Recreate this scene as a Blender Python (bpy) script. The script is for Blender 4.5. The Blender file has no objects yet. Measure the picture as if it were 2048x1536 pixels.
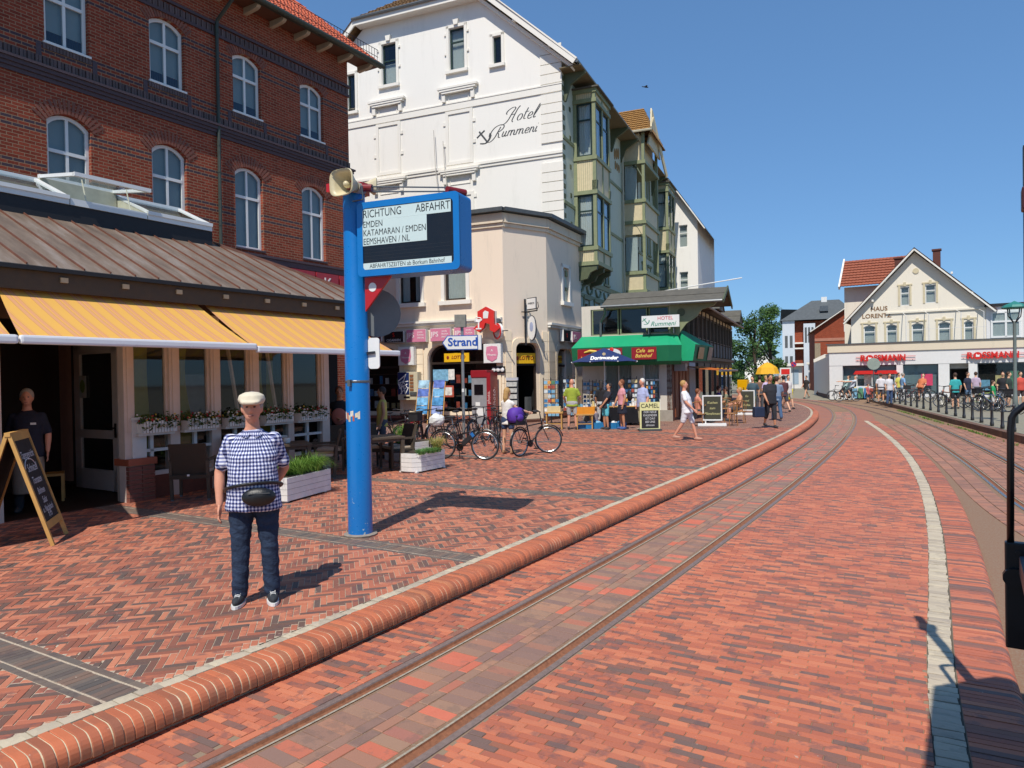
import bpy, bmesh, math, random
import numpy as np
from mathutils import Vector, Matrix, Euler
random.seed(7); np.random.seed(7)
R = math.radians
scene = bpy.context.scene
COL = scene.collection
# ---------------------------------------------------------------- camera, sky, sun, exposure
FPX, HC = 1420.0, 2.11            # focal length in photo pixels (2048 wide), eye height above the rails
PITCH, ROLL = R(-0.64), R(1.0)
_f = np.array([0, math.cos(PITCH), math.sin(PITCH)]); _r = np.array([1.0, 0, 0]); _u = np.cross(_r, _f)
CB = np.array([math.cos(ROLL)*_r - math.sin(ROLL)*_u, math.sin(ROLL)*_r + math.cos(ROLL)*_u, _f])
CO = np.array([0, 0, HC])
cam = bpy.data.cameras.new('camera'); cam_o = bpy.data.objects.new('camera', cam); COL.objects.link(cam_o)
cam_o.matrix_world = Matrix(((CB[0][0], CB[1][0], -CB[2][0], 0), (CB[0][1], CB[1][1], -CB[2][1], 0), (CB[0][2], CB[1][2], -CB[2][2], HC), (0, 0, 0, 1)))
cam.sensor_width = 36; cam.lens = 36*FPX/2048; cam.clip_end = 3000; cam.clip_start = 0.05
scene.camera = cam_o
SUN_AZ, SUN_EL = 196.0, 55.0
world = bpy.data.worlds.new('World'); scene.world = world; world.use_nodes = True
wn = world.node_tree.nodes; wl = world.node_tree.links
sky = wn.new('ShaderNodeTexSky'); sky.sky_type = 'NISHITA'; sky.sun_disc = False
sky.sun_elevation = R(SUN_EL); sky.sun_rotation = R(SUN_AZ); sky.air_density = 1.0; sky.dust_density = 0.0; sky.ozone_density = 6.0
sg_ = wn.new('ShaderNodeGamma'); sg_.inputs[1].default_value = .56; wl.new(sky.outputs[0], sg_.inputs[0])      # the camera's soft tone curve on the sky
sm_ = wn.new('ShaderNodeMix'); sm_.data_type = 'RGBA'; sm_.blend_type = 'MULTIPLY'; sm_.inputs[0].default_value = 1.0; wl.new(sg_.outputs[0], sm_.inputs[6]); sm_.inputs[7].default_value = (.80, 1.25, 1.76, 1)
wl.new(sm_.outputs[2], wn['Background'].inputs[0]); wn['Background'].inputs[1].default_value = 0.15
sl = bpy.data.lights.new('sun', 'SUN'); sl.energy = 4.8; sl.angle = R(0.5); sl.color = (1.0, 0.935, 0.84)
so = bpy.data.objects.new('sun', sl); COL.objects.link(so)
sd = Vector((math.sin(R(SUN_AZ))*math.cos(R(SUN_EL)), math.cos(R(SUN_AZ))*math.cos(R(SUN_EL)), math.sin(R(SUN_EL))))
so.rotation_euler = sd.to_track_quat('Z', 'Y').to_euler()
scene.view_settings.view_transform = 'Standard'; scene.view_settings.look = 'None'
scene.view_settings.exposure = 0.0; scene.view_settings.gamma = 1.0; scene.view_settings.use_curve_mapping = False
scene.cycles.max_bounces = 6; scene.cycles.transparent_max_bounces = 12
# ---------------------------------------------------------------- measuring: photo pixel -> place in the world
PZ = 0.17                          # level of the paved plaza above the rails
def ray(x, y): return np.array([(x-1024)/FPX, -(y-768)/FPX, 1.0]) @ CB
def G(x, y, z=PZ):
    d = ray(x, y); t = (z-HC)/d[2]; p = CO+t*d; return Vector((p[0], p[1], z))
def at(x, y, Y):
    d = ray(x, y); p = CO+d*Y/d[1]; return Vector(p)
class Fr:
    'a facade frame: origin on the ground, x along the wall (to the right seen from the street), y into the building'
    def __init__(s, o, az):
        s.o = np.array([o[0], o[1], 0.0]); s.az = az; a = R(az)
        s.x = np.array([math.sin(a), math.cos(a), 0]); s.y = np.array([-s.x[1], s.x[0], 0]); s.rz = R(90-az)
    def L(s, px, py, d=0):
        q = ray(px, py); p0 = s.o+s.y*d; t = ((p0-CO)@s.y)/(q@s.y); p = CO+t*q-s.o; return float(p@s.x), float(p[2])
    def W(s, x, y, z=0): p = s.o+s.x*x+s.y*y; return Vector((p[0], p[1], z))
# ---------------------------------------------------------------- materials
def lin(h):
    if isinstance(h, str):
        h = h.lstrip('#'); c = [int(h[i:i+2], 16)/255 for i in (0, 2, 4)]
        return tuple(x/12.92 if x <= .04045 else ((x+.055)/1.055)**2.4 for x in c)
    return tuple(h)
_mats = {}
class NT:
    def __init__(s, name):
        s.m = bpy.data.materials.new(name); s.m.use_nodes = True; s.n = s.m.node_tree.nodes; s.l = s.m.node_tree.links; s.b = s.n['Principled BSDF']
    def new(s, t, **k):
        o = s.n.new('ShaderNode'+t)
        for a, v in k.items(): setattr(o, a, v)
        return o
    def set(s, sock, v):
        if hasattr(v, 'links') or isinstance(v, bpy.types.NodeSocket): s.l.new(v, sock)
        else: sock.default_value = v
    def math(s, op, a, b=0.0, c=None):
        o = s.new('Math', operation=op); s.set(o.inputs[0], a); s.set(o.inputs[1], b)
        if c is not None: s.set(o.inputs[2], c)
        return o.outputs[0]
    def mix(s, f, a, b, bt='MIX'):
        o = s.new('Mix', data_type='RGBA', blend_type=bt); s.set(o.inputs[0], f)
        for i, v in ((6, a), (7, b)): s.set(o.inputs[i], v if isinstance(v, bpy.types.NodeSocket) else (*lin(v), 1)[:4])
        return o.outputs[2]
    def ramp(s, f, stops, interp='LINEAR'):
        o = s.new('ValToRGB'); o.color_ramp.interpolation = interp; e = o.color_ramp.elements
        while len(e) < len(stops): e.new(0.5)
        for i, (p, c) in enumerate(stops): e[i].position = p; e[i].color = (*lin(c), 1)
        s.l.new(f, o.inputs[0]); return o.outputs[0]
    def obj(s): return s.new('TexCoord').outputs['Object']
    def sep(s, v): o = s.new('SeparateXYZ'); s.l.new(v, o.inputs[0]); return o.outputs
    def comb(s, x, y, z=0.0):
        o = s.new('CombineXYZ')
        for i, v in enumerate((x, y, z)): s.set(o.inputs[i], v)
        return o.outputs[0]
    def noise(s, vec, scale, detail=3.0, rough=.6, dist=0.0):
        o = s.new('TexNoise'); s.l.new(vec, o.inputs['Vector']); o.inputs['Scale'].default_value = scale; o.inputs['Detail'].default_value = detail
        o.inputs['Roughness'].default_value = rough; o.inputs['Distortion'].default_value = dist; return o.outputs['Fac']
    def bump(s, h, strength=.3, dist=.01):
        o = s.new('Bump'); o.inputs['Strength'].default_value = strength; o.inputs['Distance'].default_value = dist; s.l.new(h, o.inputs['Height']); s.l.new(o.outputs[0], s.b.inputs['Normal'])
    def fin(s, col=None, rough=None, metal=None, spec=None):
        if col is not None: s.set(s.b.inputs['Base Color'], col if isinstance(col, bpy.types.NodeSocket) else (*lin(col), 1))
        if rough is not None: s.set(s.b.inputs['Roughness'], rough)
        if metal is not None: s.b.inputs['Metallic'].default_value = metal
        if spec is not None: s.b.inputs['Specular IOR Level'].default_value = spec
        return s.m
def mat(name, c, rough=.6, var=.12, sc=6.0, bump=0.0, metal=0.0, spec=.5, bsc=40.0):
    'plain painted or solid surface with a little mottling and fine relief'
    if name in _mats: return _mats[name]
    t = NT(name); o = t.obj(); n = t.noise(o, sc, 5); c = lin(c)
    d = tuple(x*(1-var) for x in c); l = tuple(min(1, x*(1+var*.7)) for x in c)
    col = t.ramp(n, [(.3, d), (.72, l)])
    if bump: t.bump(t.noise(o, bsc, 4), bump, .01)
    rr = t.math('MULTIPLY_ADD', n, .25, rough-.12) if rough > .15 else rough
    _mats[name] = t.fin(col, rr, metal, spec); return _mats[name]
def glass(name='window_glass', tint=(.75, .8, .8), refl=1.0):
    if name in _mats: return _mats[name]
    t = NT(name); fr = t.new('LayerWeight'); fr.inputs[0].default_value = .5
    g = t.new('BsdfGlossy'); g.inputs['Roughness'].default_value = .03; g.inputs['Color'].default_value = (.9, .95, 1, 1)
    tr = t.new('BsdfTransparent'); tr.inputs[0].default_value = (*tint, 1)
    mx = t.new('MixShader'); t.l.new(t.math('MULTIPLY_ADD', t.math('POWER', fr.outputs['Facing'], 3.0), refl*.9, .05), mx.inputs[0]); t.l.new(tr.outputs[0], mx.inputs[1]); t.l.new(g.outputs[0], mx.inputs[2])
    t.l.new(mx.outputs[0], t.n['Material Output'].inputs[0]); _mats[name] = t.m; return t.m
# ---------------------------------------------------------------- mesh builder
class MB:
    def __init__(s): s.v = []; s.f = []; s.m = []
    def add(s, vs, fs, mi=0):
        b = len(s.v); s.v.extend([tuple(p) for p in vs]); s.f.extend([tuple(b+i for i in f) for f in fs]); s.m.extend([mi]*len(fs)); return s
    def box(s, x0, x1, y0, y1, z0, z1, mi=0):
        return s.add([(x0, y0, z0), (x1, y0, z0), (x1, y1, z0), (x0, y1, z0), (x0, y0, z1), (x1, y0, z1), (x1, y1, z1), (x0, y1, z1)],
                     [(0, 3, 2, 1), (4, 5, 6, 7), (0, 1, 5, 4), (1, 2, 6, 5), (2, 3, 7, 6), (3, 0, 4, 7)], mi)
    def obox(s, c, ax, ay, az, mi=0):
        'box from a centre and three half-axis vectors'
        c, ax, ay, az = map(Vector, (c, ax, ay, az)); P = [c+ax*i+ay*j+az*k for k in (-1, 1) for i, j in ((-1, -1), (1, -1), (1, 1), (-1, 1))]
        return s.add(P, [(0, 3, 2, 1), (4, 5, 6, 7), (0, 1, 5, 4), (1, 2, 6, 5), (2, 3, 7, 6), (3, 0, 4, 7)], mi)
    def beam(s, p, q, w, h, up=(0, 0, 1), mi=0):
        p, q = Vector(p), Vector(q); d = (q-p); l = d.length; d.normalize(); u = Vector(up); r = d.cross(u)
        if r.length < 1e-4: r = d.cross(Vector((0, 1, 0)))
        r.normalize(); u = r.cross(d); return s.obox((p+q)/2, d*l/2, r*w/2, u*h/2, mi)
    def tube(s, pts, r, n=8, mi=0, closed=False, caps=True):
        pts = [Vector(p) for p in pts]; k = len(pts); rs = r if isinstance(r, (list, tuple)) else [r]*k; rings = []; prev = None
        for i in range(k):
            a = pts[(i-1) % k] if (closed or i) else pts[i]; b = pts[(i+1) % k] if (closed or i < k-1) else pts[i]
            d = (b-a).normalized()
            if prev is None: prev = d.orthogonal().normalized()
            u = (prev-d*prev.dot(d))
            u = u.normalized() if u.length > 1e-5 else d.orthogonal().normalized()
            prev = u; w = d.cross(u)
            rings.append([pts[i]+(u*math.cos(2*math.pi*j/n)+w*math.sin(2*math.pi*j/n))*rs[i] for j in range(n)])
        vs = [p for rg in rings for p in rg]; fs = []
        for i in range(k if closed else k-1):
            i2 = (i+1) % k
            for j in range(n): fs.append((i*n+j, i*n+(j+1) % n, i2*n+(j+1) % n, i2*n+j))
        if caps and not closed: fs.append(tuple(range(n-1, -1, -1))); fs.append(tuple((k-1)*n+j for j in range(n)))
        return s.add(vs, fs, mi)
    def cyl(s, p, q, r0, r1=None, n=10, mi=0): return s.tube([p, q], [r0, r0 if r1 is None else r1], n, mi)
    def lathe(s, prof, n=16, c=(0, 0, 0), mi=0, M=None):
        vs = []; c = Vector(c)
        for r, z in prof:
            for j in range(n):
                p = Vector((r*math.cos(2*math.pi*j/n), r*math.sin(2*math.pi*j/n), z)); vs.append((M @ p if M else p)+c)
        fs = [(i*n+j, i*n+(j+1) % n, (i+1)*n+(j+1) % n, (i+1)*n+j) for i in range(len(prof)-1) for j in range(n)]
        if prof[0][0] > 1e-6: fs.append(tuple(range(n-1, -1, -1)))
        if prof[-1][0] > 1e-6: fs.append(tuple((len(prof)-1)*n+j for j in range(n)))
        return s.add(vs, fs, mi)
    def ell(s, c, r, n=12, m=8, mi=0, M=None):
        pr = [(max(1e-7, math.sin(math.pi*i/m)), -math.cos(math.pi*i/m)) for i in range(m+1)]
        r = r if isinstance(r, (list, tuple)) else (r, r, r); S = Matrix.Diagonal(Vector(r)); S = M.to_3x3() @ S if M else S
        pr[0] = (1e-3, pr[0][1]); pr[-1] = (1e-3, pr[-1][1])
        return s.lathe(pr, n, c, mi, S)
    def prism(s, poly, z0, z1, mi=0):
        n = len(poly); vs = [(x, y, z0) for x, y in poly]+[(x, y, z1) for x, y in poly]
        return s.add(vs, [tuple(range(n-1, -1, -1)), tuple(range(n, 2*n))]+[(i, (i+1) % n, n+(i+1) % n, n+i) for i in range(n)], mi)
    def pxz(s, poly, y0, y1, mi=0):
        'outline in the x-z plane given depth along y'
        n = len(poly); vs = [(x, y0, z) for x, z in poly]+[(x, y1, z) for x, z in poly]
        return s.add(vs, [tuple(range(n)), tuple(range(2*n-1, n-1, -1))]+[((i+1) % n, i, n+i, n+(i+1) % n) for i in range(n)], mi)
    def pyz(s, poly, x0, x1, mi=0):
        n = len(poly); vs = [(x0, y, z) for y, z in poly]+[(x1, y, z) for y, z in poly]
        return s.add(vs, [tuple(range(n-1, -1, -1)), tuple(range(n, 2*n))]+[(i, (i+1) % n, n+(i+1) % n, n+i) for i in range(n)], mi)
    def quad(s, *p, mi=0): return s.add(p, [tuple(range(len(p)))], mi)
    def loft(s, rings, mi=0, caps=True):
        n = len(rings[0]); vs = [p for r in rings for p in r]; fs = [(i*n+j, i*n+(j+1) % n, (i+1)*n+(j+1) % n, (i+1)*n+j) for i in range(len(rings)-1) for j in range(n)]
        if caps: fs.append(tuple(range(n-1, -1, -1))); fs.append(tuple((len(rings)-1)*n+j for j in range(n)))
        return s.add(vs, fs, mi)
    def mesh(s, name, mats, smooth=False):
        me = bpy.data.meshes.new(name); me.from_pydata(s.v, [], s.f)
        for m in (mats if isinstance(mats, (list, tuple)) else [mats]): me.materials.append(m)
        if any(s.m): me.polygons.foreach_set('material_index', s.m)
        if smooth: me.polygons.foreach_set('use_smooth', [True]*len(me.polygons))
        me.update(); return me
    def build(s, name, mats, parent=None, smooth=False, loc=None, rz=0, bevel=0, ang=None):
        me = s.mesh(name, mats, smooth)
        if bevel or ang:
            bm = bmesh.new(); bm.from_mesh(me); bmesh.ops.remove_doubles(bm, verts=bm.verts, dist=1e-5)
            if bevel: bmesh.ops.bevel(bm, geom=[e for e in bm.edges if len(e.link_faces) == 2 and e.calc_face_angle(0) > .5], offset=bevel, segments=2, affect='EDGES', profile=.6)
            bmesh.ops.recalc_face_normals(bm, faces=bm.faces); bm.to_mesh(me); bm.free()
        if smooth and ang: me.set_sharp_from_angle(angle=R(ang))
        return link(name, me, parent, loc, rz)
def link(name, me, parent=None, loc=None, rz=0):
    o = bpy.data.objects.new(name, me); COL.objects.link(o)
    if parent: o.parent = parent
    if loc is not None: o.location = loc
    if rz: o.rotation_euler = (0, 0, rz)
    return o
def tag(o, label=None, cat=None, group=None, kind=None):
    for k, v in (('label', label), ('category', cat), ('group', group), ('kind', kind)):
        if v: o[k] = v
    return o
def thing(name, label, cat, loc=(0, 0, 0), rz=0, group=None):
    o = bpy.data.objects.new(name, None); COL.objects.link(o); o.location = loc; o.rotation_euler = (0, 0, rz); o.empty_display_size = .2
    return tag(o, label, cat, group)
KIDS = {}
def copy_tree(o, label=None, loc=None, rz=None, parent=None):
    c = o.copy(); COL.objects.link(c); c.parent = parent
    if label: c['label'] = label
    if loc is not None: c.location = loc
    if rz is not None: c.rotation_euler = (0, 0, rz)
    for ch in list(o.children): copy_tree(ch, parent=c)
    return c
TS = bpy.data.scenes.new('workshop')
def evald(o):
    'mesh of an object with its modifiers, evaluated in a scene of its own'
    TS.collection.objects.link(o); vl = TS.view_layers[0]; vl.update(); me = bpy.data.meshes.new_from_object(o.evaluated_get(vl.depsgraph)); TS.collection.objects.unlink(o); return me
def text(s, size, m, parent, loc, rot=(math.pi/2, 0, 0), name='lettering', shear=0.0, depth=.004, align='CENTER', off=0.0, sx=1.0, bold=0.0, space=1.0):
    cu = bpy.data.curves.new('t', 'FONT'); cu.body = s; cu.size = size; cu.shear = shear; cu.extrude = depth; cu.align_x = align; cu.align_y = 'CENTER'; cu.offset = bold; cu.space_character = space
    cu.resolution_u = 3
    o = bpy.data.objects.new('t', cu); me = evald(o); bpy.data.objects.remove(o); bpy.data.curves.remove(cu)
    me.materials.clear(); me.materials.append(m); ob = link(name, me, parent, loc); ob.rotation_euler = rot; ob.scale = (sx, 1, 1); return ob
class Curve:
    def __init__(s, pts, step=.08, smooth=2):
        P = np.array(pts, float)
        for _ in range(smooth): P[1:-1] = P[1:-1]*.5+(P[:-2]+P[2:])*.25
        Q = [P[0]*2-P[1]]+list(P)+[P[-1]*2-P[-2]]; out = []
        for i in range(1, len(Q)-2):
            a, b, c, d = Q[i-1:i+3]
            for t in np.linspace(0, 1, 24, endpoint=False): out.append(.5*((2*b)+(c-a)*t+(2*a-5*b+4*c-d)*t*t+(3*b-a-3*c+d)*t**3))
        out.append(P[-1]); out = np.array(out); S = np.r_[0, np.cumsum(np.hypot(*np.diff(out, axis=0).T))]
        n = int(S[-1]/step)+1; s.s = np.linspace(0, S[-1], n); s.p = np.c_[np.interp(s.s, S, out[:, 0]), np.interp(s.s, S, out[:, 1])]; s.len = S[-1]
        for _ in range(12): s.p[1:-1] = s.p[1:-1]*.5+(s.p[:-2]+s.p[2:])*.25
        T = np.gradient(s.p, axis=0); s.t = T/np.hypot(T[:, 0], T[:, 1])[:, None]
    def at(s, a, d=0.0):
        'point at arc length a, d metres to the right'
        x = np.interp(a, s.s, s.p[:, 0]); y = np.interp(a, s.s, s.p[:, 1]); tx = np.interp(a, s.s, s.t[:, 0]); ty = np.interp(a, s.s, s.t[:, 1]); l = math.hypot(tx, ty); tx /= l; ty /= l
        return np.array([x+ty*d, y-tx*d]), np.array([tx, ty])
    def proj(s, p):
        d = s.p-np.array(p); i = int(np.argmin((d*d).sum(1))); t = s.t[i]; q = np.array(p)-s.p[i]; return s.s[i]+float(q@t), float(q[0]*t[1]-q[1]*t[0])
    def sweep(s, mb, prof, a0, a1, ds=.25, mi=0, zf=None, closed=False):
        n = max(2, int((a1-a0)/ds)+1); k = len(prof); vs = []
        for a in np.linspace(a0, a1, n):
            for d, z in prof:
                p, _ = s.at(a, d); vs.append((p[0], p[1], z+(zf(p) if zf else 0)))
        kk = k if closed else k-1
        mb.add(vs, [(i*k+j, (i+1)*k+j, (i+1)*k+(j+1) % k, i*k+(j+1) % k) for i in range(n-1) for j in range(kk)], mi); return mb
# ================================================================ ground, paving, kerbs and rails
def tone(c, k=.86, ds=.04):
    c = lin(c); g = sum(c)/3; w = (1.0, 1.09, .9); return tuple((x*(1-ds)+g*ds)*k*q for x, q in zip(c, w))
def brick_mat(name, stops, rough=.62, flash=.5, flashc='#4a4144', joint=None, raw=False, dirt=False):
    t = NT(name); gi = t.new('NewGeometry'); oi = t.new('ObjectInfo')
    rnd = t.math('FRACT', t.math('ADD', gi.outputs['Random Per Island'], oi.outputs['Random']))
    stops = [(p, lin(c) if raw else tone(c)) for p, c in stops]; col = t.ramp(rnd, stops, 'LINEAR'); pos = gi.outputs['Position']
    n = t.noise(pos, 7.0, 4, .65); r2 = t.math('FRACT', t.math('MULTIPLY', rnd, 17.31))
    f = t.math('MULTIPLY', t.math('MULTIPLY', t.math('SUBTRACT', n, .5), 5.0), t.math('GREATER_THAN', r2, .45)); f = t.math('MINIMUM', t.math('MAXIMUM', f, 0.0), flash)
    col = t.mix(f, col, flashc)
    n2 = t.noise(pos, 160.0, 3, .6); col = t.mix(t.math('MULTIPLY', n2, .22), col, '#8d7468')
    n3 = t.noise(pos, .35, 3, .6); col = t.mix(t.math('MULTIPLY', t.math('MAXIMUM', t.math('SUBTRACT', n3, .5), 0.0), .9), col, '#6e5a55')
    sp = t.noise(pos, 26.0, 2, .4); col = t.mix(t.math('MULTIPLY', t.math('GREATER_THAN', sp, .765), .55), col, '#c4b3a0')
    n4 = t.noise(pos, 1.1, 5, .7); col = t.mix(t.math('MULTIPLY', t.math('MAXIMUM', t.math('SUBTRACT', n4, .55), 0.0), 1.4), col, '#54463f')
    if dirt:
        z = t.sep(pos)[2]; g = t.math('MULTIPLY', t.math('MAXIMUM', t.math('SUBTRACT', t.math('MULTIPLY_ADD', n, .12, .07), z), 0.0), 9.0); col = t.mix(t.math('MINIMUM', g, .72), col, '#6d5848')
    t.bump(t.math('ADD', n2, t.math('MULTIPLY', n, .6)), .35, .004); return t.fin(col, t.math('MULTIPLY_ADD', n2, .25, rough-.12), spec=.35)
M_PLAZA = brick_mat('plaza_clinker', [(0, '#d9826a'), (.25, '#cd735c'), (.45, '#bb6451'), (.6, '#a65c4e'), (.74, '#8f544b'), (.84, '#74524e'), (.93, '#655254'), (1, '#8a5c53')], flash=.6, flashc='#57474a')
M_BAND = brick_mat('grey_band_clinker', [(0, '#6c6163'), (.35, '#7c6a68'), (.6, '#62595d'), (.85, '#8a6a63'), (1, '#59545a')])
M_ROAD = brick_mat('road_clinker', [(0, '#e08063'), (.3, '#d6745a'), (.55, '#cb6a53'), (.74, '#bd6350'), (.85, '#96605a'), (.93, '#7b5f60'), (1, '#a5604f')], flashc='#5a4b4f')
M_TRACK = brick_mat('track_paver', [(0, '#a07d66'), (.25, '#936f5e'), (.45, '#866a60'), (.62, '#ab8066'), (.74, '#a0705c'), (.82, '#cc6b50'), (.92, '#d3745a'), (1, '#77665f')], flash=.35, flashc='#6a5a52', raw=True)
M_BED = brick_mat('right_bed_paver', [(0, '#a9785f'), (.3, '#9c6e58'), (.5, '#8d6453'), (.7, '#b57a5f'), (1, '#806050')], flash=.35, flashc='#675248', raw=True)
M_KERB = brick_mat('kerb_clinker', [(0, '#d9724f'), (.35, '#cd6a4a'), (.7, '#c06448'), (.9, '#a65b46'), (1, '#d07a58')], flash=.25, flashc='#7a5546', dirt=True)
M_MORT = mat('kerb_mortar', '#cfc2a4', .9, .15, 30)
M_COB = brick_mat('granite_sett', [(0, '#bdb09a'), (.5, '#cabda2'), (1, '#aea28f')], flash=.3, flashc='#8f8575', raw=True)
def far_mat(name, joint, c1, c2, c3, az, bl, bh, ystart):
    'paving sheet: joint sand where single bricks lie on it, a brick pattern farther off'
    t = NT(name); pos = t.obj(); x, y, _ = t.sep(pos); a = R(az); u = t.math('ADD', t.math('MULTIPLY', x, math.cos(a)), t.math('MULTIPLY', y, -math.sin(a)))
    v = t.math('ADD', t.math('MULTIPLY', x, math.sin(a)), t.math('MULTIPLY', y, math.cos(a)))
    b = t.new('TexBrick'); t.l.new(t.comb(u, v), b.inputs['Vector']); b.inputs['Scale'].default_value = 1; b.inputs['Brick Width'].default_value = bl; b.inputs['Row Height'].default_value = bh
    b.inputs['Mortar Size'].default_value = .004; b.inputs['Color1'].default_value = (*tone(c1, .7, .22), 1); b.inputs['Color2'].default_value = (*tone(c2, .7, .22), 1); b.inputs['Mortar'].default_value = (*lin(joint), 1)
    n = t.noise(pos, 1.3, 6, .75); col = t.mix(t.math('MULTIPLY', t.math('MAXIMUM', t.math('SUBTRACT', n, .47), 0.0), 3.0), b.outputs[0], c3)
    far = t.math('GREATER_THAN', y, ystart); sand = t.ramp(t.noise(pos, 60, 3), [(.25, '#8c7d6a'), (.6, joint)])
    return t.fin(t.mix(far, sand, col), .8, spec=.3)
M_PLAZA_F = far_mat('plaza_paving', '#c2b29c', '#b5695b', '#8d5850', '#5f5051', 31, .2, .1, 24.5)
M_ROAD_F = far_mat('road_paving', '#8f7862', '#cf7560', '#bb6655', '#8a6460', 31, .2, .068, 22.5)
M_BED_F = far_mat('bed_paving', '#85654f', '#b98a70', '#a67a62', '#7f6556', 31, .2, .1, 20.0)
KERB = Curve([(-11.0, -9.2), (-7.0, -2.75), (-4.38, 1.6), (-2.51, 4.11), (-2.24, 4.46), (-1.83, 5.1), (-1.02, 6.43), (-.12, 7.9), (1.06, 9.8), (2.66, 12.45), (4.15, 14.75), (6.9, 19.3), (9.05, 23.0), (11.3, 27.1), (13.5, 31.6), (15.5, 36.2), (17.2, 41.5), (18.3, 47.5), (18.2, 54), (16.8, 62), (14.5, 72), (11.5, 86)])
TRACK = Curve([(-10.0, -8.6), (-6.0, -2.4), (-2.9, 1.43), (-1.13, 3.85), (-.98, 4.05), (-.6, 4.66), (.05, 5.68), (.96, 7.1), (2.12, 8.93), (3.53, 11.18), (5.15, 13.86), (7.0, 16.98), (9.04, 20.53), (11.27, 24.53), (13.66, 29.0), (16.1, 34.0), (18.5, 39.5), (20.5, 45.6), (21.6, 52.5), (21.4, 61), (20, 72), (17.5, 86)], smooth=3)
STRIP = Curve([(-7.0, -11.2), (-3.5, -5.9), (-.6, -1.5), (1.02, .98), (2.18, 3.74), (2.78, 4.71), (3.87, 6.42), (5.42, 9.03), (7.38, 12.57), (9.67, 17.09), (12.14, 22.64), (14.6, 29.3)])
RTRACK = Curve([(-2.6, -11.0), (.6, -5.6), (4.2, .6), (6.36, 4.3), (6.93, 5.65), (7.32, 8.8), (7.75, 10.0), (8.6, 11.6), (9.75, 13.6), (11.0, 16.2), (12.4, 19.6), (13.9, 23.4), (15.7, 27.8), (17.4, 31.8), (19.3, 36.6), (21.0, 42.0), (21.9, 48.5), (22.0, 55)], smooth=4)
WALL = Curve([(4.5, -7), (9.2, 4.5), (11.4, 11.2), (13.2, 16.8), (14.3, 20.0), (15.5, 23.5), (17.3, 28.6), (19.2, 33.8), (21.4, 40.2), (24.0, 47.9)], smooth=3)
def bedz(y): return -.10 if y < 12 else min(0.0, -.10+.10*(y-12)/12)
# ---- base earth and the big sheets
gm = MB(); gm.box(-400, 500, -60, 900, -1.2, -.45); tag(gm.build('ground', mat('earth', '#6f6353', .9, .2, .5)), kind='structure')
def strip_sheet(name, curve, d0, d1, a0, a1, zf, m, ds=.5):
    mb = MB(); n = int((a1-a0)/ds)+1; vs = []
    for a in np.linspace(a0, a1, n):
        for d in (d0, d1):
            dd = d(a) if callable(d) else d; p, _ = curve.at(a, dd); vs.append((p[0], p[1], zf(p[1])))
    mb.add(vs, [(2*i, 2*i+2, 2*i+3, 2*i+1) for i in range(n-1)]); o = mb.build(name, m); return tag(o, kind='structure')
PLAZA = MB()
pl = [KERB.at(a, -.10)[0] for a in np.arange(0, KERB.len, .5)]
n = len(pl); vs = [(p[0], p[1], PZ-.0045) for p in pl]+[(-60, p[1]+0, PZ-.0045) for p in pl]
PLAZA.add(vs, [(i, i+1, n+i+1, n+i) for i in range(n-1)]); PLAZA = tag(PLAZA.build('plaza', M_PLAZA_F), kind='structure')
# road between the two kerbs
def road_right(a):
    p, _ = TRACK.at(a); s, d = STRIP.proj(p); return max(.8, -d-.08) if s < STRIP.len-.2 else 1.2
ROAD = strip_sheet('road', TRACK, .5, road_right, 0, TRACK.len, lambda y: -.007, M_ROAD_F)
ROADL = strip_sheet('road', TRACK, -1.6, -.5, 0, TRACK.len, lambda y: -.0075, M_ROAD_F)
BED = strip_sheet('track_bed', RTRACK, -4.6, -.5, 0, RTRACK.len-4, lambda y: bedz(y)-.012, M_BED_F); strip_sheet('track_bed', RTRACK, -.362, .362, 0, RTRACK.len-4, lambda y: bedz(y)-.012, M_BED_F); strip_sheet('track_bed', RTRACK, .5, 3.4, 0, RTRACK.len-4, lambda y: bedz(y)-.012, M_BED_F)
# ---- paving bricks
def clip(poly, px, py, nx, ny):
    'keep the side where (p-q).n <= 0'
    out = []; k = len(poly)
    for i in range(k):
        a, b = poly[i], poly[(i+1) % k]; da = (a[0]-px)*nx+(a[1]-py)*ny; db = (b[0]-px)*nx+(b[1]-py)*ny
        if da <= 0: out.append(a)
        if (da < 0 < db) or (db < 0 < da): t = da/(da-db); out.append((a[0]+(b[0]-a[0])*t, a[1]+(b[1]-a[1])*t))
    return out
def inset(poly, d):
    k = len(poly); out = []; cx = sum(p[0] for p in poly)/k; cy = sum(p[1] for p in poly)/k
    for x, y in poly:
        l = math.hypot(x-cx, y-cy) or 1; out.append((x-(x-cx)/l*d*1.3, y-(y-cy)/l*d*1.3))
    return out
def rect(cx, cy, hx, hy, ux, uy):
    return [(cx+ux*a*hx-uy*b*hy, cy+uy*a*hx+ux*b*hy) for a, b in ((-1, -1), (1, -1), (1, 1), (-1, 1))]
def brick_geo(mb, poly, z, depth=.022, ch=.0035, tilt=(0, 0), c=None):
    k = len(poly); top = inset(poly, ch); cx = sum(p[0] for p in poly)/k; cy = sum(p[1] for p in poly)/k
    zt = lambda p: z+(p[0]-cx)*tilt[0]+(p[1]-cy)*tilt[1]
    vs = [(x, y, zt((x, y))) for x, y in top]+[(x, y, zt((x, y))-ch) for x, y in poly]+[(x, y, z-depth) for x, y in poly]
    fs = [tuple(range(k))]+[(k+i, k+(i+1) % k, (i+1) % k, i) for i in range(k)]+[(2*k+i, 2*k+(i+1) % k, k+(i+1) % k, k+i) for i in range(k)]
    mb.add(vs, fs)
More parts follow.
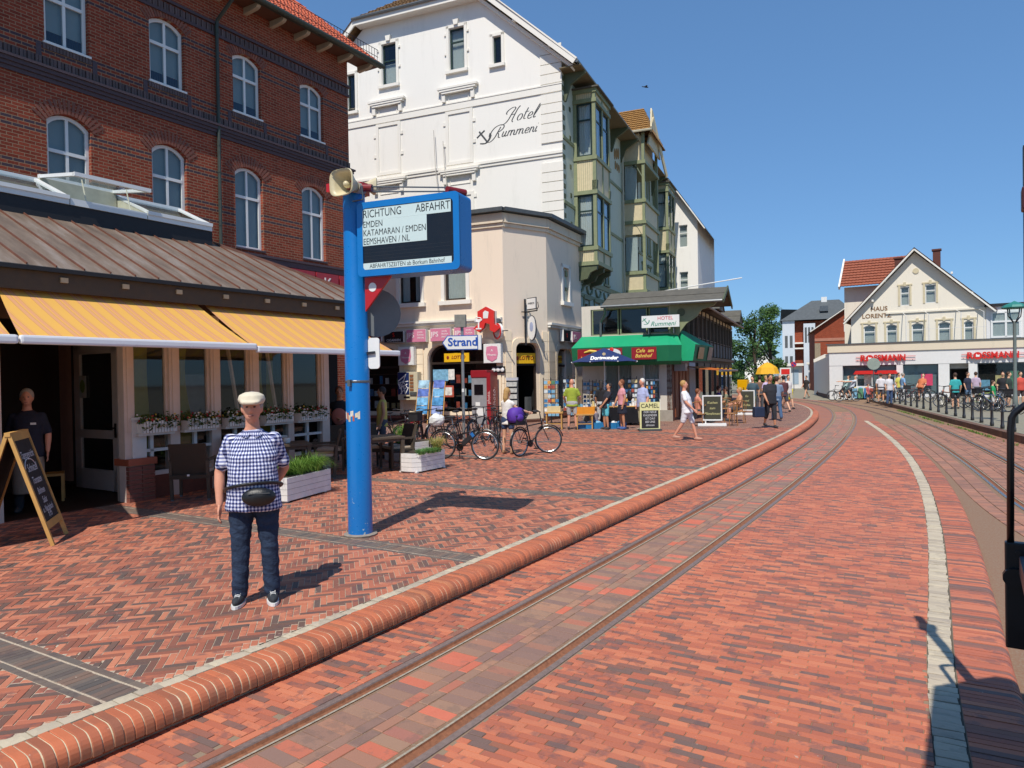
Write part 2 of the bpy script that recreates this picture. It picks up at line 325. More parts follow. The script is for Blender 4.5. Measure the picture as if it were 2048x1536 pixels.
def visible(x, y, z=0.0, mx=60):
    v = CB @ (np.array([x, y, z])-CO)
    if v[2] < .3: return None
    px, py = 1024+FPX*v[0]/v[2], 768-FPX*v[1]/v[2]
    return (px, py, v[2]) if -mx < px < 2048+mx and py < 1536+mx*1.5 else None
def lay(polys, m, parent, part, zf, full=None, single=300):
    'the nearest bricks become parts of their own, the rest one joined part'
    vis = []
    for P in polys:
        poly = P[0]; cx = sum(p[0] for p in poly)/len(poly); cy = sum(p[1] for p in poly)/len(poly); v = visible(cx, cy, zf(cx, cy))
        if v: vis.append((v[2], poly, cx, cy))
    vis.sort(key=lambda t: t[0]); rest = MB(); rng = random.Random(3)
    shared = {}
    for i, (d, poly, cx, cy) in enumerate(vis):
        z = zf(cx, cy)+rng.uniform(-.0022, .0012); tl = (rng.uniform(-.012, .012), rng.uniform(-.012, .012))
        if i < single:
            if len(poly) == 4:
                ex = poly[1][0]-poly[0][0]; ey = poly[1][1]-poly[0][1]; L = math.hypot(ex, ey); Wd = math.hypot(poly[2][0]-poly[1][0], poly[2][1]-poly[1][1]); key = (round(L, 3), round(Wd, 3))
                dia = abs(math.hypot(poly[2][0]-poly[0][0], poly[2][1]-poly[0][1])-math.hypot(L, Wd)) < .004
                if dia:
                    if key not in shared:
                        b = MB(); brick_geo(b, rect(0, 0, L/2, Wd/2, 1, 0), 0); shared[key] = b.mesh(part, m)
                    o = link(part, shared[key], parent, (cx, cy, z)); o.rotation_euler = (tl[1], -tl[0], math.atan2(ey, ex)); continue
            b = MB(); brick_geo(b, [(x-cx, y-cy) for x, y in poly], 0, tilt=tl); link(part, b.mesh(part, m), parent, (cx, cy, z))
        else: brick_geo(rest, poly, z, tilt=tl)
    if rest.v:
        o = rest.build(part+'_field', m, parent); o['kind'] = 'stuff'
    return len(vis)
T31 = (math.sin(R(31)), math.cos(R(31))); N31 = (T31[1], -T31[0])
PAV_N = -11.25                     # n coordinate of the pavilion front
BANDS = [-1.4, 2.5, 6.25, 10.3, 14.3, 18.3, 22.3]; BH = .17
def plaza_bricks():
    out, band = [], []; W, Lb, g = .0535, .214, .0045
    a1 = R(-14); ux, uy = math.cos(a1), -math.sin(a1)          # first brick axis; second is rotated left by 90 deg
    vx, vy = -uy, ux
    dirs = [KERB.s, KERB.p]
    rng = range(-420, 520)
    ymin, ymax = 3.0, 24.5
    for c in range(-330, 420):
        for mlt in range(-70, 140):
            for kind in (0, 1):
                if kind == 0: lx, ly, hx, hy = c*W+Lb/2, (c+mlt*8)*W+W/2, Lb/2, W/2
                else: lx, ly, hx, hy = c*W+W/2, (c-7+mlt*8)*W+Lb/2, W/2, Lb/2
                x = lx*ux+ly*vx; y = lx*uy+ly*vy
                if not (ymin < y < ymax) or x < -14.5 or x > 10.5 or x < -.75*y-.4: continue
                n = x*N31[0]+y*N31[1]; s = x*T31[0]+y*T31[1]
                if n < -22 or (s < 11.3 and (n < PAV_N-2.6 or (n < PAV_N-.3 and not (4.4 < s < 7.0)))): continue
                sk, dk = KERB.proj((x, y))
                if dk > .02 or dk < -19: continue
                poly = rect(x, y, hx-g/2, hy-g/2, ux, uy)
                if dk > -.25:
                    p, t = KERB.at(sk); q = KERB.at(sk, -.104)[0]; poly = clip(poly, q[0], q[1], t[1], -t[0])
                skip = False
                for b in BANDS:
                    if abs(s-b) < BH+.13:
                        side = 1 if s > b else -1
                        if abs(s-b) < BH-.09: skip = True; break
                        qx, qy = T31[0]*(b+side*(BH+.002)), T31[1]*(b+side*(BH+.002)); poly = clip(poly, qx, qy, -side*T31[0], -side*T31[1])
                if skip or len(poly) < 3: continue
                ar = abs(sum(poly[i][0]*poly[(i+1) % len(poly)][1]-poly[(i+1) % len(poly)][0]*poly[i][1] for i in range(len(poly))))/2
                if ar < .0006: continue
                out.append((poly,))
    for b in BANDS:
        for (off, L, w, alongn) in ((-BH+.027, .2, .05, 1), (BH-.027, .2, .05, 1), (0, .2, .0535, 0)):
            st = .2045 if alongn else .0565
            for i in range(-int(22/st), int(10/st)):
                nn = i*st+(.1 if off > 0 else 0); x = T31[0]*(b+off)+N31[0]*nn; y = T31[1]*(b+off)+N31[1]*nn
                if not (ymin < y < ymax) or nn < (PAV_N-.3 if b < 11.4 else -21): continue
                sk, dk = KERB.proj((x, y))
                if dk > .05: continue
                poly = rect(x, y, L/2, w/2, N31[0], N31[1]) if alongn else rect(x, y, L/2, w/2, T31[0], T31[1])
                if dk > -.25:
                    p, t = KERB.at(sk); q = KERB.at(sk, -.104)[0]; poly = clip(poly, q[0], q[1], t[1], -t[0])
                if len(poly) > 2: band.append((poly,))
    return out, band
pb, bb = plaza_bricks()
lay(pb, M_PLAZA, PLAZA, 'brick', lambda x, y: PZ)
lay(bb, M_BAND, PLAZA, 'band_brick', lambda x, y: PZ)
def road_bricks():
    L, W = .186, .0535; out = []; left = []
    for i in range(0, 520):
        s = i*W+1.0
        for j in range(-44, 120):
            nn = j*L+(L/2 if i % 2 else 0)+((i*37) % 11-5)*.004; x = T31[0]*s+N31[0]*nn; y = T31[1]*s+N31[1]*nn
            if not (2.4 < y < 22.6) or x < -4.5: continue
            st, dt = TRACK.proj((x, y))
            if dt < -1.55: continue
            poly = rect(x, y, L/2-.0025, W/2-.0022, N31[0], N31[1])
            if dt > 0:
                if dt < .46: continue
                ss, ds = STRIP.proj((x, y))
                if ds > -.02: continue
                if dt < .70: q, t = TRACK.at(st, .515); poly = clip(poly, q[0], q[1], -t[1], t[0])
                if ds > -.3: q, t = STRIP.at(ss, -.085); poly = clip(poly, q[0], q[1], t[1], -t[0])
                if len(poly) > 2: out.append((poly,))
            else:
                sk, dk = KERB.proj((x, y))
                if dk < .1 or dt > -.56: continue
                if dt > -.85: q, t = TRACK.at(st, -.585); poly = clip(poly, q[0], q[1], t[1], -t[0])
                if dk < .32: q, t = KERB.at(sk, .19); poly = clip(poly, q[0], q[1], -t[1], t[0])
                if len(poly) > 2: left.append((poly,))
    return out, left
rb, rl = road_bricks()
lay(rb, M_ROAD, ROAD, 'brick', lambda x, y: 0.0)
# stretchers alongside the rails, then the left margin
for d in (-.545,):
    for a in np.arange(4, 36, .205): p, t = TRACK.at(a, d); rl.append((rect(p[0], p[1], .1, .03, t[0], t[1]),))
lay(rl, M_ROAD, ROADL, 'brick', lambda x, y: 0.0)
def along(curve, a0, a1, rows):
    out = []
    for d, wd, st, sh in rows:
        for k, a in enumerate(np.arange(a0+sh, a1, st)):
            p, t = curve.at(a, d); out.append((rect(p[0], p[1], st/2-.0028, wd/2-.0022, t[0], t[1]),))
    return out
G2 = .45
TRK = tag(bpy.data.objects.new('railway_track', None), kind='structure'); COL.objects.link(TRK)
lay(along(TRACK, 10, 52, [(-.215, .245, .105, 0), (-.047, .083, .205, .05), (.040, .083, .205, .13), (.205, .24, .105, .04)]), M_TRACK, TRK, 'paver', lambda x, y: -.001)
RTK = tag(bpy.data.objects.new('railway_track', None), kind='structure'); COL.objects.link(RTK)
lay(along(RTRACK, 14, 42, [(-.215, .245, .105, 0), (-.047, .083, .205, .05), (.040, .083, .205, .13), (.205, .24, .105, .04), (-.70, .235, .105, 0), (-.93, .2, .105, .05)]+[(.66+.21*i, .2, .105, .03*i) for i in range(12)]), M_BED, RTK, 'paver', lambda x, y: bedz(y))
M_RAILH = mat('rail_head_steel', '#85726a', .5, .25, 25, metal=.15); M_RAILG = mat('rail_groove_rust', '#8a5a3f', .85, .3, 30, .4)
M_RAILL = mat('rail_lip_mortar', '#a59a88', .7, .3, 30); M_RAILS = mat('shiny_rail_steel', '#a9a49c', .25, .2, 20, metal=.9)
def rail(curve, side, parent, a0, a1, zf, mh):
    r = bpy.data.objects.new('rail', None); COL.objects.link(r); r.parent = parent
    hd = [(side*(G2+.055), -.03), (side*(G2+.052), .002), (side*(G2+.004), .004), (side*G2, -.004)]
    lip = [(side*(G2-.075), .0015), (side*(G2-.092), .0015)]
    gr = [(side*G2, -.004), (side*(G2-.008), -.022), (side*(G2-.05), -.026), (side*(G2-.072), -.010), (side*(G2-.075), 0.0005), (side*(G2-.09), .0005), (side*(G2-.092), -.03)]
    if side < 0: hd, gr = hd[::-1], gr[::-1]
    curve.sweep(MB(), hd, a0, a1, .3, zf=zf).build('rail_head', mh, r, smooth=False); curve.sweep(MB(), gr, a0, a1, .3, zf=zf).build('rail_groove', M_RAILG, r); curve.sweep(MB(), lip if side > 0 else lip[::-1], a0, a1, .3, zf=zf).build('rail_lip', M_RAILL, r)
for sd in (-1, 1):
    rail(TRACK, sd, TRK, 4, TRACK.len-.5, None, M_RAILH); rail(RTRACK, sd, RTK, 4, RTRACK.len-4, lambda p: bedz(p[1]), M_RAILS)
mb = MB(); TRACK.sweep(mb, [(-.362, -.006), (.362, -.006)], 4, TRACK.len-.5, .5); mb.build('paver_bedding', M_BED_F, TRK)
# ---- left kerb: sett strip and rolled clinker edge
KB = tag(bpy.data.objects.new('kerb', None), kind='structure'); COL.objects.link(KB)
def kerb_prof(ins=0.0):
    r = .095; cx, cz = .255-r, PZ-r; pr = [(.006+ins, PZ-.02-ins), (.006+ins, PZ-ins)]
    for k in range(7): a = R(90-k*15); pr.append((cx+(r-ins)*math.cos(a), cz+(r-ins)*math.sin(a)))
    pr += [(.255-ins, .045), (.235-ins, .028)]; return pr
def kerb_brick(w, wob=0.0):
    mb = MB(); pr = kerb_prof(); k = len(pr); ch = .003
    vs = []
    for yy, ins in ((-w/2, ch), (-w/2+ch, 0), (w/2-ch, 0), (w/2, ch)):
        vs += [(d-(ins if d > .1 else 0), yy, z-(ins if z > .1 else 0)) for d, z in pr]
    mb.add(vs, [(i*k+j, i*k+j+1, (i+1)*k+j+1, (i+1)*k+j) for i in range(3) for j in range(k-1)]+[tuple(range(k-1, -1, -1)), tuple(3*k+j for j in range(k))]); return mb
kbm = kerb_brick(.0515).mesh('kerb_brick', M_KERB, False); kb_rest = MB(); rng = random.Random(5); cnt = 0
kv = kerb_brick(.0515)
for a in np.arange(11.0, KERB.len-2, .0585):
    p, t = KERB.at(a)
    if p[1] > 34: break
    if not visible(p[0], p[1], PZ, 200): continue
    rz = math.atan2(-t[0], t[1]); jz = rng.uniform(-.003, .003); jd = rng.uniform(-.004, .004)
    if cnt < 300:
        o = link('kerb_brick', kbm, KB, (p[0]+t[1]*jd, p[1]-t[0]*jd, jz), rz); cnt += 1
    else:
        c, s = math.cos(rz), math.sin(rz); kb_rest.add([(p[0]+x*c-y*s, p[1]+x*s+y*c, z+jz) for x, y, z in kv.v], kv.f)
o = kb_rest.build('kerb_brick_field', M_KERB, KB); o['kind'] = 'stuff'
mm = MB(); KERB.sweep(mm, [(0.0, PZ-.03)]+kerb_prof(.0065)[1:]+[(.20, .02), (.20, -.02)], 8, KERB.len-1, .12); mm.build('mortar_bed', M_MORT, KB, smooth=True)
mm = MB(); far = next(a for a in KERB.s if KERB.at(a)[0][1] > 33.8)
KERB.sweep(mm, kerb_prof(0), far, KERB.len-1, .3); mm.build('kerb_far_edge', M_KERB, KB, smooth=True)
def sett_mesh(i):
    rg = random.Random(i); mb = MB(); N = 4; M_ = 3; vs = []
    for lev in (0, 1):
        pass
    top = [[((u/N-.5)+rg.uniform(-.05, .05)*(0 < u < N), (v/M_-.5)+rg.uniform(-.06, .06)*(0 < v < M_), rg.uniform(-.1, .1)-(.22 if u in (0, N) or v in (0, M_) else 0)) for v in range(M_+1)] for u in range(N+1)]
    vs = [p for r in top for p in r]; fs = [(u*(M_+1)+v, (u+1)*(M_+1)+v, (u+1)*(M_+1)+v+1, u*(M_+1)+v+1) for u in range(N) for v in range(M_)]
    edge = [u*(M_+1) for u in range(N+1)]+[N*(M_+1)+v for v in range(1, M_+1)]+[u*(M_+1)+M_ for u in range(N-1, -1, -1)]+[v for v in range(M_-1, 0, -1)]
    b = len(vs); vs += [(vs[e][0], vs[e][1], -1.6) for e in edge]; k = len(edge)
    fs += [(edge[j], b+j, b+(j+1) % k, edge[(j+1) % k]) for j in range(k)]
    mb.add(vs, fs); return mb
SETT = [sett_mesh(i) for i in range(6)]
def setts(curve, d, w, a0, a1, lmin, lmax, z, parent, seed, ymax):
    rg = random.Random(seed); meshes = [s.mesh('sett', M_COB) for s in SETT]; rest = MB(); a = a0; c = 0
    while a < a1:
        l = rg.uniform(lmin, lmax); p, t = curve.at(a+l/2, d+rg.uniform(-.006, .006)); zz = z(p[1]) if callable(z) else z
        if p[1] > ymax: break
        if visible(p[0], p[1], zz, 120):
            k = rg.randrange(6); rz = math.atan2(t[1], t[0])+rg.uniform(-.05, .05); sc = (l-.007, w+rg.uniform(-.012, .004), .016); zz += rg.uniform(-.003, .004)
            if c < 300: o = link('sett', meshes[k], parent, (p[0], p[1], zz), rz); o.scale = sc; c += 1
            else:
                cs, sn = math.cos(rz), math.sin(rz); rest.add([(p[0]+x*sc[0]*cs-y*sc[1]*sn, p[1]+x*sc[0]*sn+y*sc[1]*cs, zz+q*sc[2]) for x, y, q in SETT[k].v], SETT[k].f)
        a += l
    if rest.v: o = rest.build('sett_field', M_COB, parent); o['kind'] = 'stuff'
setts(KERB, -.048, .098, 10, KERB.len-1, .085, .2, PZ+.002, KB, 1, 60)
mm = MB(); KERB.sweep(mm, [(-.105, PZ-.012), (.008, PZ-.012)], 8, KERB.len-1, .3); mm.build('sett_bedding', mat('sett_joint', '#5e574b', .9), KB)
# ---- right kerb of the road and the sunken bed beside it
KR = tag(bpy.data.objects.new('kerb', None), kind='structure'); COL.objects.link(KR)
setts(STRIP, 0, .165, 9, STRIP.len, .07, .12, .003, KR, 2, 30)
mm = MB(); STRIP.sweep(mm, [(-.1, -.01), (.1, -.01)], 6, STRIP.len, .3); mm.build('sett_bedding', mat('sett_joint', '#5e574b'), KR)
def rk_prof(w):
    r = .07; pr = [(.095, -.02), (.095, .001)]
    for k in range(6): a = R(90-k*18); pr.append((.095+w-r+r*math.cos(a), .001-r+r*math.sin(a)))
    return pr+[(.095+w, -.2)]
WR = .36
pr = rk_prof(WR); k = len(pr); mbk = MB(); vs = []
for yy in (-.026, .026): vs += [(d, yy, z) for d, z in pr]
mbk.add(vs, [(j, j+1, k+j+1, k+j) for j in range(k-1)]+[tuple(range(k-1, -1, -1)), tuple(k+j for j in range(k))]); me = mbk.mesh('kerb_brick', M_ROAD); rest = MB(); c = 0
for a in np.arange(8.0, STRIP.len, .058):
    p, t = STRIP.at(a)
    if not visible(p[0], p[1], 0, 250): continue
    rz = math.atan2(-t[0], t[1])
    jz = rng.uniform(-.003, .002)+(0 if p[1] < 30 else -.1)
    if c < 300: link('kerb_brick', me, KR, (p[0], p[1], jz), rz); c += 1
    else:
        cs, sn = math.cos(rz), math.sin(rz); rest.add([(p[0]+x*cs-y*sn, p[1]+x*sn+y*cs, z+jz) for x, y, z in mbk.v], mbk.f)
o = rest.build('kerb_brick_field', M_ROAD, KR); o['kind'] = 'stuff'
mm = MB(); STRIP.sweep(mm, [(.09, -.005), (.095+WR-.08, -.005), (.095+WR-.02, -.03), (.095+WR-.01, -.2)], 6, STRIP.len, .3); mm.build('mortar_bed', mat('road_mortar', '#8d7a66', .9), KR)
# ---- raised far side: pavement behind its brick kerb wall
M_FAR = far_mat('far_pavement_paving', '#8d8175', '#aea092', '#9c9085', '#8a7f76', 60, .2, .1, -99)
mb = MB(); n = 60; vs = []
for a in np.linspace(0, WALL.len, n):
    p, t = WALL.at(a, .05); q = p+np.array([160, -40+a*1.2]); vs += [(p[0], p[1], PZ-.006), (q[0], q[1], PZ-.006)]
mb.add(vs, [(2*i, 2*i+1, 2*i+3, 2*i+2) for i in range(n-1)])
p = WALL.at(WALL.len, .05)[0]
FARP = tag(mb.build('pavement', M_FAR), kind='structure')
mb = MB(); mb.quad((-60, 60, .0), (p[0], p[1], -.02), (320, 120, -.02), (320, 420, 0), (-60, 420, 0)); mb.quad((14, 47, -.035), (p[0], p[1], -.035), (p[0]+4, 70, -.035), (5, 88, -.035)); tag(mb.build('street', M_FAR), kind='structure')
KW = tag(bpy.data.objects.new('kerb_wall', None), kind='structure'); COL.objects.link(KW); mbw = MB(); rest = MB()
M_KW = brick_mat('kerb_wall_clinker', [(0, '#7a5648'), (.5, '#6b4d43'), (1, '#8a5f4c')])
for i, a in enumerate(np.arange(8, WALL.len-.1, .105)):
    p, t = WALL.at(a); rz = math.atan2(t[1], t[0])
    if visible(p[0], p[1], PZ, 100):
        o = link('kerb_brick', bpy.data.meshes.get('kwb') or (lambda b: (b.mesh('kwb', M_KW)))(MB().box(-.05, .05, -.24, .01, -.26, PZ+.01)), KW, (p[0], p[1], 0), rz); o.scale = (1, 1, 1)
        if i > 420: break
WALL.sweep(MB(), [(0.0, -.3), (0.0, PZ-.005), (.24, PZ-.005)], 4, WALL.len, .4).build('mortar_bed', mat('road_mortar', '#8d7a66'), KW)
# ================================================================ facade helpers
def wall(mb, x0, x1, z0, z1, ops, y=0.0, depth=.22, mi=0, jm=None):
    'wall face with real openings and jambs; op = (x0,x1,z0,z1,profile or None)'
    jm = mi if jm is None else jm
    xs = sorted({x0, x1, *[o[0] for o in ops], *[o[1] for o in ops]}); zs = sorted({z0, z1, *[o[2] for o in ops], *[o[3] for o in ops]})
    xs = [x for x in xs if x0 <= x <= x1]; zs = [z for z in zs if z0 <= z <= z1]
    for i in range(len(xs)-1):
        for j in range(len(zs)-1):
            cx, cz = (xs[i]+xs[i+1])/2, (zs[j]+zs[j+1])/2
            if any(o[0] < cx < o[1] and o[2] < cz < o[3] for o in ops): continue
            mb.quad((xs[i], y, zs[j]), (xs[i+1], y, zs[j]), (xs[i+1], y, zs[j+1]), (xs[i], y, zs[j+1]), mi=mi)
    for o in ops:
        a, b, c, d = o[:4]; prof = o[4] if len(o) > 4 and o[4] else [(a, d), (b, d)]
        out = [(a, c)]+list(prof)+[(b, c)]
        for p, q in zip(out, out[1:]+out[:1]): mb.quad((p[0], y, p[1]), (q[0], y, q[1]), (q[0], y+depth, q[1]), (p[0], y+depth, p[1]), mi=jm)
        for p, q in zip(prof, prof[1:]):
            if max(p[1], q[1]) < d-1e-4 or min(p[1], q[1]) < d-1e-4: mb.quad((p[0], y, p[1]), (q[0], y, q[1]), (q[0], y, d), (p[0], y, d), mi=mi)
    return mb
def arch(x0, x1, zs, rise, n=10):
    'segmental arch profile from spring height zs'
    w = (x1-x0)/2; r = (w*w+rise*rise)/(2*rise); c = (x0+x1)/2; cz = zs+rise-r; a = math.asin(w/r)
    return [(c+r*math.sin(-a+2*a*i/n), cz+r*math.cos(-a+2*a*i/n)) for i in range(n+1)]
def rtop(x0, x1, z1, r, n=5):
    'flat head with rounded corners'
    return [(x0+r-r*math.cos(R(90*i/n)), z1-r+r*math.sin(R(90*i/n))) for i in range(n+1)]+[(x1-r+r*math.sin(R(90*i/n)), z1-r+r*math.cos(R(90*i/n))) for i in range(n+1)]
def ring(mb, out, w, y0, y1, mi=0):
    xs = [p[0] for p in out]; zs = [p[1] for p in out]; cx, cz = (min(xs)+max(xs))/2, (min(zs)+max(zs))/2; W, H = max(xs)-min(xs), max(zs)-min(zs)
    inn = [(cx+(x-cx)*(1-2*w/W), cz+(z-cz)*(1-2*w/H)) for x, z in out]; n = len(out)
    for i in range(n):
        j = (i+1) % n; a, b, c, d = out[i], out[j], inn[j], inn[i]
        mb.quad((a[0], y0, a[1]), (b[0], y0, b[1]), (c[0], y0, c[1]), (d[0], y0, d[1]), mi=mi)
        mb.quad((d[0], y0, d[1]), (c[0], y0, c[1]), (c[0], y1, c[1]), (d[0], y1, d[1]), mi=mi); mb.quad((a[0], y0, a[1]), (a[0], y1, a[1]), (b[0], y1, b[1]), (b[0], y0, b[1]), mi=mi)
    return inn
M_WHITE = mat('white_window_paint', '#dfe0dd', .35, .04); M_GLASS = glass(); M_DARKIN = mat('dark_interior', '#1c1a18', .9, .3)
M_BLIND = mat('roller_blind', '#93a0a2', .8, .06, 2); M_CURT = mat('white_curtain', '#c9cdca', .85, .08, 12); M_NAVY = mat('navy_pelmet', '#2c3a52', .9, .2, 20)
def window(parent, x0, x1, z0, z1, prof=None, y=.14, cols=2, trans=None, fw=.06, fm=None, inner='blind', depth=.06, split=None, label=None):
    fm = fm or M_WHITE; prof = prof or [(x0, z1), (x1, z1)]; out = [(x0, z0)]+list(prof)+[(x1, z0)]; mb = MB()
    inn = ring(mb, out, fw, y, y+depth); ztop = lambda x: max([np.interp(x, [p[0] for p in prof], [p[1] for p in prof])])-fw*.8
    xs = [x0+fw+(x1-x0-2*fw)*i/cols for i in range(1, cols)]
    zt = trans
    for x in xs: mb.box(x-fw*.42, x+fw*.42, y+.004, y+depth, z0+fw*.5, float(ztop(x)))
    if zt: mb.box(x0+fw*.6, x1-fw*.6, y-.006, y+depth-.004, zt-fw*.5, zt+fw*.5)
    w = mb.build('window', fm, parent)
    if label: w['label'] = label
    edges = [x0+fw]+xs+[x1-fw]; zb = [z0+fw*.8]+([zt] if zt else [])
    for i in range(cols):
        for k in range(2 if zt else 1):
            a, b = edges[i], edges[i+1]; c = z0+fw*.6 if k == 0 else zt; d = zt if (zt and k == 0) else None
            if d is not None: poly = [(a, c), (b, c), (b, d), (a, d)]
            else:
                pts = [(x, float(ztop(x))) for x in np.linspace(b, a, 6)]; poly = [(a, c), (b, c)]+pts
            MB().quad(*[(p[0], y+.03, p[1]) for p in poly]).build('pane', M_GLASS, w)
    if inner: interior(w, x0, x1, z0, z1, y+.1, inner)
    return w
def pleats(mb, x0, x1, z0, z1, y, n=None, amp=.02, mi=0):
    n = n or max(6, int((x1-x0)/.035)); n += n % 2; vs = []
    for i in range(n+1):
        x = x0+(x1-x0)*i/n; vs += [(x, y+(amp if i % 2 else -amp), z0), (x, y+(amp if i % 2 else -amp), z1)]
    mb.add(vs, [(2*i, 2*i+2, 2*i+3, 2*i+1) for i in range(n)], mi)
RGW = random.Random(77)
def interior(w, x0, x1, z0, z1, y, kind):
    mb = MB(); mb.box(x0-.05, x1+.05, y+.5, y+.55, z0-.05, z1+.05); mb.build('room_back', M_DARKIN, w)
    if kind == 'blind':
        zb = z0+(z1-z0)*RGW.choice((0, 0, .12, .3, .42)); m = MB(); pleats(m, x0, x0+(x1-x0)*.3, z0, z1, y+.12); pleats(m, x1-(x1-x0)*.25, x1, z0, z1, y+.12); m.build('curtain', M_CURT, w)
        MB().quad((x0, y+.02, zb), (x1, y+.02, zb), (x1, y+.02, z1), (x0, y+.02, z1)).build('blind', M_BLIND, w)
    elif kind == 'blind_navy':
        h = (z1-z0)*.2; MB().quad((x0, y+.02, z0+h), (x1, y+.02, z0+h), (x1, y+.02, z1), (x0, y+.02, z1)).build('blind', M_BLIND, w); m = MB(); pleats(m, x0, x1, z0, z0+h, y+.03); m.build('curtain', M_NAVY, w)
    elif kind == 'curtain':
        m = MB(); pleats(m, x0, x0+(x1-x0)*.98, z0, z1, y+.06); m.build('curtain', M_CURT, w)
    elif kind == 'curtains':
        m = MB(); pleats(m, x0, x0+(x1-x0)*.36, z0, z1, y+.06); pleats(m, x1-(x1-x0)*.36, x1, z0, z1, y+.06); m.build('curtain', M_CURT, w)
    elif kind == 'half':
        m = MB(); pleats(m, x0, x1, z0, z0+(z1-z0)*.55, y+.06); m.build('curtain', M_CURT, w)
# ---------------------------------------------------------------- the brick house
BR = Fr((-9.73, 20.0), 31)
def house_brick(name, stripes, c1='#a04b36', c2='#7e3829', mo='#a2866c', bw=.25, rh=.083, dark='#4b3d44', ms=.009):
    t = NT(name); o = t.obj(); x, y, z = t.sep(o); b = t.new('TexBrick'); t.l.new(t.comb(t.math('ADD', x, y), z), b.inputs['Vector']); b.inputs['Scale'].default_value = 1
    b.inputs['Brick Width'].default_value = bw; b.inputs['Row Height'].default_value = rh; b.inputs['Mortar Size'].default_value = ms; b.inputs['Bias'].default_value = -.1
    for i, c in ((1, c1), (2, c2), (3, mo)): b.inputs[i].default_value = (*lin(c), 1)
    n = t.noise(o, 2.2, 6, .7); col = t.mix(t.math('MULTIPLY', n, .45), b.outputs[0], '#7a4a3c', 'MULTIPLY'); n2 = t.noise(o, 23, 3, .7)
    col = t.mix(t.math('MULTIPLY', t.math('MAXIMUM', t.math('SUBTRACT', n2, .52), 0.0), 2.2), col, '#b06a50')
    f = None
    for a, c in stripes:
        g = t.math('MULTIPLY', t.math('GREATER_THAN', z, a), t.math('LESS_THAN', z, c)); f = g if f is None else t.math('ADD', f, g)
    if f is not None:
        f = t.math('MULTIPLY', t.math('MINIMUM', f, 1.0), t.math('SUBTRACT', 1.0, b.outputs['Fac'])); col = t.mix(f, col, dark)
    t.bump(t.math('SUBTRACT', t.math('MULTIPLY', n2, .5), b.outputs['Fac']), .6, .012); return t.fin(col, .85, spec=.2)
def courses(*zs):
    out = []
    for a in zs: k = math.floor(a/.083)*.083; out.append((k, k+.083))
    return out
M_HB = house_brick('house_brick', courses(12.05, 11.88, 10.42, 10.25, 8.45, 8.28, 7.45, 7.28, 6.95)+[(12.6, 12.62)])
M_DKB = mat('dark_header_brick', '#4d3f45', .7, .25, 18, .4); M_RB = brick_mat('arch_brick_red', [(0, '#8a4839'), (.5, '#794035'), (1, '#9a5443')], flash=.2); M_VB = brick_mat('dark_arch_brick', [(0, '#574650'), (.5, '#4a3c44'), (1, '#66505a')], flash=.2)
H = thing('brick_house', 'tall dark red brick house with arched white windows behind the cafe with striped awnings', 'house', BR.W(0, 0), BR.rz)
ops = []; wins = []
for i in range(-2, 3):
    x = -.28+2.71*i
    for z0, zs, rise in ((10.5, 12.18, .2), (6.28, 8.6, .24)):
        pr = arch(x, x+1.06, zs, rise); ops.append((x, x+1.06, z0, zs+rise, pr)); wins.append((x, z0, zs, rise, pr))
mb = MB(); wall(mb, -9.2, 7.45, -.2, 13.85, ops, 0, .2)
mb.quad((7.45, 0, -.2), (7.45, 11, -.2), (7.45, 11, 13.85), (7.45, 5.5, 18.3), (7.45, 0, 13.85)); mb.quad((-9.2, 0, -.2), (-9.2, 11, -.2), (-9.2, 11, 13.85), (-9.2, 5.5, 18.3), (-9.2, 0, 13.85)); mb.quad((-9.2, 11, -.2), (7.45, 11, -.2), (7.45, 11, 13.85), (-9.2, 11, 13.85))
mb.build('wall', M_HB, H)
for k, (x, z0, zs, rise, pr) in enumerate(wins):
    window(H, x+.01, x+1.05, z0, zs+rise, [(p[0], p[1]-.01) for p in pr], y=.12, cols=2, trans=z0+(zs-z0)*(.68 if z0 > 9 else .7), fw=.085, inner='blind_navy' if z0 > 9 and k % 4 != 1 else 'blind')
    MB().box(x-.04, x+1.1, -.05, .1, z0-.055, z0-.002).build('sill', M_WHITE if z0 > 9 else M_DKB, H)
    w = .53; r = (w*w+rise*rise)/(2*rise); cx = x+w; cz = zs+rise-r; a = math.asin((w+.06)/r); nb = 17
    if z0 > 9: bmsh = bpy.data.meshes.get('vous_u') or MB().box(-.031, .031, -.018, .02, .003, .30).mesh('vous_u', M_RB)
    else: bmsh = bpy.data.meshes.get('vous_l') or MB().box(-.031, .031, -.014, .02, .003, .36).mesh('vous_l', M_RB)
    for j in range(nb):
        th = -a+2*a*(j+.5)/nb; o = link('arch_brick', bmsh, H, (cx+r*math.sin(th), 0, cz+r*math.cos(th))); o.rotation_euler = (0, th, 0)
    if z0 > 9:
        for j in range(15): link('sill_brick', bpy.data.meshes.get('sillb') or MB().box(-.033, .033, -.03, .05, -.2, -.06).mesh('sillb', M_VB), H, (x-.02+j*.078, 0, z0))
        for xx in (x-.14, x+1.2): MB().box(xx-.06, xx+.06, -.012, .05, z0-.62, z0-.07).build('drop_pier', M_DKB, H)
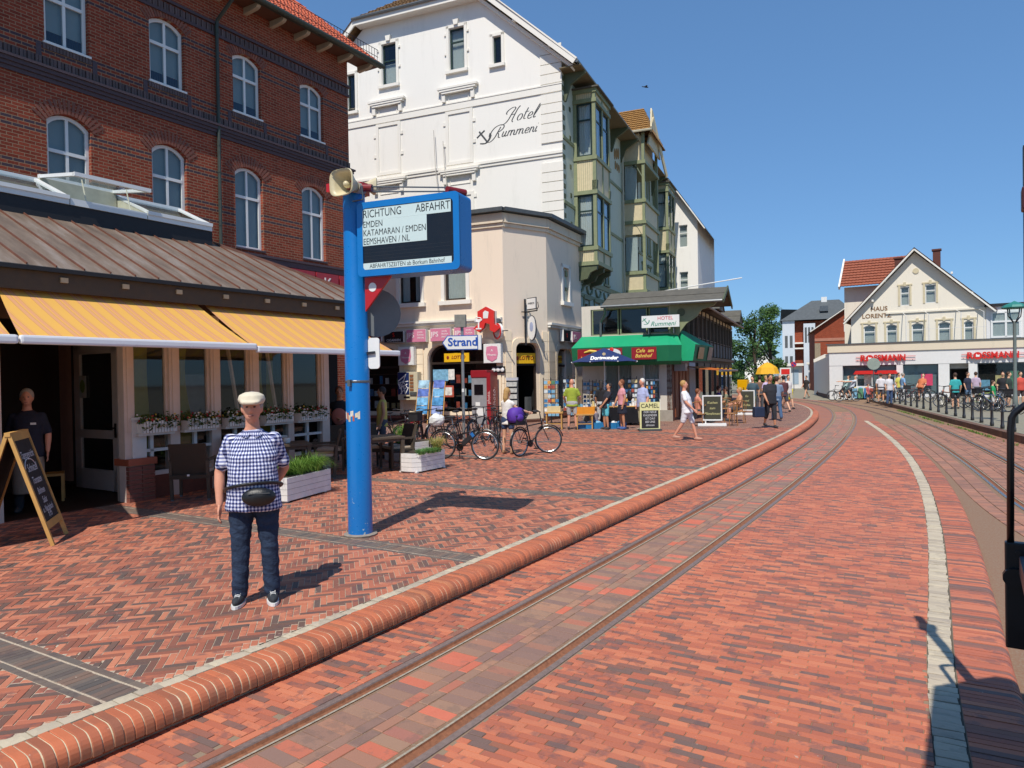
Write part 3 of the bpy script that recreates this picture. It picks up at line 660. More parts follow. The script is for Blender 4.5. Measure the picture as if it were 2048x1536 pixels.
# string courses of dark moulded brick
mb = MB(); mb.box(-9.2, 7.49, -.05, .05, 9.50, 9.60); mb.box(-9.2, 7.53, -.09, .05, 9.605, 9.69); mb.box(-9.2, 7.57, -.13, .05, 9.695, 9.79); mb.box(-9.2, 7.62, -.17, .05, 9.795, 9.86)
mb.box(-9.2, 7.5, -.06, .05, 12.52, 12.6); mb.box(-9.2, 7.53, -.08, .05, 12.86, 12.94); mb.build('string_course', M_DKB, H)
mb.v = []; mb.f = []; mb.m = []
me1 = MB().box(-.033, .033, -.055, .05, 0, .22).mesh('sold', M_VB); rest = MB(); c = 0
for j in range(int(16.6/.085)):
    x = 7.42-.085*j
    for zz, dy in ((9.865, 0), (12.605, .03)):
        if c < 290: link('soldier_brick', me1, H, (x, dy-(.02 if j % 2 else 0), zz)); c += 1
        else: rest.box(x-.033, x+.033, -.055+dy, .05, zz, zz+.22)
rest.build('soldier_brick_field', M_VB, H)['kind'] = 'stuff'
mb = MB(); mb.box(-9.2, 7.5, -.07, .05, 5.88, 6.06); mb.box(-9.2, 7.52, -.11, .05, 6.065, 6.14); mb.build('string_course', M_DKB, H)
# roof, gutter, snow guard, brackets
M_OT = mat('orange_roof_tile', '#c4623f', .7, .25, 9, .3)
def tile_strip(mb, x0, x1, p0, p1, step, amp, rows, mi=0):
    'pantiled slope between eave point p0=(y,z) and ridge p1, waves across, steps up'
    n = int((x1-x0)/step)*4; L = math.hypot(p1[0]-p0[0], p1[1]-p0[1]); ny, nz = -(p1[1]-p0[1])/L, (p1[0]-p0[0])/L
    for r in range(rows):
        for t, lift in ((r/rows, .045), ((r+1)/rows, .0)): pass
        vs = []
        for i in range(n+1):
            x = x0+(x1-x0)*i/n; wv = amp*math.sin(i*math.pi/2)
            for t, lift in ((r/rows, .05), ((r+1)/rows, .004)):
                h = lift+wv; vs.append((x, p0[0]+(p1[0]-p0[0])*t+ny*h, p0[1]+(p1[1]-p0[1])*t+nz*h))
            vs.append((x, p0[0]+(p1[0]-p0[0])*r/rows, p0[1]+(p1[1]-p0[1])*r/rows))
        mb.add(vs, [(3*i, 3*i+3, 3*i+4, 3*i+1) for i in range(n)]+[(3*i+2, 3*i+5, 3*i+3, 3*i) for i in range(n)], mi)
rf = MB(); tile_strip(rf, -9.4, 8.5, (-.75, 13.92), (2.4, 16.5), .21, .025, 11); tile_strip(rf, -9.4, 8.5, (2.4, 16.5), (5.5, 19.0), .4, .02, 4); rf.quad((-9.4, 5.5, 19.0), (8.5, 5.5, 19.0), (8.5, 11.7, 13.9), (-9.4, 11.7, 13.9)); roof = rf.build('roof', M_OT, H)
mb = MB(); mb.box(-9.4, 8.46, -.7, 0.02, 13.84, 13.9); mb.build('eave_boarding', mat('brown_eave', '#5c3a2b', .8), H)
M_GUT = mat('weathered_gutter', '#3f463f', .55, .2, 10, metal=.3)
mb = MB(); mb.tube([(-9.4, -.8, 13.86), (8.56, -.8, 13.86)], .085, 10); mb.box(-9.4, 8.5, -.76, -.68, 13.78, 13.93); mb.build('gutter', M_GUT, H)
mb = MB(); mb.tube([(1.92, -.78, 13.8), (1.9, -.72, 13.45), (1.83, -.12, 12.98), (1.82, -.1, 12.8), (1.80, -.1, 5.2)], .055, 8)
for z in (12.6, 11.6, 10.9, 10.7, 10.0, 9.2, 8.4, 7.6, 6.8): mb.cyl((1.82-.003*(12.6-z), -.1, z), (1.82-.003*(12.6-z), -.1, z+.03), .063)
mb.build('downpipe', M_GUT, H)
M_BRK = mat('cream_bracket', '#a89a86', .7, .12)
bk = MB().pyz([(-.66, .0), (-.66, -.07), (-.6, -.13), (-.5, -.16), (0, -.2), (0, 0)], -.07, .07).mesh('bracket', M_BRK)
for i in range(14): link('eave_bracket', bk, H, (8.05-i*1.02, 0, 13.84))
sg = MB()
for z in (14.16, 14.42): sg.tube([(-9.2, -.72, z), (8.35, -.72, z)], .012, 5)
for i in range(120): sg.box(8.3-.147*i-.006, 8.3-.147*i+.006, -.726, -.714, 14.0, 14.42)
for i in range(12): sg.beam((8.3-1.5*i, -.72, 13.95), (8.3-1.5*i, -.2, 14.45), .02, .02)
sg.build('snow_guard', mat('black_iron', '#24242a', .5, .2), H)
mb = MB(); mb.pxz([(-3.6, 14.6), (-.2, 14.6), (-.9, 16.6), (-2.9, 16.6)], -.3, 2.6); d = mb.build('dormer', mat('slate_dormer', '#3c3236', .7, .2), H)
MB().pxz([(-3.0, 14.8), (-.9, 14.8), (-1.3, 16.3), (-2.6, 16.3)], -.33, -.28).build('pane', mat('dormer_pane', '#a9b8bb', .1, .05), d)
# red lettered sign on the wall just above the cafe roof
SG = thing('shop_sign', 'red sign of separate letter boards on the brick wall above the brown metal roof', 'sign', BR.W(0, 0), BR.rz)
M_RSG = mat('red_sign_board', '#a02c38', .5, .1); M_WL = mat('white_lettering', '#e9e9e6', .5, .03)
for i, ch in enumerate('OTHEKE'):
    x = 1.15+i*1.12; b = MB().box(x, x+1.04, -.12, -.04, 5.1, 5.85).build('letter_board', M_RSG, SG); text(ch, .62, M_WL, b, (x+.52, -.125, 5.46))
# ---------------------------------------------------------------- the cafe pavilion
PV = Fr((-6.24, 11.57), 31)
P = thing('cafe_pavilion', 'low cafe building with a brown seamed metal roof, white posts and large windows', 'building', PV.W(0, 0), PV.rz)
t = NT('brown_zinc_roof'); o = t.obj(); x, y, z = t.sep(o); oi = t.new('ObjectInfo'); n1 = t.noise(t.comb(t.math('MULTIPLY', x, 2.5), t.math('MULTIPLY', y, .6), t.math('MULTIPLY', oi.outputs['Random'], 40)), 1.6, 5, .65)
col = t.ramp(n1, [(.3, '#6f5f52'), (.52, '#8a7868'), (.72, '#a2958a')]); sp = t.noise(o, 55, 2, .5); col = t.mix(t.math('MULTIPLY', t.math('GREATER_THAN', sp, .72), .6), col, '#b9b0a6')
M_ZINC = t.fin(col, .55, metal=.35); M_SEAM = mat('rusty_seam', '#6a4334', .6, .2)
YE, ZE, YR, ZR, XH = -.6, 3.76, 2.47, 5.25, 5.95
sl_ = (ZR-ZE)/(YR-YE); zof = lambda y: ZE+(y-YE)*sl_
xs = [XH-.385*i for i in range(0, 30)]
for i in range(len(xs)-1):
    b, a = xs[i], xs[i+1]; ya = min(YR, YE+(XH-a)); yb = min(YR, YE+(XH-b)); lo = (a+b)/2
    poly = [(a, YE), (b, YE), (b, yb), (a, ya)] if yb > YE+.01 else [(a, YE), (b, YE), (a, ya)]
    k = len(poly); mb = MB(); mb.add([(px_, py_, zof(py_)) for px_, py_ in poly]+[(px_, py_, zof(py_)-.03) for px_, py_ in poly], [tuple(range(k)), tuple(range(2*k-1, k-1, -1))]+[((q+1) % k, q, k+q, k+(q+1) % k) for q in range(k)])
    rp = mb.build('roof_panel', M_ZINC, P)
    s = MB(); s.beam((b, YE, zof(YE)+.014), (b, max(yb, YE+.05), zof(max(yb, YE+.05))+.014), .016, .03); s.build('seam', M_SEAM, rp)
mb = MB(); mb.beam((XH, YE, ZE+.02), (XH-(YR-YE), YR, ZR+.02), .05, .05); mb.build('hip_capping', M_SEAM, P)
for i in range(8):
    a, b = i*.77, (i+1)*.77; f = lambda q: min(q, 6.14-q)
    mb = MB(); mb.quad((XH, YE+a, ZE), (XH, YE+b, ZE), (XH-f(b), YE+b, ZE+f(b)*sl_), (XH-f(a), YE+a, ZE+f(a)*sl_)); mb.build('roof_panel', M_ZINC, P)
MB().quad((-5.2, 5.54, ZE), (XH, 5.54, ZE), (XH-3.07, YR, ZR), (-5.2, YR, ZR)).build('roof_panel', M_ZINC, P)
M_DKW = mat('dark_stained_wood', '#4a3a28', .6, .2, 8); M_BLK = mat('black_flashing', '#1b1b1f', .6, .15)
mb = MB(); mb.box(-5.2, XH-.06, YE+.05, YE+.12, ZE-.34, ZE-.05); mb.box(-5.2, XH-.06, YE+.12, .0, ZE-.09, ZE-.05); mb.box(XH-.12, XH-.06, YE+.05, 5.4, ZE-.3, ZE-.05); mb.build('eave_beam', M_DKW, P)
mb = MB(); mb.box(-5.2, XH+.02, YE-.03, YE+.05, ZE-.07, ZE-.012); mb.build('roof_edge', M_BLK, P)
for i in range(9): MB().box(-2.2+i*.9, -2.1+i*.9, YE+.02, YE+.05, ZE-.2, ZE-.13).build('rafter_end', mat('pale_rafter', '#b9a98c', .7), P)
# skylights on the ridge
mb = MB(); mb.box(-5.2, 3.05, 1.95, 3.1, 4.9, 5.3); mb.build('skylight_upstand', M_BLK, P)
for i in range(5):
    a = 3.05-(i+1)*1.45; b = a+1.43; op = (i == 2)
    s = MB(); s.box(a, b, 1.92, 2.02, 5.302, 5.42); s.build('skylight_base', M_WHITE, P)
    fr = MB()
    p0, p1 = ((a, 1.93, 5.43), (a, 3.0, 5.9)); up = .0
    if i == 1: p0, p1 = (a, 1.8, 5.83), (a, 3.0, 5.98)
    yz = lambda t: (p0[1]+(p1[1]-p0[1])*t, p0[2]+(p1[2]-p0[2])*t)
    for t in (0, 1): fr.beam((a, *yz(t)), (b, *yz(t)), .07, .07)
    for xx in (a+.035, b-.035): fr.beam((xx, *yz(0)), (xx, *yz(1)), .07, .06)
    f = fr.build('skylight', M_WHITE, P); MB().quad((a+.05, *yz(0.03)), (b-.05, *yz(.03)), (b-.05, *yz(.97)), (a+.05, *yz(.97))).build('pane', glass('skylight_glass', (.9, .95, .93), .7), f)
    sd = MB()
    if i == 1:
        for xx in (a+.3, b-.3): sd.cyl((xx, 1.97, 5.42), (xx, 2.1, 5.84), .012, n=6)
        sd.box(a, b, 2.95, 3.05, 5.3, 5.95)
    else:
        for xx in (a, b): sd.add([(xx, 1.95, 5.42), (xx, 3.0, 5.42), (xx, 3.0, 5.88)], [(0, 1, 2)])
        sd.box(a, b, 2.98, 3.04, 5.3, 5.86)
    sd.build('skylight_cheek', mat('cream_cheek', '#c3c0ab', .6), f)
# front: posts, sills, panes
M_POST = mat('pale_pink_post', '#cdbcb0', .6, .08, 5); M_POST2 = mat('white_rail_paint', '#cfcfcb', .5, .06)
for a, b in ((-.11, .05), (.69, .87), (1.5, 1.69), (2.36, 2.56), (3.26, 3.41), (4.19, 4.40), (-2.35, -1.86)):
    mb = MB(); mb.box(a, b, -.03, .14, .17, 3.3); mb.box(a+.05, b-.05, -.045, -.03, 1.3, 3.0); mb.build('post', M_POST, P)
gx = [.05, .69, .87, 1.5, 1.69, 2.36, 2.56, 3.26, 3.41, 4.19]
for a, b in zip(gx[::2], gx[1::2]):
    f = MB(); ring(f, [(a, 1.28), (b, 1.28), (b, 3.05), (a, 3.05)], .045, .02, .09); w = f.build('window', M_POST, P)
    MB().quad((a, .06, 1.3), (b, .06, 1.3), (b, .06, 3.05), (a, .06, 3.05)).build('pane', M_GLASS, w)
    MB().box(a, b, -.16, .1, 1.235, 1.275).build('sill', M_POST2, P)
    f = MB(); f.box(a, b, .0, .08, .95, 1.0); f.box((a+b)/2-.03, (a+b)/2+.03, .0, .06, .6, 1.23); f.box(a, b, .0, .08, .55, .62); w = f.build('lower_window', M_POST2, P)
    MB().quad((a, .05, .62), (b, .05, .62), (b, .05, 1.23), (a, .05, 1.23)).build('pane', M_GLASS, w)
# an open tilted sash
mb = MB(); mb.beam((2.2, .1, 1.3), (2.12, .35, 2.95), .05, .05); mb.beam((3.1, .1, 1.3), (3.02, .33, 2.95), .05, .05); mb.build('tilted_sash', M_POST, P)
mb = MB(); mb.box(.05, 4.4, .0, .1, .17, .55); mb.build('plinth', mat('plinth_brick', '#6b3f33', .8, .2, 15), P)
mb = MB(); mb.box(-2.35, 4.4, -.02, .12, 3.05, 3.72); mb.box(-5.2, -2.35, -.02, .12, .17, 3.72); mb.build('fascia', mat('brown_fascia', '#3d2618', .6, .15), P)
text('Cafe', .34, mat('gold_script', '#b08f3a', .5), P, (-2.62, -.035, 3.2), shear=.35, name='lettering')
M_INW = mat('brown_panelling', '#2e1d12', .6, .25, 3); M_GC = mat('olive_curtain', '#7d7a33', .9, .12, 9)
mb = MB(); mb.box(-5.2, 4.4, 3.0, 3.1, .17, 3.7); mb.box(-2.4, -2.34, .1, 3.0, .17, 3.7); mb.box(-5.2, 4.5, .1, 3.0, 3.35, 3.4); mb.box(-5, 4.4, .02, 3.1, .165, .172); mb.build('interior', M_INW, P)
mb = MB(); mb.box(4.40, 4.44, .1, 3.0, .17, 3.7); mb.box(4.44, 5.7, 1.0, 1.1, .17, 3.7); mb.box(4.44, 5.7, -.3, 1.0, 3.4, 3.45); mb.build('shade_painted_recess', M_DARKIN, P)  # walls coloured dark to stand for the shadowed passage beside the cafe
for a, b, w in ((.08, .56, .1), (.9, 1.35, .3), (2.6, 3.0, .2), (3.05, 3.22, 0), (3.45, 3.62, 0)):
    m = MB(); n = 14; vs = []
    for i in range(n+1):
        z = .6+2.5*i/n; xr = b+(w*(.35*math.sin((i/n)*5.2+1.2)) if w else 0)
        vs += [(a, .35, z), ((a+xr)/2, .38, z), (xr, .35, z)]
    m.add(vs, [(3*i+j, 3*i+j+1, 3*i+j+4, 3*i+j+3) for i in range(n) for j in (0, 1)]); m.build('curtain', M_GC, P, smooth=True)
mb = MB(); mb.box(1.72, 2.3, 1.2, 1.25, 1.3, 2.25); mb.build('pale_screen', mat('pale_screen', '#8a93a8', .5), P)
# brick pier and white bollard column at the door
mb = MB()
pbm = MB().box(-.108, .108, -.05, .05, 0, .062).mesh('pier_brick', mat('pier_brick', '#7c4a3e', .7, .15, 20, .3))
for r in range(8):
    for j in range(2): link('pier_brick', pbm, P, (.12+(j-.5)*.225+(0.0), -.07, .17+r*.073)); 
    o = link('pier_brick', pbm, P, (.30, .12, .17+r*.073)); o.rotation_euler = (0, 0, math.pi/2)
MB().box(-.085, .335, -.1, .25, .17, .76).build('pier_mortar', mat('pier_mortar', '#a89888', .9), P)
MB().box(-.12, .37, -.14, .27, .762, .87).build('pier_cap', mat('pier_cap_clay', '#9a5238', .6), P)
mb = MB(); mb.prism([(.0, -.06), (.24, -.06), (.29, .02), (.29, .16), (.0, .16)], .872, 1.5); mb.prism([(-.02, -.08), (.26, -.08), (.31, .02), (.31, .18), (-.02, .18)], 1.5, 1.54); mb.build('pier_post', M_POST2, P)
# door leaf standing open
D = bpy.data.objects.new('door', None); COL.objects.link(D); D.parent = P; D['label'] = 'white glazed entrance door standing open'
mb = MB(); y0, y1, xd = 1.0, 2.4, .38
for a, b, c, d in ((y0, y0+.17, .2, 2.8), (y1-.2, y1, .2, 2.8), (y0, y1, .2, .56), (y0, y1, 1.12, 1.27), (y0, y1, 2.64, 2.8)): mb.box(xd, xd+.05, a, b, c, d)
mb.box(xd-.03, xd+.1, y0-.14, y0-.03, .2, 2.85); mb.build('door_frame', mat('door_white', '#d6cdc6', .5, .05), D)
MB().quad((xd+.02, y0, .3), (xd+.02, y1, .3), (xd+.02, y1, 2.8), (xd+.02, y0, 2.8)).build('pane', M_GLASS, D)
mb = MB(); mb.cyl((xd, y0+.08, 1.32), (xd-.06, y0+.08, 1.32), .012); mb.cyl((xd-.06, y0+.08, 1.32), (xd-.06, y0+.22, 1.33), .01); mb.box(xd-.008, xd, y0+.05, y0+.11, 1.15, 1.4); mb.build('handle', mat('dark_handle', '#3a3433', .4, metal=.5), D)
MB().box(xd-.012, xd-.004, y1-.42, y1-.2, 1.85, 2.25).build('notice', mat('white_notice', '#c9cfc9', .6), D); MB().ell((xd-.014, y1-.31, 2.06), (.006, .08, .12)).build('notice_emblem', mat('green_emblem', '#7d9a4a', .6), D)
mb = MB(); pleats(mb, 0, .35, .3, 2.9, 0, 8, .03); c = mb.build('curtain', mat('pink_curtain', '#8d6f60', .9), P); c.location = (.36, 2.5, 0); c.rotation_euler = (0, 0, R(90))
# awnings
t = NT('awning_cloth'); o = t.obj(); x, y, z = t.sep(o); f = t.math('FRACT', t.math('DIVIDE', x, .305))
col = t.ramp(f, [(0, '#f3bd62'), (.40, '#f3bd62'), (.405, '#dd9f5c'), (.43, '#e9ad7e'), (.60, '#eab083'), (.605, '#d79a60'), (.63, '#f3bd62'), (.70, '#eaab7b'), (.86, '#e8aa7c'), (.87, '#d79a60'), (.89, '#f0b866'), (1, '#f3bd62')], 'CONSTANT')
tr = t.new('BsdfTranslucent'); t.l.new(col, tr.inputs[0]); mx = t.new('MixShader'); mx.inputs[0].default_value = .28; t.fin(col, .85, spec=.1); t.l.new(t.b.outputs[0], mx.inputs[1]); t.l.new(tr.outputs[0], mx.inputs[2]); t.l.new(mx.outputs[0], t.n['Material Output'].inputs[0]); M_AWN = t.m
def awning(a0, a1, b0, b1, label, yb=-1.82, zb=2.66):
    A = thing('awning', label, 'awning', PV.W(0, 0), PV.rz, 'striped awnings of the cafe'); n = 8; m = MB(); vs = []
    for i in range(n+1):
        u = i/n
        for j in range(25):
            v = j/24; x = (a0+(a1-a0)*v)*(1-u)+(b0+(b1-b0)*v)*u; vs.append((x, -.22+(yb+.22)*u, 3.52+(zb-3.52)*u-.03*math.sin(math.pi*u)))
    m.add(vs, [(i*25+j, i*25+j+1, (i+1)*25+j+1, (i+1)*25+j) for i in range(n) for j in range(24)]); m.build('fabric', M_AWN, A, smooth=True)
    m = MB(); m.box(b0-.03, b1+.03, yb-.07, yb+.02, zb-.06, zb+.05); m.build('front_bar', mat('awning_white_metal', '#e6e8ea', .3, .03), A, bevel=.03)
    m = MB(); m.box(a0-.06, a1+.06, -.28, -.06, 3.5, 3.6); m.build('cassette', mat('awning_grey_metal', '#a3adb4', .3, .08, metal=.3), A, bevel=.02)
    m = MB()
    for xx, dx in ((b0+.25, .7), (b1-.25, -.7)): m.tube([(xx, yb+.05, zb-.02), (xx+dx, -1.0, 2.98), (xx+dx*.25, -.2, 3.44)], .025, 6)
    m.build('folding_arm', M_WHITE, A)
awning(-1.98, 1.02, -2.4, .99, 'yellow and orange striped awning over the cafe door, the middle one')
awning(1.18, 4.42, 1.06, 4.55, 'yellow and orange striped awning reaching behind the blue pole', zb=2.62)
awning(-5.2, -2.25, -5.3, -2.48, 'short cut off piece of striped awning at the left edge of the picture')
# ================================================================ the white hotel
HG = Fr((2.39, 33.0), 113); HS = Fr((2.39, 33.0), 23)      # the hotel is measured in units of 1.031 m
def plaster(name, c, dirt='#8f8a80', amt=.25, bump=.15, var=.05):
    t = NT(name); o = t.obj(); x, y, z = t.sep(o); n = t.noise(t.comb(t.math('MULTIPLY', t.math('ADD', x, y), 1.6), t.math('MULTIPLY', z, .28)), 1.2, 6, .7); n2 = t.noise(o, 30, 4, .6); c = lin(c)
    col = t.ramp(n2, [(.2, tuple(v*(1-var) for v in c)), (.8, c)]); col = t.mix(t.math('MULTIPLY', t.math('MAXIMUM', t.math('SUBTRACT', n, .53), 0.0), amt*4), col, dirt); t.bump(n2, bump, .006); return t.fin(col, .88, spec=.2)
M_HW = plaster('white_render', '#ece9e1', amt=.16); M_HT = plaster('white_stucco_trim', '#e9e5db', amt=.15); M_MINT = plaster('pale_mint_render', '#c3cbbb', amt=.25); M_CREAM = plaster('cream_render', '#ead9c4', amt=.3)
M_OL = mat('olive_green_paint', '#838a68', .55, .12, 6); M_OLD = mat('dark_olive_paint', '#545c42', .6, .12, 6); M_CP = mat('cream_panel_paint', '#cdbf9b', .6, .08, 6); M_DG = mat('dark_green_frame', '#1f332c', .4, .15); M_BRN = mat('dark_brown_frame', '#2f241e', .45, .15)
M_TILE = mat('weathered_roof_tile', '#8a6e4c', .85, .35, 5, .4); M_SLATE = mat('grey_bitumen_roof', '#5b5850', .85, .2, 4, .3); M_ZN = mat('grey_zinc_gutter', '#6a6f72', .4, .15, metal=.5)
HO = thing('hotel', 'tall white hotel with script lettering on its gable and green timber bays along its side', 'hotel', HG.W(0, 0, -.065), HG.rz); HO.scale = (1.031,)*3
ops = [(-9.25, -8.45, 16.72, 18.72), (-5.46, -4.68, 16.76, 18.74), (-3.17, -2.77, 16.64, 17.9), (-11.35, -10.9, 15.75, 17.6)]
XL = -14.3
mb = MB(); wall(mb, XL, .14, 0, 15.9, [(-11.35, -10.9, 15.75, 15.9)], 0, .2)
# upper part stepped under the half hip
def poly_wall(mb, x0, x1, z0, top, ops, y=0):
    xs = sorted({x0, x1, *[v for o in ops for v in o[:2]], *[p[0] for p in top]}); tf = lambda x: float(np.interp(x, [p[0] for p in top], [p[1] for p in top]))
    for a, b in zip(xs, xs[1:]):
        o = [q for q in ops if q[0] < (a+b)/2 < q[1]]
        if not o: mb.quad((a, y, z0), (b, y, z0), (b, y, tf(b)), (a, y, tf(a)))
        else:
            q = o[0]
            if q[2] > z0+1e-4: mb.quad((a, y, z0), (b, y, z0), (b, y, q[2]), (a, y, q[2]))
            mb.quad((a, y, q[3]), (b, y, q[3]), (b, y, tf(b)), (a, y, tf(a)))
TOP = [(XL, 16.2), (-10.35, 19.75), (-3.75, 19.75), (.14, 16.35)]
o2 = ops[:3]+[(-11.35, -10.9, 15.9, 17.6)]
poly_wall(mb, XL, .14, 15.9, TOP, o2)
for a, b, c, d in ops: mb.quad((a, 0, c), (a, 0, d), (a, .2, d), (a, .2, c)); mb.quad((b, 0, c), (b, 0, d), (b, .2, d), (b, .2, c)); mb.quad((a, 0, c), (b, 0, c), (b, .2, c), (a, .2, c)); mb.quad((a, 0, d), (b, 0, d), (b, .2, d), (a, .2, d))
mb.quad((XL, 0, 0), (XL, 14, 0), (XL, 14, 16.2), (XL, 0, 16.2)); mb.build('wall', M_HW, HO)
for k, (a, b, c, d) in enumerate(ops):
    window(HO, a, b, c, d, y=.1, cols=1, trans=None if k > 1 else c+(d-c)*(.6 if k == 0 else .68), fw=.07, fm=M_DG, inner='half' if k == 0 else ('curtain' if k == 1 else None))
    mb = MB(); mb.box(a-.2, b+.2, -.14, .0, c-.17, c-.03); mb.box(a-.16, a-.02, -.05, 0, c-.03, d+.14); mb.box(b+.02, b+.16, -.05, 0, c-.03, d+.14); mb.box(a-.16, b+.16, -.05, 0, d+.02, d+.16)
    if k < 2:
        for zz in (c+.75, d-.3): mb.box(a-.26, a-.16, -.06, 0, zz, zz+.1); mb.box(b+.16, b+.26, -.06, 0, zz, zz+.1)
        mb.pxz([((a+b)/2-.1, d+.12), ((a+b)/2+.1, d+.12), ((a+b)/2+.15, d+.4), ((a+b)/2-.15, d+.4)], -.12, 0)
    mb.build('window_surround', M_HT, HO)
MB().box(-11.3, -10.95, .4, .45, 15.8, 17.6).build('room_back', M_DARKIN, HO)
# string courses, blind windows, corner blocks
mb = MB(); mb.box(XL, .16, -.05, 0, 14.86, 15.16); mb.box(XL, .18, -.07, 0, 15.165, 15.22); mb.box(XL, .16, -.09, 0, 12.08, 12.2); mb.box(XL, .15, -.05, 0, 11.95, 12.075); mb.build('string_course', M_HT, HO)
for a, b in ((-9.52, -8.42), (-5.57, -4.45)):
    for z0, z1 in ((12.26, 14.82), (8.7, 10.9)):
        mb = MB(); ring(mb, [(a-.16, z0-.0), (b+.16, z0-.0), (b+.16, z1), (a-.16, z1)], .15, -.05, 0.0)
        for zz in (z0+.9, z0+1.9):
            for xx in (a-.3, b+.16): mb.box(xx, xx+.14, -.045, 0, zz, zz+.16)
        for zz, h, q in ((z1+.52, .1, .28), (z1+.62, .1, .4), (z1+.72, .1, .5)): mb.box(a-q, b+q, -.12-q*.25, 0, zz+.3, zz+.3+h-.002)
        ring(mb, [(a+.02, z1+.4), (b-.02, z1+.4), (b-.02, z1+.78), (a+.02, z1+.78)], .035, -.03, 0)
        for xx in (a-.3, b+.12): mb.box(xx, xx+.18, -.14, 0, z1+.45, z1+.8)
        mb.build('blind_window', M_HT, HO)
qm = MB().box(-.85, .17, -.055, .0, 0, .405).mesh('quoin', M_HT)
for i in range(18): link('quoin', qm, HO, (0, 0, 9.1+i*.44)) if not (11.7 < 9.1+i*.44 < 12.2 or 14.5 < 9.1+i*.44 < 15.2) else None
mb = MB(); mb.beam((-3.8, -.06, 19.75), (.75, -.06, 15.72), .14, .42, up=(0, 1, 0)); mb.build('verge_trim', M_HT, HO)
# bargeboards, eave board and roof
mb = MB()
mb.beam((-3.6, -.5, 19.95), (.95, -.5, 15.85), .3, .07, up=(0, -1, 0)); mb.beam((-10.5, -.5, 19.95), (-14.6, -.5, 16.1), .3, .07, up=(0, -1, 0)); mb.box(-10.55, -3.55, -.55, -.48, 19.72, 20.02); mb.box(-10.5, -3.6, -.48, 0, 19.74, 19.8); mb.build('bargeboard', M_HT, HO)
mb = MB(); mb.quad((-3.6, -.5, 19.82), (.95, -.5, 15.72), (.95, 33, 15.72), (-3.6, 33, 19.82)); mb.build('eave_soffit', M_CP, HO)
for xx, zz in ((-3.55, 19.6), (-.3, 16.75), (-2.0, 18.2)): MB().box(xx, xx+.14, -.48, 0, zz, zz+.2).build('purlin_end', M_HT, HO)
rf = MB(); ap = (-7.05, 3.4, 22.9)
def tiled(mb, a, b, c, d, nu, nv, lift=.06):
    'tile courses over a four sided slope, a-b at the eave and d-c at the top'
    a, b, c, d = map(Vector, (a, b, c, d)); n = (b-a).cross(d-a).normalized()
    if n.z < 0: n = -n
    for j in range(nv):
        t0, t1 = j/nv, (j+1)/nv; vs = []
        for i in range(nu*2+1):
            u = i/(nu*2); p = (a.lerp(b, u)).lerp(d.lerp(c, u), t0); q = (a.lerp(b, u)).lerp(d.lerp(c, u), t1); w = lift*(.4 if i % 2 else 0); vs += [p+n*(lift+w), q+n*w, p+n*w]
        k = nu*2; mb.add(vs, [(3*i, 3*i+3, 3*i+4, 3*i+1) for i in range(k)]+[(3*i+2, 3*i+5, 3*i+3, 3*i) for i in range(k)])
tiled(rf, (-10.6, -.6, 20.0), (-3.5, -.6, 20.0), (-7.0, 3.0, 22.9), (-7.1, 3.0, 22.9), 30, 12)
rf.quad((-3.5, -.6, 20.0), (1.0, -.55, 15.9), (1.0, 33, 15.9), (-7.05, 33, 22.9), (-7.05, 3.0, 22.9)); rf.quad((-10.6, -.6, 20.0), (-14.7, -.55, 16.2), (-14.7, 33, 16.2), (-7.05, 33, 22.9), (-7.05, 3.0, 22.9)); rf.build('roof', M_TILE, HO)
mb = MB(); mb.tube([(-10.6, -.62, 20.02), (-3.5, -.62, 20.02)], .07, 8); mb.tube([(1.02, -.5, 15.85), (1.02, 14.5, 15.85)], .08, 8); mb.build('gutter', M_ZN, HO)
mb = MB(); mb.box(-8.9, -7.3, 1.0, 1.7, 19.9, 22.4); mb.build('chimney', M_HW, HO)
for xx in (-5.85, -5.35): MB().tube([(xx, -.25, 9.1), (xx-.35, -.25, 12.0), (xx-.45, -.2, 14.0-(.0 if xx < -5.5 else .6))], .018, 5).build('aerial_rod', mat('pale_rod', '#b9b3a8', .5), HO)
M_LET = mat('dark_grey_lettering', '#3f4244', .6, .05)
def script(parent, strokes, m, loc, sc, r, name='lettering', shear=.5, y=-.012):
    mb = MB()
    for st in strokes:
        C = Curve([(a, b) for a, b in st], .02, 0) if len(st) > 2 else None
        pts = [(p[0], p[1]) for p in C.p[::3]] if C else st
        q = [((x+z*shear)*sc, y, z*sc) for x, z in pts]; k = len(q)
        rs = [r*(.55+.75*abs((q[min(i+1, k-1)][2]-q[max(i-1, 0)][2]))/(math.dist(q[min(i+1, k-1)], q[max(i-1, 0)])+1e-6)) for i in range(k)]
        mb.tube(q, rs, 6)
    o = mb.build(name, m, parent, loc=loc); o.scale = (1, .3, 1); return o
SC_O = [(.25, .0), (.1, .1), (.1, .35), (.25, .48), (.42, .38), (.42, .12), (.28, 0)]
def sh(st, dx): return [(x+dx, z) for x, z in st]
def arches(n, x0):
    out = []
    for i in range(n): x = x0+i*.3; out += [[(x, .5), (x, .02)], [(x, .3), (x+.1, .47), (x+.24, .46), (x+.29, .3), (x+.29, .05)]]
    out.append([(x0+n*.3, .1), (x0+n*.3+.08, 0), (x0+n*.3+.18, .12)]); return out
E_ = [(.05, .22), (.36, .26), (.36, .42), (.22, .5), (.08, .34), (.08, .12), (.22, 0), (.42, .1)]
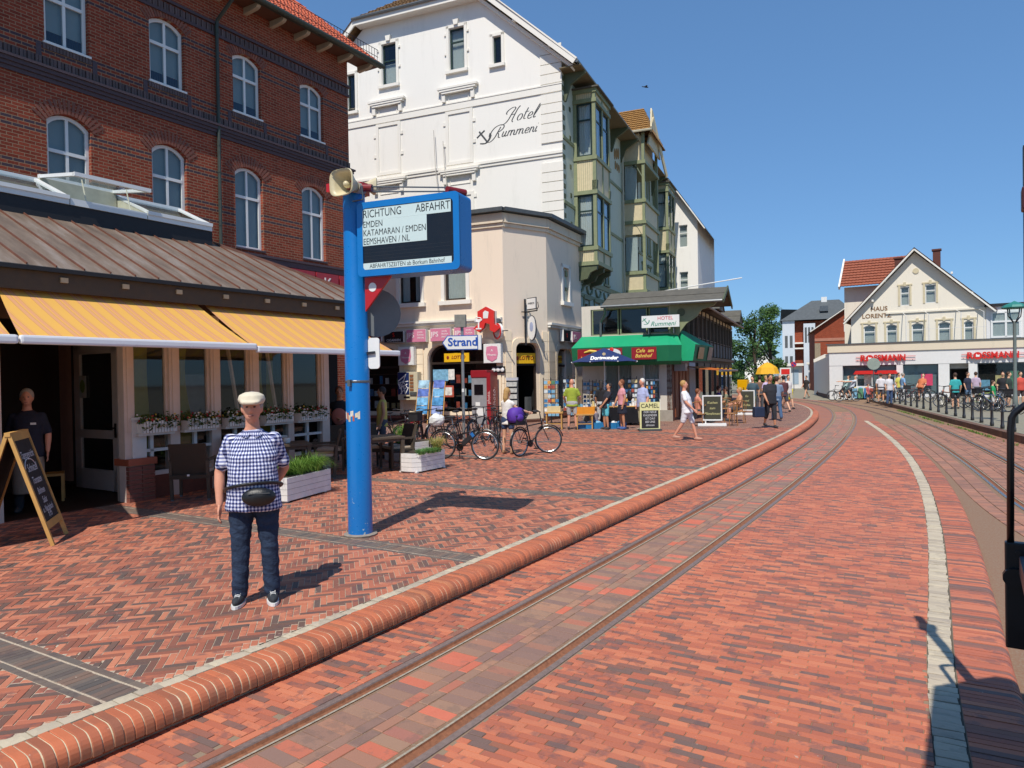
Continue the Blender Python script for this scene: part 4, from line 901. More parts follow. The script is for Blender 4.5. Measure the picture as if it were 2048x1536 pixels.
script(HO, [[(-.55, -.1), (-.25, -.14), (.02, .1), (.15, .6), (.3, 1.0), (.0, 1.05), (-.3, .85), (-.35, .65), (-.2, .6)], [(.62, 1.1), (.5, .9), (.42, .4), (.4, .05), (.55, -.05)], [(.12, .5), (.45, .55)], sh(SC_O, .72), [(1.4, .85), (1.33, .3), (1.38, .05), (1.52, .08)], [(1.25, .55), (1.6, .57)], sh(E_, 1.6), [(2.12, .1), (2.3, .6), (2.38, 1.0), (2.28, 1.0), (2.15, .4), (2.18, .03), (2.34, .1)]], M_LET, (-2.55, 0, 13.86), .6, .022)
uu = [[(.0, .48), (-.02, .15), (.1, 0), (.26, .2), (.28, .48)], [(.28, .48), (.27, .1), (.36, .0), (.46, .12)]]
script(HO, [[(-.75, -.25), (-.3, -.3), (0, .0), (.12, .5), (.22, .95)], [(-.42, .25), (-.6, .5), (-.4, .95), (.1, 1.15), (.5, 1.05), (.55, .8), (.3, .55), (.1, .5)], [(.1, .5), (.3, .3), (.4, .0), (.6, .02)]]+[sh(s, .75) for s in uu]+arches(2, 1.3)+arches(2, 2.15)+[sh(E_, 2.95)]+arches(1, 3.5)+[[(4.05, .48), (4.03, .1), (4.12, 0), (4.24, .12)], [(4.06, .72), (4.08, .74)]], M_LET, (-3.2, 0, 13.22), .5, .022)
script(HO, [[(-.3, .75), (.35, -.1)], [(-.5, .3), (.15, .78)], [(-.25, -.16), (.1, -.22), (.38, -.1), (.6, .2), (.62, .5)], [(-.25, -.16), (.1, -.2)], [(.62, .5), (.55, .25)]], M_LET, (-3.78, 0, 13.17), .62, .04, 'anchor_emblem', 0)
# ---- side front with its green timber bays; local x runs away from the camera
SF = bpy.data.objects.new('side_front', None); COL.objects.link(SF); SF.parent = HO; SF.rotation_euler = (0, 0, HS.rz-HG.rz); SF.location = (0.14, 0, 0)
def spart(mb, name, m): return mb.build(name, m, SF)
ops = []
for x0 in (4.9, 6.6): ops += [(x0, x0+.75, 10.3, 12.6), (x0, x0+.75, 13.2, 15.3), (x0, x0+.75, 6.95, 9.3)]
for x0 in (2.9, 4.7, 6.5): ops.append((x0, x0+.75, 2.8, 5.6))
for x0 in (15.9, 17.6, 24.2): ops += [(x0, x0+.75, z, z+2.2) for z in (6.9, 10.2, 13.1)]
mb = MB(); wall(mb, 0, 27, 0, 15.9, ops, 0, .2); mb.quad((27, 0, 0), (27, 14, 0), (27, 14, 15.9), (27, 0, 15.9)); mb.build('wall', M_MINT, SF)
for a, b, c, d in ops:
    f = MB(); ring(f, [(a, c), (b, c), (b, d), (a, d)], .07, .1, .16); f.box(a, b, .1, .16, c+(d-c)*.66, c+(d-c)*.66+.07); w = f.build('window', M_DG, SF)
    MB().quad((a, .13, c), (b, .13, c), (b, .13, d), (a, .13, d)).build('pane', M_GLASS, w); m = MB(); m.box(a, b, .45, .5, c, d); m.build('room_back', M_DARKIN, w)
    m = MB(); pleats(m, a, b, c, c+(d-c)*.6, .2); m.build('curtain', M_CURT, w)
    f = MB(); f.box(a-.14, a-.005, -.05, 0, c, d+.2); f.box(b+.005, b+.14, -.05, 0, c, d+.2); f.box(a-.2, b+.2, -.1, 0, d+.2, d+.36); f.box(a-.18, b+.18, -.1, 0, c-.12, c-.01); f.build('window_surround', M_OL, SF)
mb = MB(); mb.box(0, 27, -.06, 0, 9.85, 10.0); mb.box(0, 27, -.06, 0, 6.55, 6.8); mb.box(0, 27, -.06, 0, 12.75, 12.9); mb.box(0, 27, -.06, 0, 5.9, 6.05); mb.build('string_course', M_OL, SF)
for i in range(30):
    for dx in (0,):
        if i % 2: MB().box(-.01+.02, .32, -.03, 0, 9.0+i*.22, 9.2+i*.22).build('corner_block', M_OLD, SF)
        elif i % 6 == 0: MB().box(1.0, 1.2, -.03, 0, 9.0+i*.22, 9.2+i*.22).build('corner_block', M_OLD, SF)
rg = random.Random(11); fr = MB()
for k in range(4):
    cx = 2.2+1.55*k
    for s in (-1, 1): fr.tube([(cx+s*.1, -.03, 6.1), (cx+s*.35, -.04, 6.2), (cx+s*.5, -.03, 6.42), (cx+s*.3, -.04, 6.48)], [.05, .07, .06, .02], 6)
fr.build('vine_ornament', mat('olive_ornament', '#8b9175', .8), SF)
# frieze paintings and eave brackets
for x in (.4, 4.6, 8.4, 10.6, 16, 19.2, 23): MB().pyz([(-1.0, 15.75), (-1.0, 15.62), (-.3, 15.2), (-.08, 14.5), (0, 14.5), (0, 15.75)], x-.07, x+.07).build('eave_bracket', M_OLD, SF)
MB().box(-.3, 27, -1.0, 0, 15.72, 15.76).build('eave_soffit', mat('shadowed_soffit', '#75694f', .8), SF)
orn = MB()
for x in (9.2, 9.6, 10.0): orn.ell((x, -.02, 14.6+.3*(x-9.2)), (.16, .04, .32)); orn.ell((x+.1, -.02, 14.0), (.12, .04, .25))
orn.build('frieze_ornament', mat('ochre_ornament', '#9a7b4e', .8, .3, 20), SF)
def bay(x0, x1, p, floors, zbot, ztop, label=None):
    'a closed timber oriel: floors = list of (sill z, head z)'
    B = bpy.data.objects.new('oriel', None); COL.objects.link(B); B.parent = SF
    g, cpn, dg = MB(), MB(), MB(); Y = -p
    cols = [(x0, Y), (x0, -.16), (x1-.16, Y), ((x0+x1)/2-.08, Y)]
    for zz in [zbot]+[f for fl in floors for f in fl]+[ztop]: g.box(x0-.05, x1+.05, Y-.06, 0, zz-.09, zz+.09)
    for cx, cy in cols: g.box(cx, cx+.16, cy, cy+.16, zbot, ztop)
    zs = [zbot]+[f for fl in floors for f in fl]+[ztop]; zs2 = list(zip(zs, zs[1:]))
    for i, (a, b) in enumerate(zs2):
        is_win = any(abs(a-f[0]) < .01 for f in floors)
        if is_win:
            for (u, v, side) in ((-.05, Y+.16, 1),):
                pass
            w = MB()
            ya, yb = Y+.2, -.2
            for q in (ya, yb-.06): w.box(x0+.04, x0+.1, q, q+.06, a+.1, b-.1)
            for zz in (a+.1, a+(b-a)*.66, b-.17): w.box(x0+.045, x0+.095, ya+.06, yb-.06, zz, zz+.07)
            for q0, q1 in ((x0+.2, (x0+x1)/2-.1), ((x0+x1)/2+.1, x1-.2)):
                for q in (q0, q1-.06): w.box(q, q+.06, Y+.04, Y+.1, a+.1, b-.1)
                for zz in (a+.1, a+(b-a)*.66, b-.17): w.box(q0+.06, q1-.06, Y+.045, Y+.095, zz, zz+.07)
            W = w.build('window', M_DG, B); MB().quad((x0+.07, ya, a+.1), (x0+.07, yb, a+.1), (x0+.07, yb, b-.1), (x0+.07, ya, b-.1)).build('pane', M_GLASS, W)
            MB().quad((x0+.2, Y+.07, a+.1), (x1-.2, Y+.07, a+.1), (x1-.2, Y+.07, b-.1), (x0+.2, Y+.07, b-.1)).build('pane', M_GLASS, W)
            c = MB()
            for k in range(14): c.quad((x0+.16+.02*(k % 2), ya+(yb-ya)*k/14, a), (x0+.16+.02*((k+1) % 2), ya+(yb-ya)*(k+1)/14, a), (x0+.16+.02*((k+1) % 2), ya+(yb-ya)*(k+1)/14, b), (x0+.16+.02*(k % 2), ya+(yb-ya)*k/14, b))
            pleats(c, x0+.2, x1-.2, a, b, Y+.2); c.build('curtain', M_CURT, W)
        else: cpn.box(x0+.03, x1-.03, Y+.03, 0, a+.05, b-.05)
        if not is_win and b-a > .3:
            ng = 7
            for k in range(ng): g.box(x0+.022, x0+.03, Y+.2+(p-.35)*k/ng, Y+.21+(p-.35)*k/ng, a+.1, b-.1)
    cpn.build('panel', M_CP, B); g.build('bay_frame', M_OL, B)
    br = MB()
    for x in (x0+.1, (x0+x1)/2, x1-.1): br.pyz([(Y, zbot), (Y+.05, zbot-.3), (Y+.35, zbot-.42), (Y+.5, zbot-.7), (-.1, zbot-.8), (0, zbot-.95), (0, zbot)], x-.1, x+.1)
    br.build('bay_bracket', M_OLD, B)
    for zz in [f[1] for f in floors[:-1]]:
        b2 = MB()
        for x in (x0+.1, x1-.1): b2.pyz([(Y-.05, zz+.55), (Y-.02, zz+.2), (Y+.1, zz-.0), (Y+.2, zz+.0), (Y+.2, zz+.55)], x-.1, x+.1)
        b2.build('bay_bracket', M_OLD, B)
    MB().box(x0-.15, x1+.15, Y-.2, 0, ztop+.09, ztop+.16).build('bay_roof', M_SLATE, B)
bay(1.6, 4.1, 1.08, [(8.0, 10.6), (12.2, 14.85)], 7.3, 15.3)
bay(19.5, 22.0, 1.08, [(8.0, 10.6), (12.2, 14.85)], 7.3, 15.3)
# veranda tower with its own tiled roof
V = bpy.data.objects.new('veranda', None); COL.objects.link(V); V.parent = SF
x0, x1, p = 11.0, 14.95, 1.3; g, cpn = MB(), MB()
for cx in (x0, x1-.16): g.box(cx, cx+.16, -p, -p+.16, 6.9, 16.2)
for zz in (6.95, 8.05, 11.0, 12.25, 14.5): g.box(x0-.06, x1+.06, -p-.07, 0, zz-.1, zz+.1)
for a, b in ((7.05, 7.95), (11.1, 12.15), (10.3, 10.9)): MB().box(x0+.1, x1-.04, -p+.04, -p+.1, a, b).build('panel', M_CP, V); MB().box(x0+.04, x0+.099, -p+.04, 0, a, b).build('panel', M_CP, V)
cpn.box(x0+.05, x1-.05, -p+.3, 0, 14.6, 16.2); cpn.build('panel', M_CP, V); g.build('veranda_frame', M_OL, V)
br = MB()
for zz in (14.4, 10.9): 
    br.tube([(x0+.08, -p+.08, zz-.9), (x0+.08, -p+.45, zz-.2), (x0+.08, -.6, zz)], .05, 6)
for x in (x0+.1, x1-.1): br.pyz([(-p, 6.9), (-p+.2, 6.6), (-.2, 6.2), (0, 6.0), (0, 6.9)], x-.1, x+.1)
br.build('veranda_bracket', M_OLD, V)
for a, b in ((8.2, 10.2), (12.4, 14.4)):
    MB().quad((x0+.05, -.85, a), (x0+.05, -.02, a), (x0+.05, -.02, b+.1), (x0+.05, -.85, b+.1)).build('pane', glass('veranda_glass', (.8, .86, .86), .8), V); m = MB(); m.box(x0+.2, x1-.2, -.05, -.01, a, b); m.build('dark_doorway', M_DARKIN, V)
    m = MB(); pleats(m, 0, .7, a, b, 0); c = m.build('curtain', M_CURT, V); c.location = (x0+.15, -.8, 0); c.rotation_euler = (0, 0, R(90))
rf = MB(); tiled(rf, (x0-.3, -1.75, 16.25), (x0-.3, 2.2, 16.25), (12.95, 2.2, 18.3), (12.95, -.9, 18.3), 26, 11); tiled(rf, (x1+.3, -1.75, 16.25), (x1+.3, 2.2, 16.25), (12.95, 2.2, 18.3), (12.95, -.9, 18.3), 12, 8); rf.quad((x0-.3, -1.75, 16.25), (x1+.3, -1.75, 16.25), (12.95, -.9, 18.3)); rf.build('roof', mat('lichen_roof_tile', '#9a7440', .9, .4, 7, .4), V)
mb = MB(); mb.beam((x0-.35, -1.8, 16.2), (12.95, -1.35, 18.1), .08, .3, up=(0, 0, 1)); mb.beam((x1+.35, -1.8, 14.6), (12.95, -1.35, 18.1), .08, .3); mb.pxz([(x0+.3, 15.6), (x1-.1, 15.6), (12.95, 17.7)], -1.5, -1.4); mb.build('bargeboard', M_CP, V)
mb = MB(); mb.tube([(x0-.36, -1.85, 16.2), (x0-.36, 1, 16.2)], .07, 6); mb.tube([(10.6, -.12, 15.7), (10.6, -.12, 4.6)], .06, 8); mb.build('downpipe', mat('cream_downpipe', '#b5b09a', .5), SF)
MB().tube([(13.5, -.3, 7.0), (16.2, -6.2, 8.0)], .035, 6).build('flag_pole', M_WHITE, SF)
# ================================================================ cream corner shop
BS = Fr((-.29, 29.45), 113); CH = Fr((-.29, 29.45), 54); RF = Fr((1.58, 30.8), 26)
S = thing('corner_shop', 'cream two storey corner building with a tobacco shop and arched shop windows', 'building', BS.W(0, 0), BS.rz)
fop = [(-3.62, -.35, .45, 3.5, rtop(-3.62, -.35, 3.5, .65)), (-8.2, -5.06, .45, 3.45, rtop(-8.2, -5.06, 3.45, .6)), (-5.0, -3.93, 5.4, 7.3), (-2.75, -1.72, 5.4, 7.3), (-7.6, -6.6, 5.4, 7.3)]
mb = MB(); wall(mb, -9.5, 0, 0, 9.0, fop, 0, .28); mb.quad((-9.5, 0, 0), (-9.5, 4, 0), (-9.5, 4, 9), (-9.5, 0, 9)); mb.build('wall', M_CREAM, S)
C2 = bpy.data.objects.new('corner_front', None); COL.objects.link(C2); C2.parent = S; C2.rotation_euler = (0, 0, CH.rz-BS.rz)
cop = [(.56, 1.8, .28, 3.5, rtop(.56, 1.8, 3.5, .34))]; mb = MB(); wall(mb, 0, 2.31, 0, 9.0, cop, 0, .3); mb.build('wall', M_CREAM, C2)
d3 = RF.W(0, 0)-BS.W(0, 0); C3 = bpy.data.objects.new('side_front', None); COL.objects.link(C3); C3.parent = S; C3.rotation_euler = (0, 0, RF.rz-BS.rz); C3.location = (float(np.dot(d3, BS.x)), float(np.dot(d3, BS.y)), 0)
rop = [(.98, 3.2, .4, 3.3, rtop(.98, 3.2, 3.3, .5)), (1.85, 2.6, 5.5, 7.05)]; mb = MB(); wall(mb, 0, 4.2, 0, 9.0, rop, 0, .28); mb.build('wall', M_CREAM, C3)
M_RUST = plaster('rusticated_cream', '#eddcc0', amt=.2)
def rustic(par, x0, x1, gaps, z1=4.0):
    zs = np.arange(.5, z1, .44)
    for z in zs:
        segs = [(x0, x1)]
        for a, b, c, d in gaps:
            if c < z+.43 and d > z: segs = [s for (p, q) in segs for s in ((p, min(q, a)), (max(p, b), q)) if s[1]-s[0] > .08]
        for p, q in segs: MB().box(p+.004, q-.004, -.045, .0, z, z+.425).build('rustic_block', M_RUST, par)
rustic(S, -9.4, 0.0, [(-3.85, -.12, 0, 3.75), (-8.4, -4.85, 0, 3.7)]); rustic(C2, .02, 2.29, [(.36, 2.0, 0, 3.75)]); rustic(C3, .02, 4.15, [(.78, 3.4, 0, 3.6)])
for par, x0, x1, gp in ((S, -9.5, 0, []), (C2, 0, 2.31, [(.56, 1.8)]), (C3, 0, 4.2, [])):
    mb = MB(); cuts = [x0]+[v for g_ in gp for v in g_]+[x1]
    for a, b in zip(cuts[::2], cuts[1::2]): mb.box(a, b, -.06, .0, .1, .48)
    mb.build('plinth', mat('brown_glazed_plinth', '#5a3a30', .5, .25, 12), par)
mb = MB(); mb.box(-9.5, -.06, -.12, 0, 4.36, 4.46); mb.box(-9.5, -.06, -.2, 0, 4.465, 4.55); mb.build('cornice', M_HT, S); mb = MB(); mb.box(.05, 4.2, -.12, 0, 4.2, 4.3); mb.box(0.02, 4.3, -.2, 0, 4.305, 4.4); mb.build('cornice', M_HT, C3)
for par, x0, x1 in ((S, -9.5, .08), (C2, -.0, 2.31), (C3, -.06, 4.3)):
    mb = MB(); mb.box(x0, x1, -.08, 0, 8.3, 8.45); mb.box(x0, x1, -.16, .0, 8.46, 8.52); mb.box(x0, x1, -.1, 0, 8.53, 8.86); mb.build('roof_cornice', plaster('stained_cornice', '#d9cbb5', '#a6714a', .6) if 'stained_cornice' not in bpy.data.materials else bpy.data.materials['stained_cornice'], par)
    MB().box(x0-.06, x1+.06, -.34, .1, 8.9, 9.06).build('roof_edge', mat('dark_grey_roof_edge', '#4a4f52', .5, .2), par)
mb = MB(); q = [BS.W(-9.5, -.2), BS.W(0, -.2), RF.W(-.1, -.2), RF.W(4.3, -.2), RF.W(4.2, .3), BS.W(-.5, 3.6), BS.W(-9.5, 5)]
mb.add([(float(np.dot(np.array(v)-BS.o, BS.x)), float(np.dot(np.array(v)-BS.o, BS.y)), 9.02) for v in q], [tuple(range(7))]); mb.build('flat_roof', M_SLATE, S)
for par, o_, kind in ((S, fop[2], 'curtains'), (S, fop[3], 'curtain'), (S, fop[4], 'curtains'), (C3, rop[1], None)):
    a, b, c, d = o_[:4]; window(par, a, b, c, d, y=.12, cols=1, trans=None, fw=.08, fm=M_BRN, inner=kind)
    mb = MB(); mb.box(a-.16, a-.002, -.05, 0, c-.02, d+.14); mb.box(b+.002, b+.16, -.05, 0, c-.02, d+.14); mb.box(a-.16, b+.16, -.05, 0, d+.0, d+.14); mb.box(a-.26, b+.26, -.16, 0, c-.2, c-.03); mb.build('window_surround', M_HT, par)
def shopwin(par, o_, label, tr):
    a, b, c, d, pr = o_; f = MB(); ring(f, [(a, c)]+list(pr)+[(b, c)], .09, .16, .24); f.box(a, b, .155, .24, tr-.05, tr+.05); w = f.build('shop_window', M_BRN, par)
    MB().add([(x, .2, z) for x, z in [(a, c)]+list(pr)+[(b, c)]], [tuple(range(len(pr)+2))]).build('pane', M_GLASS, w)
    m = MB(); m.box(a-.2, b+.2, 1.6, 1.65, 0, 4); m.box(a-.2, b+.2, .28, 1.65, c-.1, c-.02); m.box(a-.2, a-.15, .28, 1.65, 0, 4); m.box(b+.15, b+.2, .28, 1.65, 0, 4); m.box(a-.2, b+.2, .28, 1.65, 3.7, 3.75); m.build('interior', mat('shop_interior', '#26211e', .9, .3, 2), w)
    s2 = MB(); ring(s2, [(a-.2, c)]+[(p[0]+(-.2 if p[0] < (a+b)/2 else .2), p[1]+.2) for p in pr]+[(b+.2, c)], .19, -.06, 0); s2.build('shop_window_surround', M_RUST, par)
    MB().box(a-.05, b+.05, -.1, .2, c-.12, c-.002).build('brick_sill', mat('red_brick_sill', '#9a5a48', .7, .15), par); return w
w1 = shopwin(S, fop[0], '', 2.72); w2 = shopwin(S, fop[1], '', 2.6); w3 = shopwin(C3, rop[0], '', 2.55)
rg = random.Random(4); CARDC = ['#3f7fb0', '#7fb2cf', '#c9d3d6', '#d8c48a', '#b0503f', '#5a8f6a', '#e3e1da', '#2d4f7d', '#d79a4b']
CARDM = [mat('print_%d' % i, c, .45, .35, 9) for i, c in enumerate(CARDC)]
for w, a, b in ((w1, -3.5, -.5), (w2, -8.0, -5.2), (w3, 1.1, 3.1)):
    for z in (.75, 1.3, 1.85, 2.3): MB().box(a, b, .5, .8, z-.03, z).build('shelf', mat('shelf_wood', '#55473a', .7), w)
    for z in (.75, 1.3, 1.85):
        for x in np.arange(a+.1, b-.1, .3):
            if rg.random() < .8: MB().box(x, x+rg.uniform(.14, .24), .42, .46, z, z+rg.uniform(.2, .38)).build('display_item', rg.choice(CARDM), w)
for a, z, wd, h, m in ((-3.5, 1.95, .75, .5, 1), (-2.75, 2.0, .3, .45, 6), (-3.48, 1.2, .28, .45, 6), (-3.45, .6, .3, .4, 0), (-3.0, 1.25, .5, .5, 4)): MB().box(a, a+wd, .19, .195, z, z+h).build('poster', CARDM[m], w1)
MB().box(-2.92, -2.58, .185, .189, 1.33, 1.67).build('poster', CARDM[6], w1)
# corner door: dark doorway with a lottery panel
D = bpy.data.objects.new('shop_door', None); COL.objects.link(D); D.parent = C2
f = MB(); ring(f, [(.56, .28)]+list(cop[0][4])+[(1.8, .28)], .08, .2, .28); f.box(.56, 1.8, .2, .28, 2.55, 2.63); f.build('door_frame', M_BRN, D)
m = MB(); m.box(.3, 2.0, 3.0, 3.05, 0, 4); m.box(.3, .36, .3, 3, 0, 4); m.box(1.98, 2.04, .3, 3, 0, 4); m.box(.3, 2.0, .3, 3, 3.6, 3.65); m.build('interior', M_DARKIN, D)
s2 = MB(); ring(s2, [(.36, .28)]+[(p[0]+(-.2 if p[0] < 1.18 else .2), p[1]+.2) for p in cop[0][4]]+[(2.0, .28)], .19, -.07, 0); s2.build('door_surround', M_RUST, C2)
MB().box(.4, 1.95, -.5, .3, .1, .27).build('door_step', mat('brown_glazed_plinth', '#5a3a30'), C2)
MB().box(1.4, 1.75, .5, .53, .3, 1.2).build('stand', M_ZN, D)
M_LOT = mat('lotto_yellow', '#e6b41c', .4, .05); M_LOTR = mat('lotto_brown', '#8a2f1a', .5)
def lotto(par, x, z, w, h, y): b = MB().box(x-w/2, x+w/2, y-.03, y, z-h/2, z+h/2).build('lottery_panel', M_LOT, par); text('LOTTO', h*.52, M_LOTR, b, (x+w*.07, y-.032, z), shear=.2, bold=.006); MB().ell((x-w*.35, y-.03, z), (h*.17, .01, h*.22), 8, 6).build('emblem', M_LOTR, b)
lotto(C2, 1.18, 2.86, 1.14, .44, .19); lotto(S, -2.3, 2.95, 1.2, .38, .15); lotto(C3, 1.6, 2.83, .6, .34, .15)
# ---- signs on the shop
def sign(name, label, frame, loc, size, m, cat='sign', group=None, lines=(), depth=.18, rim=None, y=0):
    T_ = thing(name, label, cat, frame.W(*loc), frame.rz, group); w, h = size; MB().box(-w/2, w/2, -depth, 0, -h/2, h/2).build('sign_box', rim or M_WHITE, T_); MB().box(-w/2+.015, w/2-.015, -depth-.012, -depth-.001, -h/2+.015, h/2-.015).build('sign_face', m, T_)
    for s_, sz, mm, x, z in lines: text(s_, sz, mm, T_, (x, -depth-.014, z))
    return T_
M_PINK = mat('pink_sign', '#cf7f9a', .45, .06); M_BLKS = mat('black_sign', '#17171a', .4, .1); M_REDS = mat('sign_red', '#cf2a22', .4, .05)
sign('shop_sign', 'black advertising sign board with a red crest and CIGARREN lettering', BS, (-5.2, -.06, 3.92), (1.0, .5), M_BLKS, group='advertising boards above the tobacco shop', lines=[('CIGARREN', .15, M_WL, 0, -.15), ('S', .26, M_REDS, 0, .08)])
for i, (x, lab) in enumerate(((-4.06, 'pink JPS sign board right beside the black cigar sign'), (-2.87, 'pink JPS sign board above the big shop window'), (-1.72, 'pink JPS sign board partly behind the red letter A'))):
    sign('shop_sign', lab, BS, (x, -.06, 3.93), (.98, .56), M_PINK, group='advertising boards above the tobacco shop', lines=[('JPS', .3, M_WL, -.27, .02), ('JOHN', .095, M_WL, .2, .14), ('PLAYER', .095, M_WL, .22, .02), ('SPECIAL', .095, M_WL, .23, -.1)])
sign('shop_sign', 'small dark red sign board at the far left of the shop front, half hidden', BS, (-6.35, -.06, 4.0), (1.0, .5), mat('wine_sign', '#6d2440', .5))
sign('shop_sign', 'small black sign board with red mark on the shaded side wall', RF, (1.7, -.05, 3.9), (.8, .52), M_BLKS, lines=[('S', .24, M_REDS, 0, 0)]); sign('shop_sign', 'small pink JPS sign board on the shaded side wall', RF, (2.95, -.05, 3.88), (1.1, .5), M_PINK, lines=[('JPS', .28, M_WL, -.25, 0)])
for x, lab in ((-4.55, 'white square sign with pink shield, left of the big shop window'), (-.42, 'white square sign with pink shield, above the photo machine')):
    T_ = sign('shield_sign', lab, BS, (x, -.09, 3.06), (.78, .8), M_WHITE, group='white shield signs', depth=.22)
    MB().pxz([(-.24, .28), (0, .31), (.24, .28), (.27, 0), (.22, -.22), (0, -.34), (-.22, -.22), (-.27, 0)], -.25, -.236).build('shield_emblem', M_PINK, T_); text('Heaven', .13, M_WL, T_, (0, -.255, -.06)); text('A', .14, M_WL, T_, (0, -.255, .12))
A_ = thing('pharmacy_sign', 'large red gothic letter A with a white snake and chalice, a pharmacy sign', 'sign', BS.W(-.55, -.55, 4.35), R(-15))
o_ = [(-.62, -.3), (-.4, -.12), (-.4, .5), (.02, .72), (.42, .5), (.42, -.12), (.72, -.3), (.42, -.52), (.2, -.4), (.2, -.12), (-.02, -.05), (-.1, -.28), (-.35, -.48)]
MB().pxz([(x*.86, z*.86) for x, z in o_], -.1, .1).build('letter', M_REDS, A_); MB().pxz([(x*.9, z*.9) for x, z in o_], .1, .26).build('letter_box', M_WHITE, A_); MB().pxz([(-.1, .14), (.1, .14), (.14, .4), (-.02, .46), (-.1, .38)], -.11, -.1).build('letter_eye', M_WHITE, A_)
m = MB(); m.tube([(-.3, -.105, .0), (-.46, -.105, .04), (-.4, -.105, .2), (-.2, -.105, .16), (-.18, -.105, .05)], .025, 6); m.pxz([(-.48, .12), (-.12, .12), (-.3, -.05)], -.115, -.1); m.box(-.33, -.27, -.115, -.1, -.26, -.03); m.box(-.42, -.18, -.115, -.1, -.3, -.25); m.build('chalice', M_WL, A_)
MB().box(-.05, .5, .26, .5, .0, .15).build('sign_bracket', M_ZN, A_)
O_ = thing('round_sign', 'round white sign with red rim sticking out from the cream corner', 'sign', BS.W(-.12, -.3, 3.96), R(-60)); r = Matrix.Rotation(R(90), 3, 'X')
m = MB(); m.lathe([(.33, -.05), (.33, .05)], 24, M=r); m.build('disc', M_WHITE, O_); m = MB(); m.tube([(.3*math.cos(a), -.06, .3*math.sin(a)) for a in np.linspace(0, 2*math.pi, 24)[:-1]], .035, 6, closed=True); m.build('rim', M_REDS, O_); MB().beam((.3, 0, 0), (.6, .1, 0), .04, .04).build('sign_bracket', M_ZN, O_)
CL = thing('hanging_clock_sign', 'black wrought iron bracket with white oval sign and small square sign over the corner door', 'sign', CH.W(1.05, -.05, 4.35), CH.rz)
M_IRON = mat('black_iron', '#24242a'); m = MB(); m.box(-.03, .03, -.06, 0, -.95, 1.0); m.tube([(0, -.05, .45), (0, -.85, .45)], .025, 6); m.tube([(0, -.05, .75), (0, -.4, .55), (0, -.8, .65), (0, -.86, .45)], .018, 6); m.tube([(0, -.8, .45), (0, -.95, .6), (0, -.9, .8)], .018, 6); m.box(-.2, .2, -.06, -.03, .43, .47); m.build('bracket', M_IRON, CL)
m = MB(); m.lathe([(.26, -.04), (.26, .04)], 24, M=Matrix.Diagonal(Vector((1, 1, 1.9))) @ Matrix.Rotation(R(90), 3, 'Y')); oo = m.build('oval_face', M_WHITE, CL); oo.location = (0, -.5, -.25)
m = MB(); m.tube([(-.0, -.5+.26*math.cos(a), -.25+.5*math.sin(a)) for a in np.linspace(0, 2*math.pi, 26)[:-1]], .03, 6, closed=True); m.build('oval_rim', M_IRON, CL); MB().ell((-.045, -.5, -.2), (.01, .12, .2)).build('oval_emblem', mat('pale_blue_emblem', '#9ba6c4', .5), CL)
m = MB(); m.box(-.04, .04, -.78, -.22, .55, .98); m.build('square_face', M_WHITE, CL); m = MB(); m.tube([(0, -.8, .53), (0, -.2, .53), (0, -.2, 1.0), (0, -.8, 1.0)], .025, 6, closed=True); m.build('square_rim', M_IRON, CL); text('VIVESCO', .11, M_LET, CL, (-.045, -.5, .77), (math.pi/2, 0, -math.pi/2))
# ---- cigarette machine, photo machine, outdoor sockets
CG = thing('cigarette_machine', 'wall mounted cigarette machine with a blue and white striped front', 'vending machine', BS.W(-4.45, -.06, 1.75), BS.rz)
MB().box(-.5, .5, -.32, 0, -.6, .62).build('machine_case', mat('cream_machine', '#c9c0a4', .4), CG, bevel=.02); b = MB().box(-.48, .08, -.335, -.322, -.36, .6).build('front_panel', mat('deep_blue_panel', '#20305f', .3), CG)
m = MB(); rg = random.Random(9)
for i in range(12): x, z, a = rg.uniform(-.4, .02), rg.uniform(-.3, .5), rg.uniform(0, 3.1); d = .22; m.beam((max(-.47, min(.07, x-d*math.cos(a))), -.338, max(-.35, min(.59, z-d*math.sin(a)))), (max(-.47, min(.07, x+d*math.cos(a))), -.338, max(-.35, min(.59, z+d*math.sin(a)))), .006, rg.uniform(.02, .05), up=(math.sin(a), 0, -math.cos(a)))
m.build('stripe', M_WL, b); 
for i in range(5): MB().box(.12, .3, -.345, -.322, -.2+i*.15, -.1+i*.15).build('drawer', mat('brown_pack', '#8a5c3c', .5), CG)
MB().box(.12, .46, -.36, -.322, -.4, -.25).build('coin_unit', M_ZN, CG); MB().box(-.2, .1, -.335, -.322, -.52, -.44).build('slot', M_BLKS, CG)
p0 = G(965, 838); PM = thing('photo_machine', 'red and grey photo print machine standing beside the shop door', 'vending machine', BS.W(-.72, -.62, PZ), BS.rz)
M_PR = mat('deep_red_machine', '#8e1d26', .35, .08); MB().box(-.38, .32, -.3, .35, 0, 1.9).build('machine_case', mat('grey_machine', '#8c8d90', .35), PM, bevel=.02); MB().box(-.4, .34, -.33, .36, 1.9, 2.2).build('machine_top', M_PR, PM, bevel=.03); MB().box(.322, .5, -.34, .36, 0, 2.1).build('machine_side', M_PR, PM)
MB().box(-.25, .15, -.315, -.301, 1.2, 1.62).build('screen', mat('screen_black', '#0e0f14', .15), PM); MB().box(-.2, .0, -.312, -.301, .75, .9).build('slot', M_WHITE, PM); MB().box(-.15, .2, -.315, -.301, .35, .65).build('output_tray', M_WHITE, PM); text('photo.', .34, mat('pale_pink_letter', '#d8b8b4', .5), PM, (.505, .0, 1.05), (math.pi/2, -math.pi/2, math.pi/2)); text('photo.', .2, mat('pale_pink_letter', '#d8b8b4'), PM, (.41, -.345, 1.1), (math.pi/2, -math.pi/2, 0))
